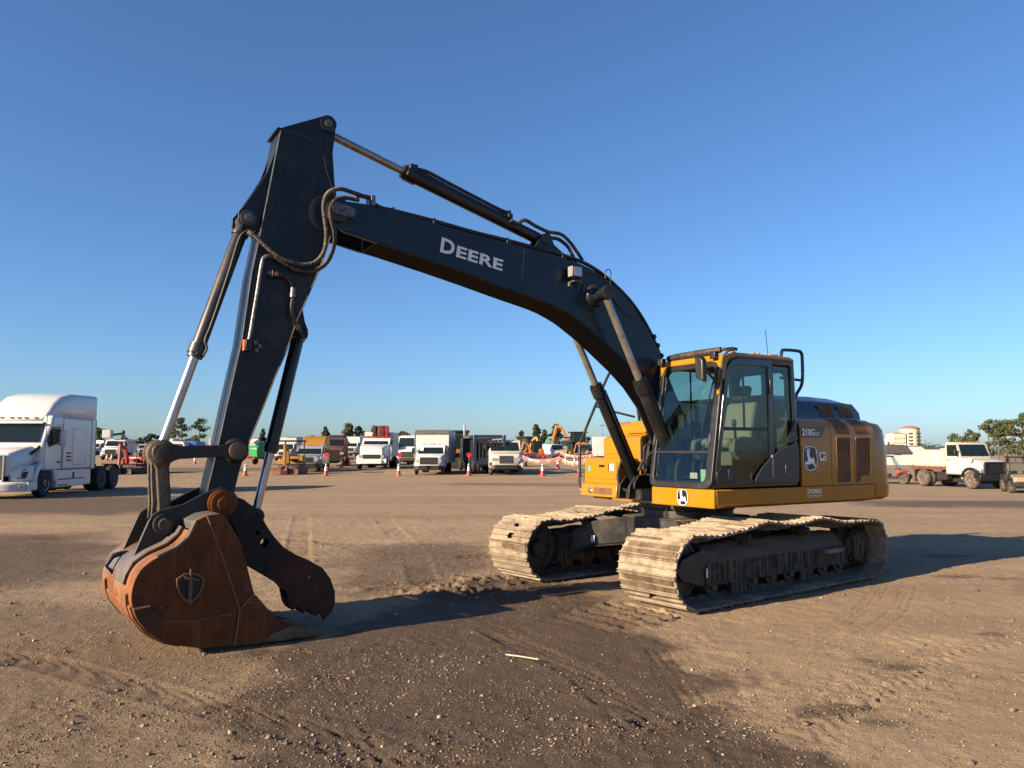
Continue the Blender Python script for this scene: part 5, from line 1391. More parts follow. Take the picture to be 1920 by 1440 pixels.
for y in (.72, .86):
    up(MB().tube([(.62, y, 1.30), (.52, y - .02, 1.75)], .012, 6), 'travel_lever', 'interior_dark', cab)
    up(MB().box(.56, .70, y - .05, y + .05, 1.34, 1.365), 'pedal', 'black', cab, bevel=0.005)
up(MB().prism([(-.5, 1.5), (-.2, 1.5), (-.2, 2.0), (-.35, 2.05), (-.5, 2.0)], .38, .60), 'side_console', 'interior', cab, bevel=0.03)
up(MB().box(.8, .803, .88, 1.0, 1.34, 1.41), 'paper_note', 'paper', cab)
up(MB().box(.795, .798, 1.05, 1.13, 1.31, 1.45), 'mint_note', 'mint', cab)

# ------------------------------------------------------------------ the yard behind: vehicles, cones, trees, buildings
def wx(px, D):
    return (px - 960) / 1443 * 0.9962 * D
def at(px, D):
    x = wx(px, D)
    return (x, D, float(gz(x, D)))
_wc = {}
def wheel(parent, x, y, r, w, tyre='tyre', rim='rim_white', dual=False, z=None):
    """tyre as the part with its rim below it; y is the outer face, the sign tells the side"""
    s = 1 if y > 0 else -1
    key = (r, w, tyre, rim, dual, s)
    if key not in _wc:
        t = MB().lathe([(r * .56, 0), (r * .6, .02), (r * .9, .0), (r * .975, w * .12), (r, w * .25), (r, w * .75), (r * .975, w * .88), (r * .9, w), (r * .6, w - .02), (r * .56, w)], (0, -s * w, 0), (0, s, 0), 26)
        rm = MB().lathe([(r * .12, -.02), (r * .14, .0), (r * .2, .0), (r * .22, -.06 if dual else -.03), (r * .45, -.08 if dual else -.04), (r * .52, -.01), (r * .575, .004), (r * .585, -.03), (r * .5, -w * .5)], (0, 0, 0), (0, s, 0), 22)
        a, b = t.mesh('tyre'), rm.mesh('rim')
        a.materials.append(M[tyre])
        b.materials.append(M[rim])
        _wc[key] = (a, b)
    a, b = _wc[key]
    z = r if z is None else z
    o = link('wheel', a, parent, loc=(x, y, z))
    link('rim', b, o)
    if dual:
        link('wheel', a, parent, loc=(x, y - s * (w + .05), z))
    return o
def sec(x, hw, z0, z1, r, n=3):
    return [(x, u, w) for u, w in rrect(-hw, hw, z0, z1, r, n)]
def P_(mb, name, m, par, bevel=0.0, seg=2, angle=32):
    return mb.build(name, m, par, bevel, seg, angle=angle)
def pair(fn):
    for s in (1, -1):
        fn(s)

# --- white sleeper tractor on the left
def semi():
    t = thing('semi_truck', 'white sleeper cab semi truck with a tall roof fairing standing at the left', 'semi truck', (-18.12, 28.05, float(gz(-18, 28))), R(-84))
    body = P_(MB().prism([(.30, .95), (.30, 1.95), (-.28, 2.70), (-.34, 2.98), (-3.66, 2.98), (-3.66, .95)], -1.2, 1.2), 'cab_body', 'white', t, .09, 3)
    P_(MB().loft([sec(1.38, .50, .80, 1.50, .1), sec(1.30, .62, .78, 1.60, .14), (sec(.8, .80, .8, 1.74, .2)), sec(.1, .95, .85, 1.90, .2), sec(-.3, .99, .9, 1.96, .2)]), 'hood', 'white', t, angle=40)
    P_(MB().loft([sec(-.28, .80, 2.78, 2.86, .03), sec(-.42, .98, 2.8, 3.08, .1), sec(-.8, 1.08, 2.85, 3.48, .22), sec(-1.35, 1.12, 2.9, 3.76, .26), sec(-2.1, 1.16, 2.9, 3.90, .26), sec(-3.4, 1.2, 2.9, 3.93, .2), sec(-3.95, 1.21, 2.9, 3.93, .12)]), 'roof_fairing', 'white', t, angle=45)
    P_(MB().add([(.315, -.98, 2.0), (.315, .98, 2.0), (-.245, .88, 2.68), (-.245, -.88, 2.68), (.29, -.98, 1.98), (.29, .98, 1.98), (-.27, .88, 2.67), (-.27, -.88, 2.67)], [(0, 1, 2, 3), (7, 6, 5, 4), (0, 4, 5, 1), (1, 5, 6, 2), (2, 6, 7, 3), (3, 7, 4, 0)]), 'windscreen', 'darkglass', t)
    P_(MB().box(-.16, -.08, -.95, .95, 2.66, 2.74), 'sun_visor', 'white', t, .02)
    for y in (-.6, -.25, .0, .25, .6):
        P_(MB().box(-.33, -.25, y - .06, y + .06, 2.86, 2.91), 'marker_lamp', 'amber', t, .01)
    g = P_(MB().prism(rrect(-.42, .42, .62, 1.50, .06), 1.36, 1.42, 'x'), 'grille', 'chassis', t, .01)
    P_(MB().ring(rrect(-.47, .47, .58, 1.54, .08), rrect(-.41, .41, .63, 1.49, .05), 1.37, 1.45, 'x'), 'grille_surround', 'chrome', t, .01)
    P_(MB().box(1.42, 1.44, -.02, .02, .63, 1.49), 'grille_bar', 'chrome', t)
    for y in np.linspace(-.36, .36, 13):
        P_(MB().box(1.418, 1.428, y - .007, y + .007, .64, 1.48), 'grille_slat', 'steel', t)
    P_(MB().loft([[(1.2, y, .26), (x, y, .26), (x + .06, y, .52), (x, y, .60), (1.2, y, .60)] for y, x in ((-1.2, 1.05), (-.9, 1.36), (-.4, 1.5), (.4, 1.5), (.9, 1.36), (1.2, 1.05))]), 'bumper', 'white', t, .03)
    P_(MB().box(.55, 1.2, -1.18, 1.18, .27, .60), 'bumper_return', 'white', t, .04)
    def fend(s):
        P_(MB().ring([(.78 * math.cos(R(a)), .62 + .66 * math.sin(R(a))) for a in range(-10, 191, 20)] , [(.60 * math.cos(R(a)), .62 + .52 * math.sin(R(a))) for a in range(-10, 191, 20)], s * .72, s * 1.2) if False else
           MB().prism([(.82 * math.cos(R(a)), .60 + .70 * math.sin(R(a))) for a in range(-5, 186, 19)] + [(.62 * math.cos(R(a)), .60 + .56 * math.sin(R(a))) for a in range(185, -6, -19)], *sorted((s * .74, s * 1.2))), 'fender', 'white', t, .05, 3)
        P_(MB().loft([[(x, s * y0, z0), (x, s * y1, z0), (x, s * y1, z1), (x, s * y0, z1)] for x, y0, y1, z0, z1 in ((1.30, .55, .72, .62, .95), (1.10, .55, 1.05, .60, 1.15), (.8, .6, 1.16, .60, 1.18))]), 'fender_nose', 'white', t, .06, 3)
        P_(MB().add([(1.335, s * .58, .72), (1.16, s * 1.04, .74), (1.12, s * 1.08, .92), (1.29, s * .66, .88)], [(0, 1, 2, 3)]), 'headlight', 'lampglass', t)
        P_(MB().add([(1.345, s * .56, .69), (1.165, s * 1.06, .71), (1.115, s * 1.11, .95), (1.29, s * .64, .91)], [(0, 1, 2, 3)]).xf(Matrix.Translation((-.006, 0, 0))), 'headlight_bezel', 'black', t)
        P_(MB().box(1.2, 1.38, *sorted((s * .80, s * 1.0)), .40, .50), 'fog_lamp', 'lampglass', t, .02)
        w = [(.12, 2.05), (-.22, 2.58), (-.95, 2.60), (-.95, 2.05), (-.55, 1.92), (-.05, 1.78)]
        P_(MB().prism(w, *sorted((s * 1.195, s * 1.208))), 'side_window', 'darkglass', t)
        P_(MB().prism([(.20, 1.0), (.20, 1.98), (-.20, 2.66), (-1.05, 2.66), (-1.05, 1.0)], *sorted((s * 1.19, s * 1.2015))), 'door', 'white', t, .004)
        P_(MB().box(-.95, -.72, *sorted((s * 1.2, s * 1.225)), 1.22, 1.28), 'door_handle', 'chassis', t)
        P_(MB().box(-.62, -.50, *sorted((s * 1.34, s * 1.58)), 1.85, 2.42), 'mirror', 'white', t, .04)
        P_(MB().tube([(-.30, s * 1.2, 1.95), (-.54, s * 1.4, 1.92)], .025, 6), 'mirror_arm', 'black', t)
        P_(MB().tube([(-.30, s * 1.2, 2.5), (-.54, s * 1.4, 2.36)], .02, 6), 'mirror_arm', 'black', t)
        P_(MB().tube([(.55, s * .88, 1.55), (.35, s * 1.0, 1.75), (.2, s * 1.08, 1.9)], .05, 8), 'hood_mirror', 'black', t)
        P_(MB().prism([(-.75, .30), (-.70, .88), (-.60, .95), (-3.65, .95), (-3.65, .32)], *sorted((s * 1.0, s * 1.21))), 'side_skirt', 'white', t, .05)
        P_(MB().box(-2.15, -2.02, *sorted((s * 1.2, s * 1.222)), .62, .85), 'step_recess', 'chassis', t)
        P_(MB().prism(rrect(-3.1, -1.95, 1.15, 2.55, .1), *sorted((s * 1.195, s * 1.206))), 'bunk_panel', 'white', t, .01)
        for z in (1.28, 1.42, 1.56):
            P_(MB().box(-1.85, -1.45, *sorted((s * 1.2, s * 1.208)), z, z + .06), 'vent', 'chassis', t)
        P_(MB().box(-3.98, -3.64, *sorted((s * 1.14, s * 1.2)), .95, 2.95), 'rear_fairing', 'white' if s < 0 else 'white', t, .01)
        P_(MB().box(-4.1, -3.99, *sorted((s * 1.08, s * 1.18)), 1.0, 2.95), 'black_extender', 'black', t, .01)
        for poly in ([(.20, 1.0), (.20, 1.98), (-.20, 2.66), (-1.05, 2.66), (-1.05, 1.0)], rrect(-3.1, -1.95, 1.15, 2.55, .1), [(-1.12, .97), (-1.12, 2.92), (-3.6, 2.92), (-3.6, .97)]):
            mx_ = sum(p[0] for p in poly) / len(poly)
            mz_ = sum(p[1] for p in poly) / len(poly)
            P_(MB().ring([(mx_ + (u - mx_) * 1.012, mz_ + (w - mz_) * 1.012) for u, w in poly], [(mx_ + (u - mx_) * .99, mz_ + (w - mz_) * .99) for u, w in poly], *sorted((s * 1.19, s * 1.2065))), 'panel_seam', 'greymould', t)
        P_(MB().tube([(.30, s * .98, 2.0), (-.28, s * .9, 2.72)], .03, 6), 'pillar_trim', 'black', t)
        P_(MB().box(-2.95, -.85, *sorted((s * 1.205, s * 1.225)), .58, .63), 'skirt_line', 'greymould', t)
        P_(MB().box(-1.6, -.9, *sorted((s * 1.2, s * 1.235)), .36, .42), 'step_plate', 'steel', t)
        P_(MB().tube([(-1.12, s * 1.25, 1.05), (-1.12, s * 1.25, 2.0)], .018, 6), 'grab_handle', 'chrome', t)
        P_(MB().prism([(1.30, .96), (1.30, .99), (.78, 1.17), (.1, 1.35), (.1, 1.32), (.78, 1.14)], *sorted((s * .99, s * 1.03))), 'hood_seam', 'greymould', t)
        wheel(t, 0, s * 1.16, .52, .30, 'tyre_dark', 'rim_steel')
        for x in (-4.72, -6.02):
            wheel(t, x, s * 1.22, .52, .27, 'tyre_dark', 'rim_white', True)
        P_(MB().box(-6.9, -.4, *sorted((s * .36, s * .48)), .72, .98), 'chassis_rail', 'chassis', t)
        P_(MB().prism([(-6.62, .62), (-6.55, .9), (-6.3, 1.08), (-6.0, 1.12), (-6.0, 1.09), (-6.3, 1.05), (-6.52, .88), (-6.6, .62)], *sorted((s * .65, s * 1.22))), 'mud_guard', 'chassis', t)
    pair(fend)
    P_(MB().box(-5.9, -4.9, -.5, .5, .98, 1.1), 'fifth_wheel', 'chassis', t, .03)
    P_(MB().box(-4.05, -3.95, -.9, .9, 1.1, 2.9), 'cab_back', 'chassis', t)
    P_(MB().tube([(.1, 1.15, 1.9), (.08, 1.17, 3.1)], .012, 6), 'aerial', 'black', t)
    P_(MB().box(-6.2, .9, -.34, .34, .55, .75), 'drive_line', 'chassis', t)
semi()

# --- conventional cab trucks: one builder, many bodies
def truck(name, label, cat, loc, head, paint='white', hw=1.1, hood_len=1.5, hood_z=1.55, cab_len=1.6, cab_z=2.45, belt=1.6, clear=.55, wb=4.3, tyre=(.5, .28), rimm='rim_white', nose=.12, grille='chassis', bumper='bumper_black', barm='bumper_black', gw=.62, gz0=.75, gz1=1.3, rear_dual=True, group=None, mirrors=True, tyrem='tyre', lampz=None, rake=.45, rail=True):
    """x = 0 is the front axle; the body behind the cab is added by the caller"""
    t = thing(name, label, cat, loc, head, group)
    f = .62                                                         # front overhang
    xc = f - hood_len                                               # foot of the windscreen
    P_(MB().loft([sec(f, hw * .72, clear + .12, hood_z - .28, .10), sec(f - nose, hw * .86, clear + .05, hood_z - .12, .12), sec(f - hood_len * .5, hw * .93, clear, hood_z - .03, .12), sec(xc - .05, hw * .97, clear, hood_z + .05, .1)]), 'hood', paint, t, angle=42)
    P_(MB().prism([(xc, clear), (xc, belt), (xc - rake, cab_z - .08), (xc - rake - .12, cab_z), (xc - cab_len + .08, cab_z), (xc - cab_len, cab_z - .1), (xc - cab_len, clear)], -hw, hw), 'cab_body', paint, t, .07, 3)
    z0, z1 = belt + .03, cab_z - .14
    e = .012
    P_(MB().add([(xc + e + .0, -hw * .88, z0), (xc + e + .0, hw * .88, z0), (xc - rake * .93 + e, hw * .82, z1), (xc - rake * .93 + e, -hw * .82, z1), (xc - .02, -hw * .88, z0 - .02), (xc - .02, hw * .88, z0 - .02), (xc - rake * .93 - .03, hw * .82, z1), (xc - rake * .93 - .03, -hw * .82, z1)], [(0, 1, 2, 3), (7, 6, 5, 4), (0, 4, 5, 1), (1, 5, 6, 2), (2, 6, 7, 3), (3, 7, 4, 0)]), 'windscreen', 'darkglass', t)
    P_(MB().prism(rrect(-gw, gw, gz0, gz1, .05), f + .0, f + .035, 'x'), 'grille', grille, t, .01)
    for z in np.linspace(gz0 + .06, gz1 - .06, 5):
        P_(MB().box(f + .03, f + .045, -gw * .94, gw * .94, z - .012, z + .012), 'grille_bar', barm, t)
    P_(MB().loft([[(f - .35, y, clear - .18), (x, y, clear - .18), (x, y, clear + .1), (f - .35, y, clear + .1)] for y, x in ((-hw * 1.02, f - .12), (-hw * .7, f + .12), (hw * .7, f + .12), (hw * 1.02, f - .12))]), 'bumper', bumper, t, .03)
    lz = lampz or (gz0 + gz1) / 2
    def sides(s):
        P_(MB().prism(rrect(*sorted((s * (gw + .05), s * hw * .86)), lz - .11, lz + .11, .03), f - .10, f + .015, 'x'), 'headlight', 'lampglass', t, .01)
        P_(MB().prism([(xc - .10, belt + .02), (xc - rake + .02, cab_z - .16), (xc - cab_len * .86, cab_z - .16), (xc - cab_len * .86, belt + .02)], *sorted((s * (hw - .004), s * (hw + .008)))), 'side_window', 'darkglass', t)
        P_(MB().prism([(xc - .05, clear + .05), (xc - .05, belt), (xc - rake, cab_z - .1), (xc - cab_len * .9, cab_z - .1), (xc - cab_len * .9, clear + .05)], *sorted((s * (hw - .01), s * (hw + .0025)))), 'door', paint, t, .003)
        dq = [(xc - .05, clear + .05), (xc - .05, belt), (xc - rake, cab_z - .1), (xc - cab_len * .9, cab_z - .1), (xc - cab_len * .9, clear + .05)]
        mc_ = (sum(p[0] for p in dq) / 5, sum(p[1] for p in dq) / 5)
        P_(MB().ring([(mc_[0] + (u - mc_[0]) * 1.012, mc_[1] + (w - mc_[1]) * 1.012) for u, w in dq], [(mc_[0] + (u - mc_[0]) * .985, mc_[1] + (w - mc_[1]) * .985) for u, w in dq], *sorted((s * (hw - .01), s * (hw + .004)))), 'door_seam', 'chassis', t)
        P_(MB().box(xc - cab_len * .82, xc - cab_len * .70, *sorted((s * hw, s * (hw + .03))), belt - .2, belt - .15), 'door_handle', 'black', t)
        if mirrors:
            P_(MB().box(xc - .1, xc - .02, *sorted((s * (hw + .12), s * (hw + .30))), belt + .05, belt + .42), 'mirror', 'black', t, .03)
            P_(MB().tube([(xc - .05, s * hw, belt + .1), (xc - .05, s * (hw + .2), belt + .12)], .018, 6), 'mirror_arm', 'black', t)
        r = tyre[0]
        P_(MB().prism([((r + .12) * math.cos(R(a)), r + .02 + (r + .1) * math.sin(R(a))) for a in range(0, 181, 18)] + [((r + .05) * math.cos(R(a)), r + .02 + (r + .04) * math.sin(R(a))) for a in range(180, -1, -18)], *sorted((s * hw * .7, s * hw * 1.02))), 'fender', paint, t, .02)
        wheel(t, 0, s * hw * 1.0, tyre[0], tyre[1], tyrem, rimm)
        if rear_dual is not None:
            wheel(t, -wb, s * (hw + (.06 if rear_dual else 0)), tyre[0], tyre[1], tyrem, rimm, rear_dual)
        if rail:
            P_(MB().box(-wb - .9, 0, *sorted((s * .34, s * .46)), tyre[0] + .12, tyre[0] + .36), 'chassis_rail', 'chassis', t)
    pair(sides)
    P_(MB().box(-wb, .3, -.5, .5, .3, .6), 'axle_gear', 'chassis', t, .08)
    for y in (-.55, -.2, 0, .2, .55):
        P_(MB().box(xc - rake - .16, xc - rake - .06, y * hw - .05, y * hw + .05, cab_z - .01, cab_z + .04), 'marker_lamp', 'amber', t, .01)
    for y in (-.4, .35):
        P_(MB().tube([(xc + .03, y * hw, belt + .02), (xc - rake * .3 + .03, (y + .3) * hw, belt + .02 + (cab_z - belt) * .3)], .012, 5), 'wiper', 'black', t)
    return t, xc - cab_len

# white box truck (van front) in the first row
t, xb = truck('box_truck', 'white box truck with a plain cube body facing the camera behind the cones', 'truck', at(806, 52.2), R(-91), hw=.98, hood_len=.95, hood_z=1.32, cab_len=1.3, cab_z=2.05, belt=1.38, clear=.5, wb=4.1, tyre=(.38, .2), gw=.60, gz0=.70, gz1=1.17, rake=.62, tyrem='tyre_dark')
P_(MB().box(xb - 4.2, xb + .55, -1.2, 1.2, .78, 3.02), 'cargo_box', 'whitebox', t, .03)
P_(MB().box(xb + .55, xb + .60, -1.2, 1.2, 2.72, 3.04), 'box_cap', 'steel', t, .02)
for y in (-1.21, 1.15):
    P_(MB().box(xb + .5, xb + .58, y, y + .06, .78, 2.72), 'corner_post', 'steel', t, .01)
P_(MB().box(-.54, -.52, -.75, -.5, 1.62, 1.86), 'windscreen_notice', 'decal_white', t)

# white medium truck, right of it, plain cab with a dark stake body behind
t, xb = truck('medium_truck', 'cream white medium duty truck with a tall chrome grille facing the camera', 'truck', at(948, 51.8), R(-86), 'cream', hw=1.1, hood_len=1.25, hood_z=1.5, cab_len=1.7, cab_z=2.32, belt=1.58, clear=.55, wb=4.6, tyre=(.48, .25), gw=.46, gz0=.78, gz1=1.28, grille='chassis', barm='chrome')
P_(MB().box(xb - 3.6, xb - .1, -1.12, 1.12, .95, 1.08), 'flat_bed', 'chassis', t, .02)
P_(MB().box(-1.2, -1.16, -.3, -.05, 1.85, 2.0), 'windscreen_notice', 'decal_white', t)
P_(MB().box(xb - .25, xb - .1, -1.1, 1.1, 1.08, 2.2), 'bulkhead', 'chassis', t, .02)
# navy stake truck beside it
t = thing('stake_truck', 'navy blue truck with black slatted stake sides beside the cream truck', 'truck', at(899, 57.0), R(101))
P_(MB().box(-4.6, 1.0, -1.1, 1.1, .85, 1.02), 'flat_bed', 'chassis', t, .02)
for s in (1, -1):
    P_(MB().box(-4.6, 1.0, *sorted((s * .92, s * 1.1)), 2.42, 2.62), 'top_rail', 'navytruck', t, .02)
    P_(MB().box(-4.66, -4.44, *sorted((s * .9, s * 1.12)), .7, 2.62), 'corner_post', 'navytruck', t, .02)
    for x in np.arange(-4.2, .9, .36):
        P_(MB().box(x, x + .15, *sorted((s * 1.02, s * 1.08)), 1.02, 2.3), 'stake', 'chassis', t)
    P_(MB().box(-4.5, 1.0, *sorted((s * 1.0, s * 1.05)), 1.5, 1.62), 'stake_board', 'chassis', t)
    wheel(t, -.6, s * 1.12, .48, .25, 'tyre_dark', 'chassis', True)
    wheel(t, -3.7, s * 1.12, .48, .25, 'tyre_dark', 'chassis', True)
    P_(MB().cyl((-2.9, s * .95, .58), (-2.2, s * .95, .58), .22, n=16), 'fuel_tank', 'steel', t)
P_(MB().box(-4.64, -4.46, -.92, .92, 2.42, 2.62), 'rear_rail', 'navytruck', t, .02)
for y in np.arange(-.8, .85, .24):
    P_(MB().box(-4.6, -4.52, y, y + .12, 1.02, 2.25), 'rear_stake', 'chassis', t)
P_(MB().box(-4.7, -4.55, -1.1, 1.1, .62, .86), 'rear_bumper', 'navytruck', t, .02)
P_(MB().box(.95, 1.1, -1.1, 1.1, .85, 2.5), 'bulkhead', 'chassis', t, .03)
P_(MB().cyl((1.3, .95, 1.2), (1.3, .95, 3.5), .085, n=14), 'exhaust_stack', 'chrome', t)
P_(MB().box(1.2, 3.0, -1.05, 1.05, .7, 2.5), 'cab_body', 'navytruck', t, .12)
P_(MB().prism([(1.5, 1.6), (1.5, 2.2), (2.4, 2.2), (2.6, 1.6)], 1.046, 1.058), 'side_window', 'darkglass', t)
P_(MB().box(3.0, 4.4, -.95, .95, .7, 1.7), 'hood', 'navytruck', t, .15)
P_(MB().box(-4.5, 4.2, -.45, .45, .5, .85), 'chassis_rail', 'chassis', t)
for s in (1, -1):
    wheel(t, 3.7, s * 1.05, .48, .25, 'tyre_dark', 'chassis')

# tall white aero-nosed truck carrying a red grapple
t, xb = truck('grapple_truck', 'white rounded nose truck with red and black grapple gear on its roof', 'truck', at(699, 63), R(-90), hw=1.18, hood_len=1.9, hood_z=1.95, cab_len=1.4, cab_z=2.55, belt=2.0, clear=.62, wb=4.8, tyre=(.5, .28), gw=.72, gz0=.85, gz1=1.18, mirrors=False, nose=.4, rake=.5, tyrem='tyre_dark', bumper='white')
P_(MB().box(xb - 3.5, xb - .1, -1.2, 1.2, 1.0, 3.05), 'body_box', 'whitebox', t, .03)
P_(MB().box(xb + .1, xb + .3, -1.3, 1.3, 2.58, 2.72), 'light_rail', 'red', t, .02)
for y, m_ in ((-.1, 'chassis'), (.35, 'red'), (.62, 'chassis'), (.95, 'red')):
    P_(MB().prism([(-.25, 2.7), (.25, 2.7), (.3, 3.3), (.1, 3.62), (-.15, 3.6), (-.3, 3.2)], y - .14, y + .14).xf(Matrix.Translation((xb - .1, -.25, 0))), 'grapple_tine', m_, t, .03)
P_(MB().tube([(xb - .1, -.5, 2.7), (xb - .1, -.2, 3.3), (xb - .4, .7, 3.35)], .13, 8), 'grapple_arm', 'chassis', t)

# white crane truck left of the box truck
t, xb = truck('crane_truck', 'white utility truck with yellow side gear partly behind the box truck', 'truck', at(766, 73), R(-96), hw=1.15, hood_len=.7, hood_z=1.5, cab_len=1.6, cab_z=2.75, belt=1.75, clear=.6, wb=4.5, tyre=(.5, .28), mirrors=True, rake=.25, tyrem='tyre_dark')
P_(MB().box(xb - 3.5, xb - .1, -1.2, 1.2, 1.0, 2.85), 'body_box', 'whitebox', t, .05)
P_(MB().box(.1, .5, -1.25, -.95, 1.5, 2.1), 'yellow_hatch', 'yellow_dull', t, .06)
P_(MB().tube([(xb - .5, .4, 2.8), (xb + .6, .9, 3.3), (xb + 1.2, 1.1, 3.0)], .12, 8), 'crane_arm', 'cream', t)

# white bucket truck far left
t, xb = truck('bucket_truck', 'white bucket truck with a raised lift basket behind the semi truck', 'truck', at(210, 96), R(-80), hw=1.15, hood_len=1.4, hood_z=1.6, cab_len=1.6, cab_z=2.5, belt=1.7, clear=.6, wb=4.4, tyre=(.5, .28), tyrem='tyre_dark')
P_(MB().box(xb - 3.6, xb - .1, -1.15, 1.15, .9, 2.6), 'utility_body', 'whitebox', t, .05)
P_(MB().box(xb + .3, xb + 1.4, -1.55, -.55, 2.75, 3.75), 'lift_basket', 'whitebox', t, .06)
P_(MB().tube([(xb - 2.5, .3, 2.6), (xb - .4, .1, 3.3), (xb + .6, -.8, 3.1)], .16, 8), 'lift_arm', 'steel', t)
# second, far box truck
t, xb = truck('box_van', 'small distant white box truck above the yellow blade', 'truck', at(657, 122), R(-90), hw=1.05, hood_len=1.0, hood_z=1.4, cab_len=1.4, cab_z=2.2, belt=1.5, clear=.5, wb=4.2, tyre=(.42, .22), mirrors=False, tyrem='tyre_dark')
P_(MB().box(xb - 4, xb + .3, -1.2, 1.2, .9, 3.1), 'cargo_box', 'whitebox', t, .03)
# silver pickup and dark red truck in the machine row
t, xb = truck('pickup_truck', 'silver pickup truck standing behind the small yellow excavator', 'pickup', at(577, 57), R(-84), 'silver', hw=.98, hood_len=1.25, hood_z=1.22, cab_len=2.1, cab_z=1.95, belt=1.3, clear=.5, wb=3.6, tyre=(.4, .26), rear_dual=False, rimm='rim_steel', gw=.5, gz0=.72, gz1=1.08, rake=.7, tyrem='tyre_dark')
P_(MB().box(xb - 1.9, xb - .05, -.98, .98, .55, 1.28), 'cargo_bed', 'silver', t, .05)
t, xb = truck('dump_truck', 'dark grey red truck with a steel body right of the yellow hood machine', 'truck', at(624, 70), R(-80), 'darkred', hw=1.15, hood_len=1.3, hood_z=1.75, cab_len=1.5, cab_z=2.6, belt=1.85, clear=.65, wb=4.5, tyre=(.52, .28), tyrem='tyre_dark', rimm='chassis', gw=.6, gz0=.85, gz1=1.5)
P_(MB().loft([sec(xb - .1, 1.15, 1.1, 2.7, .5), sec(xb - 3.6, 1.15, 1.1, 2.9, .5)]), 'rounded_body', 'chassis', t)
# white car behind the excavator's tool box
t, xb = truck('parked_car', 'white car parked directly behind the excavator, mostly hidden by its tool box', 'car', at(1150, 27.3), R(-168), hw=.9, hood_len=1.25, hood_z=1.02, cab_len=2.6, cab_z=1.68, belt=1.08, clear=.35, wb=2.8, tyre=(.34, .22), rear_dual=False, rimm='rim_steel', gw=.42, gz0=.5, gz1=.75, rake=.85, bumper='white', tyrem='tyre_dark')
P_(MB().box(xb - .5, xb + .3, -.9, .9, .4, 1.05), 'tail_body', 'white', t, .1)
# white water tank truck on the right
t, xb = truck('water_truck', 'old cream white tank truck with a ribbed water tank at the right', 'truck', (27.9, 45.6, -.545), R(-77), 'cream', hw=1.12, hood_len=1.32, hood_z=1.74, cab_len=1.12, cab_z=2.74, belt=1.88, clear=.80, wb=3.72, tyre=(.53, .30), gw=.62, gz0=.98, gz1=1.52, lampz=1.05, rake=.28, nose=.2)
P_(MB().ring(rrect(-.74, .74, .92, 1.58, .12), rrect(-.60, .60, 1.02, 1.48, .06), .63, .70, 'x'), 'grille_frame', 'black', t, .01)
P_(MB().box(.40, .78, -1.15, 1.15, .48, .84), 'front_bumper', 'black', t, .02)
tk_ = P_(MB().loft([sec(xb - .08, 1.05, 1.22, 2.16, .22, 4), sec(xb - .16, 1.12, 1.2, 2.26, .26, 4), sec(xb - 2.6, 1.12, 1.2, 2.30, .26, 4), sec(xb - 2.95, 1.05, 1.22, 2.02, .3, 4)]), 'water_tank', 'tank', t, angle=50)
for k in range(6):
    x = xb - .40 - k * .43
    P_(MB().ring([(u, w) for u, w in rrect(-1.17, 1.17, 1.19, 2.31, .28, 4)], [(u, w) for u, w in rrect(-1.11, 1.11, 1.2, 2.25, .26, 4)], x - .06, x + .06, 'x'), 'tank_rib', 'tank', t, .02)
P_(MB().box(xb - 3.0, xb - .06, -1.05, 1.05, 1.06, 1.2), 'tank_sill', 'darkred', t, .01)
P_(MB().box(-4.35, -4.3, -1.2, -.5, .3, 1.05), 'mud_flap', 'rubber', t)
P_(MB().box(xb - .9, xb - .1, -1.0, -.55, .45, .95), 'tool_locker', 'chassis', t, .04)
for s in (1, -1):
    P_(MB().prism([(.70 * math.cos(R(a)), .56 + .70 * math.sin(R(a))) for a in range(10, 171, 16)] + [(.55 * math.cos(R(a)), .56 + .55 * math.sin(R(a))) for a in range(170, 9, -16)], *sorted((s * .8, s * 1.145))), 'wheel_arch', 'black', t)
P_(MB().lathe([(.15, 0), (.17, .01), (.15, .02)], (.05, -1.115, 1.95 - .28), (0, -1, 0), 20), 'round_badge', 'tank', t)
P_(MB().cyl((xb - 1.2, 0, 2.24), (xb - 1.2, 0, 2.36), .3, n=20), 'tank_lid', 'tank', t)

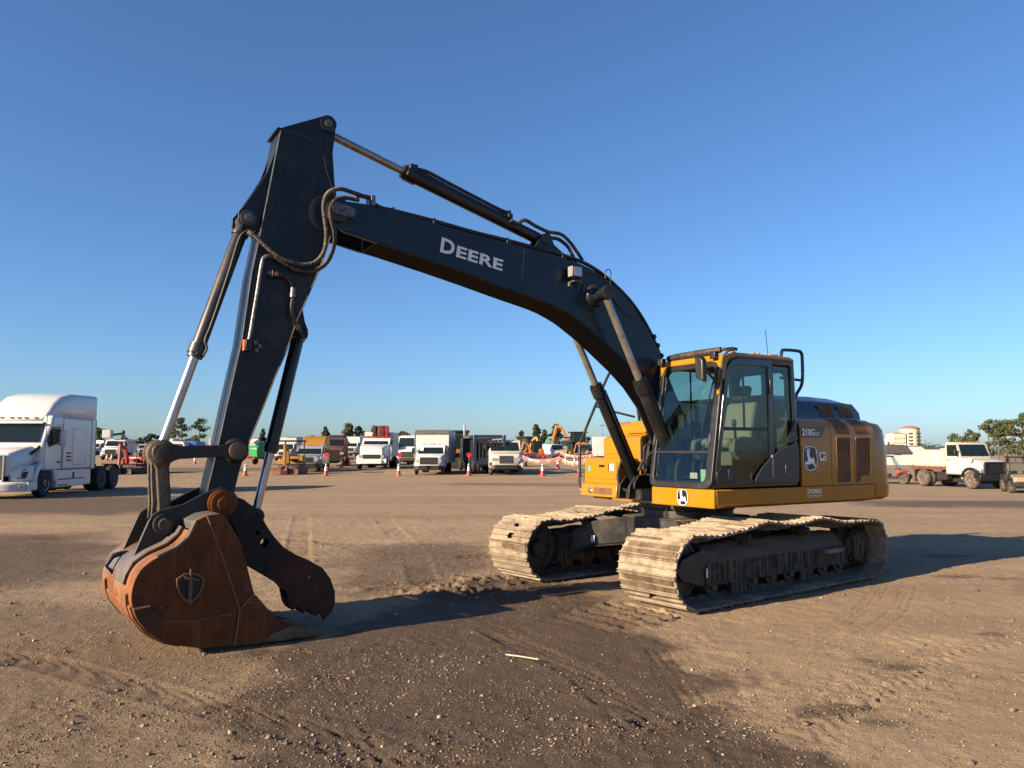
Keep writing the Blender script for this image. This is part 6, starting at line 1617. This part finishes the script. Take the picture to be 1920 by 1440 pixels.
# --- small machines
def mini_excavator(name, label, loc, head, paint, k=1.0, swing=0.0, cab=False, arm=(1.2, 1.9, 2.1, .9), group=None, dark='chassis', blade=True):
    t = thing(name, label, 'excavator', loc, head, group)
    S = lambda *a: [q * k for q in a]
    def B(x0, x1, y0, y1, z0, z1, nm, m, bv=.02):
        return P_(MB().box(*S(x0, x1, y0, y1, z0, z1)), nm, m, t, bv * k)
    for s in (1, -1):
        P_(MB().prism([(u * k, w * k) for u, w in ((-1.0, .0), (.85, .0), (1.05, .12), (1.05, .34), (.9, .46), (-.95, .46), (-1.15, .34), (-1.15, .12))], *sorted((s * .5 * k, s * .85 * k))), 'track', 'rubber', t, .04 * k)
    if blade:
        P_(MB().prism([(u * k, w * k) for u, w in ((1.30, .02), (1.42, .02), (1.36, .2), (1.40, .42), (1.30, .42))], -.92 * k, .92 * k), 'dozer_blade', 'darkred' if paint != 'red' else 'chassis', t, .01)
    B(-.85, .65, -.75, .75, .52, .66, 'deck', dark)
    P_(MB().prism([(u * k, w * k) for u, w in ((-1.0, .66), (-.25, .66), (-.25, 1.2), (-.4, 1.32), (-.9, 1.25), (-1.05, 1.0))], -.74 * k, .74 * k), 'engine_housing', paint, t, .06 * k)
    P_(MB().box(*S(.3, .7, -.74, -.25, .66, 1.05)), 'side_housing', paint, t, .05 * k)
    B(-.35, .1, -.25, .3, .95, 1.08, 'seat', 'black', .04)
    B(-.4, -.28, -.25, .3, 1.05, 1.55, 'seat_back', 'black', .04)
    for x, y in ((.55, .68), (.55, -.3), (-.75, .68), (-.75, -.68)):
        P_(MB().tube([tuple(S(x, y, .7)), tuple(S(x * .95, y, 2.25))], .035 * k, 6), 'canopy_post', 'black', t)
    B(-.95, .75, -.72, .74, 2.25, 2.36, 'canopy', dark, .04)
    if cab:
        P_(MB().box(*S(-.74, .56, -.28, .69, .75, 2.24)), 'cab_glass', 'darkglass', t, .03 * k)
    a, b, c, d = arm
    bo = P_(MB().prism([(u * k, w * k) for u, w in ((.55, .7), (.75, .75), (a, b), (a + .55, b + .25), (a + .5, b + .42), (a - .12, b + .14), (.5, .95))], -.1 * k, .1 * k), 'boom', paint, t, .02 * k)
    P_(MB().prism([(u * k, w * k) for u, w in ((a + .35, b + .42), (a + .62, b + .40), (c + .08, d), (c - .1, d))], -.08 * k, .08 * k), 'arm', paint, t, .02 * k)
    P_(MB().tube([tuple(S(.75, 0, 1.0)), tuple(S(a, 0, b + .3))], .045 * k, 8), 'boom_cylinder', 'steel', t)
    P_(MB().prism([(u * k, w * k) for u, w in ((c - .1, d + .05), (c + .15, d), (c + .25, d - .35), (c + .05, d - .62), (c - .35, d - .65), (c - .1, d - .4))], -.25 * k, .25 * k), 'bucket', 'darkred' if paint != 'red' else 'chassis', t, .02 * k)
    return t
mini_excavator('mini_excavator', 'small yellow excavator with dark canopy and rusty blade beside a red paddle', at(547, 53.2), R(-92), 'yellow_dull', .98, arm=(.95, 1.6, 1.45, .62))
mini_excavator('mini_excavator', 'small red excavator with its arm lowered, right behind the semi truck', at(250, 53.5), R(-100), 'red', .95, arm=(.9, 1.75, 1.5, .62), group='red mini excavators')
mini_excavator('mini_excavator', 'second red excavator mostly hidden behind the bucket linkage', at(292, 56), R(-70), 'red', .95, arm=(.9, 1.75, 1.5, .62), group='red mini excavators')
mini_excavator('green_excavator', 'grey excavator with a green tinted cab behind the dark red truck', at(633, 84), R(-75), 'chassis', 1.25, cab=True, blade=False)
mini_excavator('far_excavator', 'distant tan excavator with a dark cab beyond the cream truck', at(985, 118), R(-40), 'orange', 1.3, cab=True, blade=False)
mini_excavator('far_excavator', 'distant orange excavator with its arm folded high near the white trailer', at(1082, 135), R(-170), 'orange', 1.75, cab=True, blade=False, arm=(1.6, 2.6, 2.6, 1.0))
mini_excavator('far_excavator', 'distant orange digger with a black cab behind the pennant lines', at(1004, 105), R(200), 'orange', 1.0, cab=True)
mini_excavator('far_excavator', 'distant mint green loader arm machine behind the pennants', at(1052, 112), R(190), 'mintgreen', 1.25, cab=False, blade=False, arm=(1.1, 1.7, 2.2, .8))
mini_excavator('far_excavator', 'distant small yellow machine right of the mint green one', at(1072, 104), R(-60), 'yellow_dull', .95, cab=True)

# wheel loader
t = thing('wheel_loader', 'yellow wheel loader with a dark bucket between box truck and stake truck', 'loader', at(862, 66), R(-88))
P_(MB().prism([(-3.2, .8), (.2, .8), (.2, 1.5), (-1.2, 1.75), (-3.1, 1.7)], -.9, .9), 'rear_frame', 'yellow_dull', t, .08)
P_(MB().prism([(.2, .75), (1.3, .75), (1.3, 1.15), (.5, 1.6), (.2, 1.6)], -.6, .6), 'front_frame', 'yellow_dull', t, .06)
P_(MB().box(-1.15, .05, -.72, .72, 1.6, 3.05), 'cab_glass', 'darkglass', t, .06)
P_(MB().box(-1.3, .2, -.82, .82, 3.05, 3.2), 'cab_roof', 'chassis', t, .04)
for x in (-1.12, .02):
    for y in (-.72, .72):
        P_(MB().box(x - .05, x + .05, y - .05, y + .05, 1.5, 3.06), 'cab_post', 'yellow_dull', t)
for s in (1, -1):
    P_(MB().prism([(.2, 1.6), (.5, 1.7), (1.9, .9), (2.3, .55), (2.1, .4), (1.6, .7), (.2, 1.35)], *sorted((s * .38, s * .55))), 'lift_arm', 'yellow_dull', t, .03)
    wheel(t, .7, s * 1.15, .66, .45, 'tyre_dark', 'yellow_dull')
    wheel(t, -2.1, s * 1.15, .66, .45, 'tyre_dark', 'yellow_dull')
P_(MB().prism([(2.15, .1), (3.1, .08), (3.12, .14), (2.35, .2), (2.3, .95), (2.75, 1.25), (2.7, 1.3), (2.15, 1.0)], -1.25, 1.25), 'bucket', 'chassis', t, .02)
P_(MB().cyl((-2.4, .4, 1.7), (-2.4, .4, 3.1), .07, n=10), 'exhaust_pipe', 'chassis', t)
# yellow hooded machine, green chipper, yellow plough blade
t = thing('road_machine', 'yellow machine with a round hood over a black frame behind the silver pickup', 'machine', at(590, 64), R(-88))
P_(MB().prism([(2.2 * math.cos(R(a)) * .5 - .6, 1.55 + 1.15 * math.sin(R(a))) for a in range(0, 181, 15)], -.95, .95), 'round_hood', 'yellow_dull', t, .06)
P_(MB().box(-1.5, .35, -.85, .85, .5, 1.56), 'frame', 'chassis', t, .05)
for y in (-.9, .9):
    P_(MB().box(.42, .52, y - .06, y + .06, .3, 2.0), 'frame_post', 'steel', t)
    wheel(t, -1.0, y * 1.1, .5, .35, 'tyre_dark', 'chassis')
    wheel(t, .3, y * 1.1, .5, .35, 'tyre_dark', 'chassis')
t = thing('wood_chipper', 'green towed machine with a white hopper left of the thumb cylinder', 'machine', at(488, 76), R(-120))
P_(MB().prism([(-1.0, .7), (1.0, .7), (1.1, 1.6), (.5, 2.1), (-.8, 2.0), (-1.1, 1.3)], -.75, .75), 'housing', 'green', t, .1)
P_(MB().prism([(.4, 2.0), (.9, 1.8), (1.3, 2.2), (.6, 2.5)], -.5, .5), 'hopper', 'whitebox', t, .04)
P_(MB().tube([(1.0, 0, .75), (2.2, 0, .55)], .06, 8), 'tow_bar', 'red', t)
P_(MB().box(-1.2, 1.2, -.6, .6, .55, .7), 'trailer_frame', 'red', t, .02)
for y in (-.9, .9):
    wheel(t, -.1, y, .36, .2, 'tyre_dark', 'chassis')
t = thing('plough_blade', 'upright yellow plough blade standing beside the dark red truck', 'blade', at(645.5, 75), R(-90))
P_(MB().prism([(-.05, .0), (.06, .0), (.16, .3), (.14, .9), (.02, 1.28), (-.06, 1.26), (.05, .88), (.06, .32)], -.36, .36), 'blade', 'yellow_dull', t, .01)
P_(MB().box(-.5, -.04, -.3, .3, .2, .34), 'mount', 'chassis', t, .02)
# white street machine and blue skip behind the arm
t = thing('vacuum_trailer', 'white machine body with a black open mouth behind the bucket linkage', 'trailer', at(338, 110), R(-88))
P_(MB().loft([sec(1.3, 1.05, .8, 2.2, .45), sec(1.2, 1.15, .7, 2.3, .5), sec(-2.2, 1.15, .7, 2.3, .5)]), 'body', 'whitebox', t)
P_(MB().prism(rrect(-.85, .85, 1.25, 1.95, .3), 1.3, 1.34, 'x'), 'open_mouth', 'chassis', t)
for y in (-1.15, 1.15):
    wheel(t, -.8, y, .45, .25, 'tyre_dark', 'rim_white')
t = thing('waste_skip', 'blue steel waste skip beside the white machine behind the arm', 'skip', at(365, 112), R(-90))
P_(MB().ring(rrect(-1.6, 1.6, -.85, .85, .05), rrect(-1.5, 1.5, -.75, .75, .05), .15, 2.3, 'z'), 'side_wall', 'blue', t, .02)
for x in np.linspace(-1.4, 1.4, 5):
    P_(MB().box(x - .05, x + .05, -.92, -.85, .2, 2.25), 'wall_rib', 'blue', t)
P_(MB().box(-1.6, 1.6, -.85, .85, .1, .2), 'floor_plate', 'blue', t)
t = thing('utility_van', 'distant white van behind the pennant lines right of the conifers', 'van', at(1040, 108), R(-70))
P_(MB().prism([(-2.4, .35), (1.9, .35), (2.2, .6), (2.15, 1.0), (1.3, 1.15), (.7, 1.85), (-2.3, 1.95)], -.95, .95), 'body', 'white', t, .1)
P_(MB().prism([(1.28, 1.2), (1.20, 1.2), (.68, 1.8), (.74, 1.82)], -.8, .8), 'windscreen', 'darkglass', t)
P_(MB().prism([(-1.8, 1.2), (1.0, 1.2), (.6, 1.7), (-1.8, 1.75)], .945, .96), 'side_window', 'darkglass', t)
for x in (-1.6, 1.4):
    for y in (-.92, .92):
        wheel(t, x, y, .36, .22, 'tyre_dark', 'rim_steel')
t = thing('site_trailer', 'plain white site trailer standing far behind the tool box', 'trailer', at(1140, 100), R(0))
P_(MB().box(-1.9, 1.9, -1.2, 1.2, .55, 3.0), 'box_body', 'whitebox', t, .03)
P_(MB().box(-1.8, 1.8, -1.0, 1.0, .4, .55), 'base_frame', 'chassis', t)
for x in (-.5, .5):
    wheel(t, x, -1.15, .36, .2, 'tyre_dark', 'chassis')

# --- side by side utility vehicles at the right
def utv(name, label, loc, head, hoodm, k=1.0):
    t = thing(name, label, 'utility vehicle', loc, head)
    P_(MB().prism([(1.25, .45), (1.35, .62), (1.25, .85), (.55, 1.0), (.5, .45)], -.62, .62), 'hood', hoodm, t, .06, 3)
    P_(MB().box(-1.3, .6, -.68, .68, .32, .48), 'floor', 'chassis', t, .03)
    P_(MB().prism([(-1.5, .55), (-.35, .55), (-.35, .95), (-1.5, .95)], -.7, .7), 'cargo_box', 'chassis', t, .04)
    P_(MB().box(1.25, 1.42, -.55, .55, .35, .62), 'bumper', 'chassis', t, .05)
    for y in (-.35, .35):
        P_(MB().box(-.3, .15, y - .24, y + .24, .5, .68), 'seat', 'black', t, .04)
        P_(MB().box(-.36, -.25, y - .24, y + .24, .66, 1.15), 'seat_back', 'black', t, .04)
        P_(MB().prism(rrect(*sorted((y * 1.2, y * 1.7)), .66, .80, .03), 1.26, 1.33, 'x'), 'headlight', 'lampglass', t)
    for s in (1, -1):
        P_(MB().tube([(.72, s * .62, .95), (.28, s * .58, 1.82), (-.35, s * .58, 1.86), (-.42, s * .62, .9)], .03, 8), 'roll_cage', 'black', t)
        P_(MB().prism([(.34 * math.cos(R(a)) + .95, .40 + .36 * math.sin(R(a))) for a in range(0, 181, 20)] + [(.40 * math.cos(R(a)) + .95, .40 + .43 * math.sin(R(a))) for a in range(180, -1, -20)], *sorted((s * .5, s * .78))), 'fender', 'chassis', t)
        for x in (.95, -.98):
            wheel(t, x, s * .78, .33, .26, 'tyre', 'chassis')
    P_(MB().prism([(.32, 1.83), (-.5, 1.87), (-.5, 1.93), (.36, 1.89)], -.66, .66), 'roof', 'chassis', t, .02)
    P_(MB().add([(.70, -.56, 1.0), (.70, .56, 1.0), (.31, .54, 1.78), (.31, -.54, 1.78)], [(0, 1, 2, 3)]), 'windscreen', 'truckglass', t)
    P_(MB().tube([(.55, .3, .9), (.4, .3, 1.05)], .03, 8), 'steering_column', 'black', t)
    return t
def atz(px, D):
    x = wx(px, D)
    return (x, D, float(gz(x, D)))
utv('utility_vehicle', 'red and black side by side utility vehicle left of the water truck', atz(1664, 53), R(-32), 'red')
utv('utility_vehicle', 'tan side by side utility vehicle cut by the right edge of the picture', atz(1912, 41.5), R(-112), 'tan')

# --- more parked vehicles closing the far rows
for px, D, paint, kind, lb in ((405, 118, 'whitebox', 0, 'distant white van seen just right of the arm'), (431, 125, 'silver', 1, 'distant silver pickup right of the arm'), (447, 112, 'darkred', 1, 'distant dark red pickup left of the front cone by the arm'), (508, 98, 'navytruck', 1, 'distant navy pickup behind the thumb cylinder'), (533, 92, 'whitebox', 0, 'distant white van above the rusty blade'), (553, 104, 'navytruck', 0, 'distant navy box truck behind the dark canopy'), (736, 108, 'silver', 1, 'distant silver pickup in the gap right of the grapple truck'), (851, 96, 'chassis', 0, 'distant dark box truck right of the white box truck'), (993, 128, 'whitebox', 1, 'distant white pickup under the tall conifer'), (1022, 132, 'darkred', 1, 'distant red brown pickup between the conifers'), (1063, 126, 'chassis', 0, 'distant dark box truck behind the mint green machine'), (1094, 122, 'chassis', 1, 'distant dark pickup left of the site trailer'), (172, 130, 'whitebox', 0, 'distant white van just right of the semi truck'), (270, 118, 'silver', 1, 'distant silver pickup above the red excavators'), (304, 122, 'whitebox', 0, 'distant white van beside the chrome rod')):
    t, xb = truck('parked_truck' if kind == 0 else 'pickup_truck', lb, 'truck' if kind == 0 else 'pickup', at(px, D), R(random.uniform(-110, -65)), paint, hw=1.0, hood_len=1.1, hood_z=1.25, cab_len=1.6 if kind else 1.3, cab_z=1.95 if kind else 2.1, belt=1.32, clear=.5, wb=3.6, tyre=(.4, .24), rear_dual=False, rimm='rim_steel', gw=.5, gz0=.7, gz1=1.05, mirrors=False, tyrem='tyre_dark', rake=.6)
    if kind:
        P_(MB().box(xb - 1.8, xb - .05, -.98, .98, .55, 1.25), 'cargo_bed', paint, t, .05)
    else:
        P_(MB().box(xb - 3.2, xb + .2, -1.08, 1.08, .75, random.uniform(2.5, 3.0)), 'cargo_box', paint, t, .04)

# --- cones with red paddles, further cones, pennant lines
def cone(loc, label, k=1.0, group='traffic cones round the yard'):
    t = thing('traffic_cone', label, 'cone', loc, random.uniform(0, 1), group)
    P_(MB().loft([[(x * q, y * q, z) for x, y in rrect(-.18 * k, .18 * k, -.18 * k, .18 * k, .04 * k, 2)] for q, z in ((1, 0), (1, .035 * k), (.9, .045 * k))]), 'base', 'cone', t)
    P_(MB().lathe([(.13 * k, .04 * k), (.035 * k, .72 * k), (.03 * k, .72 * k)], (0, 0, 0), (0, 0, 1), 18), 'body', 'cone', t)
    P_(MB().lathe([(.098 * k, .30 * k), (.064 * k, .55 * k), (.06 * k, .55 * k)], (0, 0, 0), (0, 0, 1), 18), 'reflective_collar', 'reflective', t)
    P_(MB().lathe([(.052 * k, .62 * k), (.043 * k, .69 * k)], (0, 0, 0), (0, 0, 1), 18), 'reflective_collar', 'reflective', t)
    return t
front = [(316, 'front row cone right beside the upright bucket link'), (461, 'front row cone between arm and thumb cylinder'), (612, 'front row cone below the red paddle beside the small yellow excavator'), (748, 'front row cone left of the white box truck'), (879, 'front row cone between box truck and cream truck'), (1017, 'front row cone right of the cream truck')]
for px, lb in front:
    cone(at(px, 50.2), lb, 1.12)
for px, lb in ((464, 'red paddle sign over the cone between arm and thumb cylinder'), (613, 'red paddle sign over the cone beside the small yellow excavator'), (749, 'red paddle sign over the cone left of the box truck'), (879.5, 'red paddle sign over the cone between box truck and cream truck'), (1018, 'red paddle sign over the cone right of the cream truck')):
    x, y, z = at(px, 50.35)
    t = thing('paddle_sign', lb, 'sign', (x, y, z), 0, 'red paddles on the front cones')
    P_(MB().cyl((0, 0, .04), (0, 0, 1.25), .018, n=8), 'pole', 'steel', t)
    P_(MB().prism(circ(0, 1.34, .17, 8, R(22.5)), -.012, .012), 'octagon', 'signred', t, .003)
far = [(201, 92, 'left one of two cones before the bucket truck'), (210, 92, 'right one of two cones before the bucket truck'), (366, 78, 'lone cone seen through the bucket linkage'), (525, 66, 'cone behind the left end of the rusty blade'), (640, 67, 'dark base cone beside the yellow plough blade'), (655, 74, 'cone right of the yellow plough blade'), (735, 82, 'small far cone right of the grapple truck'), (742, 68, 'cone just behind the front cone left of the box truck'), (986, 71, 'cone beside the cream truck fender under the pennants'), (1046, 63, 'cone standing alone on open dirt under the pennants'), (1060, 80, 'far cone right of the lone cone under the pennants'), (1077, 72, 'cone near the tool box under the pennants'), (1086, 49, 'white topped cone just left of the excavator hand rail')]
for px, D, lb in far:
    cone(at(px, D), lb, 1.1)
def pennants(p0, p1, label, n=26, sag=.35, h=1.05):
    a, b = Vector(at(*p0)), Vector(at(*p1))
    t = thing('pennant_line', label, 'pennants', tuple(a), 0, 'pennant lines in the far yard')
    pts = [(b - a) * u + Vector((0, 0, h - sag * 4 * u * (1 - u))) for u in np.linspace(0, 1, 13)]
    P_(MB().tube(pts, .012, 5), 'rope', 'reflective', t)
    fl = MB()
    for k in range(n):
        u = (k + .5) / n
        c = (b - a) * u + Vector((0, 0, h - sag * 4 * u * (1 - u)))
        d = (b - a).normalized() * .11
        sw = Vector((random.uniform(-.05, .05), random.uniform(-.08, .08), -.34))
        k0 = len(fl.v)
        fl.add([c - d, c + d, c + sw, c - d + Vector((0, .01, 0)), c + d + Vector((0, .01, 0)), c + sw + Vector((0, .01, 0))], [(0, 1, 2), (5, 4, 3), (0, 3, 4, 1), (1, 4, 5, 2), (2, 5, 3, 0)])
    tag(P_(fl, 'pennants', 'pennant', t), kind='stuff')
    for q in (Vector((0, 0, 0)), b - a):
        P_(MB().cyl(q, q + Vector((0, 0, h)), .03, n=8), 'stake', 'cone', t)
pennants((980, 66), (1048, 61), 'nearest sagging red pennant line ending at the lone cone')
pennants((1048, 61), (1100, 56), 'sagging red pennant line from the lone cone towards the hand rail')
pennants((975, 84), (1050, 88), 'red pennant line across the middle of the far yard', 34)
pennants((1050, 88), (1120, 82), 'red pennant line before the mint green machine', 34)
pennants((978, 96), (1110, 100), 'farthest red pennant line before the distant diggers', 48)
pennants((620, 72), (676, 70), 'red pennant line low between plough blade and grapple truck', 16)

# --- trees
def leaves(c, r, n, size, out):
    """n leaf tufts (crossed small faces) in an ellipsoid"""
    u = rng.normal(0, 1, (n, 3))
    u /= np.linalg.norm(u, axis=1)[:, None]
    p = np.array(c) + u * (rng.random((n, 1)) ** .45) * np.array(r)
    a = rng.normal(0, 1, (n, 3))
    a /= np.linalg.norm(a, axis=1)[:, None]
    b = np.cross(a, rng.normal(0, 1, (n, 3)))
    b /= np.linalg.norm(b, axis=1)[:, None] + 1e-9
    s = size * rng.uniform(.5, 1.3, (n, 1))
    out.append(np.stack([p - a * s, p + b * s * .55, p + a * s, p - b * s * .55], 1))
def leaf_mesh(name, quads, m):
    V = np.concatenate(quads, 0)
    n = len(V)
    me = bpy.data.meshes.new(name)
    me.vertices.add(n * 4)
    me.vertices.foreach_set('co', V.ravel())
    me.loops.add(n * 4)
    me.loops.foreach_set('vertex_index', np.arange(n * 4, dtype=np.int32))
    me.polygons.add(n)
    me.polygons.foreach_set('loop_start', np.arange(0, n * 4, 4, dtype=np.int32))
    me.update(calc_edges=True)
    me.materials.append(M[m])
    return me
def pine(px, D, h, label, spread=1.0, m='leaf_a', bare=.45, dens=1.0, base=None):
    x, y, z = at(px, D)
    t = thing('pine_tree', label, 'tree', (x, y, z if base is None else base), 0, 'trees beyond the yard')
    lean = random.uniform(-.04, .04) * h
    P_(MB().tube([(0, 0, 0), (lean * .3, 0, h * .35), (lean * .8, .1, h * .7), (lean, 0, h * .97)], [.022 * h, .018 * h, .012 * h, .004 * h], 7), 'trunk', 'bark', t)
    q = []
    lm = MB()
    for k in range(int(9 * dens) + 5):
        f = bare + (1 - bare) * random.random() ** .8
        an = random.uniform(0, 6.283)
        w = h * .20 * spread * (1.15 - .75 * (f - bare) / (1 - bare)) * random.uniform(.45, 1.1)
        c = (lean * f + w * math.cos(an), w * math.sin(an), h * f * random.uniform(.97, 1.02))
        lm.tube([(lean * f, 0, h * f * .94), c], [.006 * h, .003 * h], 5)
        rr = h * .085 * spread * random.uniform(.6, 1.3)
        leaves(c, (rr * 1.25, rr * 1.25, rr * .7), int(95 * dens), .028 * h, q)
    leaves((lean, 0, h * .95), (h * .07, h * .07, h * .06), 90, .028 * h, q)
    P_(lm, 'limbs', 'bark', t)
    link('crown', leaf_mesh('crown', q, m), t)
def conifer(px, D, h, w, label, m='leaf_b'):
    x, y, z = at(px, D)
    t = thing('conifer_tree', label, 'tree', (x, y, z), 0, 'trees beyond the yard')
    P_(MB().tube([(0, 0, 0), (0, 0, h * .95)], [.03 * h, .005 * h], 7), 'trunk', 'bark', t)
    q = []
    for k in range(46):
        f = random.random() ** .8
        r = w * (1 - f) ** .75 * .9 + .05 * w
        an = random.uniform(0, 6.283)
        d = r * random.uniform(.2, 1.0)
        leaves((d * math.cos(an), d * math.sin(an), h * (.06 + .92 * f)), (.2 * w + .05, .2 * w + .05, h * .055), 70, .024 * h + .06, q)
    link('crown', leaf_mesh('crown', q, m), t)
def broad(px, D, h, w, label, m='leaf_c'):
    x, y, z = at(px, D)
    t = thing('broad_tree', label, 'tree', (x, y, z), 0, 'trees beyond the yard')
    P_(MB().tube([(0, 0, 0), (.1, 0, h * .5), (0, 0, h * .8)], [.04 * h, .025 * h, .01 * h], 7), 'trunk', 'bark', t)
    q = []
    for k in range(26):
        an, f = random.uniform(0, 6.283), random.random()
        d = w * random.random() ** .6 * math.sin(math.pi * (.25 + .7 * f))
        leaves((d * math.cos(an), d * math.sin(an), h * (.3 + .66 * f)), (w * .3, w * .3, h * .1), 80, .03 * h + .05, q)
    link('crown', leaf_mesh('crown', q, m), t)
pine(341, 190, 8.4, 'left one of two pines standing behind the arm and the bucket linkage', 1.25, bare=.35)
pine(374, 190, 8.6, 'right one of two pines standing behind the arm', 1.25, bare=.35)
pine(322, 192, 7.6, 'slim pine touching the chrome rod of the bucket cylinder', 1.0, bare=.4)
broad(281, 170, 5.0, 2.4, 'round tree between red excavator and bucket linkage', 'leaf_b')
broad(183, 165, 5.6, 2.2, 'tree just right of the semi truck roof', 'leaf_b')
conifer(230, 175, 5.2, .9, 'thin pointed conifer above the bucket truck')
conifer(492, 160, 5.2, 1.3, 'pointed conifer above the green towed machine')
conifer(610, 160, 5.6, 1.7, 'conifer above the yellow hood machine', 'leaf_c')
conifer(585, 165, 3.8, 1.4, 'low conifer left of the yellow hood machine')
broad(650, 160, 6.2, 2.2, 'round olive tree above the distant box truck')
broad(670, 165, 5.8, 2.0, 'round dark tree left of the grapple truck', 'leaf_b')
broad(705, 170, 6.0, 2.4, 'tree behind the red grapple')
broad(730, 120, 3.6, 1.6, 'dark bush right of the grapple truck', 'leaf_b')
broad(757, 170, 4.8, 2.8, 'sparse olive tree left of the white utility truck')
conifer(978, 150, 4.6, 1.6, 'dark conifer just right of the cream truck cab')
conifer(1006, 145, 5.6, 2.0, 'tall conifer left of the pair near the pennants')
conifer(1021, 148, 4.6, 1.4, 'dark conifer leaning against the tall one')
conifer(1043, 140, 5.4, 2.4, 'broad conifer behind the white van')
conifer(1074, 170, 4.8, 1.3, 'slim conifer left of the orange excavator')
conifer(1103, 165, 4.2, 1.6, 'small conifer beside the white site trailer')
for k, (px, h, lb) in enumerate(((1792, 4.9, 'leftmost short pine left of the water truck cab'), (1806, 4.6, 'small pine right of the leftmost one'), (1818, 6.2, 'pine above the water truck cab'), (1838, 5.2, 'low pine right above the truck windscreen'), (1856, 7.8, 'tall pine right of the truck cab'), (1872, 7.0, 'slightly shorter pine next to the tall one'), (1888, 7.8, 'tall pine above the tan utility vehicle'), (1902, 7.2, 'dense pine near the right edge'), (1917, 8.8, 'tallest pine at the right edge'), (1935, 8.4, 'pine cut by the right edge'))):
    pine(px, 128 + (k * 7) % 15, h, lb, 1.15, m='leaf_c' if k % 3 == 1 else 'leaf_a', bare=.3 if k > 3 else .42, dens=.9, base=-.6)
# a far wood closing the horizon
q = []
for k in range(520):
    x = random.uniform(-330, 420)
    y = random.uniform(330, 420)
    h = random.uniform(3.0, 6.5) * (.75 if x < 0 else 1.0)
    leaves((x, y, float(gz(x, y)) + h * .5), (random.uniform(2.5, 5), 2.5, h * .55), 34, .8, q)
wood = link('distant_wood', leaf_mesh('distant_wood', q, 'leaf_b'))
tag(wood, 'low dark strip of distant woods along the horizon', 'woods', kind='stuff')

# --- buildings on the right: fence, houses, hotel
fx = thing('boundary_wall', 'long white boundary wall left of the water truck below dark roofs', 'wall', (wx(1716, 122), 122, -.55), R(-3))
for k in range(9):
    P_(MB().box(-32.4 + k * 3.6, -28.86 + k * 3.6, -.08, .08, 0, 1.55), 'wall_panel', 'whitebox', fx, .01)
    P_(MB().box(-32.52 + k * 3.6, -32.28 + k * 3.6, -.13, .13, 0, 1.64), 'wall_pier', 'whitebox', fx, .01)
def house(px, D, w, label, ridge, ez=1.35, d=11):
    x = wx(px, D)
    t = thing('house', label, 'house', (x, D, -.6), R(random.uniform(-12, 12)))
    P_(MB().box(-w / 2, w / 2, -d / 2, d / 2, 0, ez + .6), 'wall', 'stucco', t)
    P_(MB().loft([[(-w / 2 - .5, -d / 2 - .5, ez + .55), (w / 2 + .5, -d / 2 - .5, ez + .55), (w / 2 + .5, d / 2 + .5, ez + .55), (-w / 2 - .5, d / 2 + .5, ez + .55)], [(-w / 4, -.1, ridge + .6), (w / 4, -.1, ridge + .6), (w / 4, .1, ridge + .6), (-w / 4, .1, ridge + .6)]]), 'roof', 'roof', t)
    P_(MB().prism([(-1.6, ez + .6), (1.6, ez + .6), (0, ez + 1.75)], -d / 2 - .6, -1.5), 'gable', 'stucco', t)
    for k in (-.3, .3):
        P_(MB().box(k * w - .7, k * w + .7, -d / 2 - .04, -d / 2 + .02, .9, ez + .2), 'window', 'darkglass', t)
house(1668, 168, 11, 'leftmost house with a dark roof and small pale gable beside the excavator', 3.0)
house(1697, 160, 15, 'wide dark roofed house behind the boundary wall', 2.75)
house(1740, 190, 15, 'dark roofed house behind the water tank', 2.7)
house(1768, 180, 12, 'dark roofed house left of the truck cab', 2.6)
house(1600, 175, 14, 'house mostly hidden behind the counterweight', 2.8)
D = 900
t = thing('hotel', 'large pale hotel block with a round tower and terracotta roof on the horizon', 'building', (wx(1705, D), D, -1), 0)
sx = lambda px: wx(px, D) - wx(1705, D)
P_(MB().box(sx(1658), sx(1670), -8, 8, 0, 17), 'low_wing', 'stucco', t)
P_(MB().box(sx(1669.5), sx(1692), -9, 9, 0, 23), 'long_wing', 'stucco', t)
P_(MB().prism(circ(sx(1707), 0, (sx(1724) - sx(1690)) / 2, 12), 0, 28.6, 'z'), 'tower', 'stucco', t)
P_(MB().lathe([(11.4, 28.6), (11.2, 29.2), (4.5, 31.6), (.5, 32)], (sx(1707), 0, 0), (0, 0, 1), 12), 'tower_roof', 'terracotta', t)
P_(MB().box(sx(1669), sx(1691), -9.5, 9.5, 23, 23.9), 'wing_roof', 'terracotta', t)
for px in (1698, 1702, 1712, 1715, 1718):
    for zz in (6, 10, 14, 18, 22):
        P_(MB().box(sx(px) - .4, sx(px) + .4, -11.0, -6, zz, zz + 2.0), 'window', 'roof', t)
for px in (1673, 1677, 1681, 1685, 1689):
    for zz in (6, 11, 16):
        P_(MB().box(sx(px) - .4, sx(px) + .4, -9.08, -8.9, zz, zz + 2), 'window', 'roof', t)
# tall thin masts far off
t = thing('light_mast', 'thin tall light mast far behind the excavator tool box', 'mast', at(1130, 210), 0)
P_(MB().cyl((0, 0, 0), (0, 0, 9), .09, .05, n=8), 'pole', 'steel', t)
P_(MB().box(-.6, .6, -.1, .1, 9, 9.2), 'lamp_bar', 'steel', t)
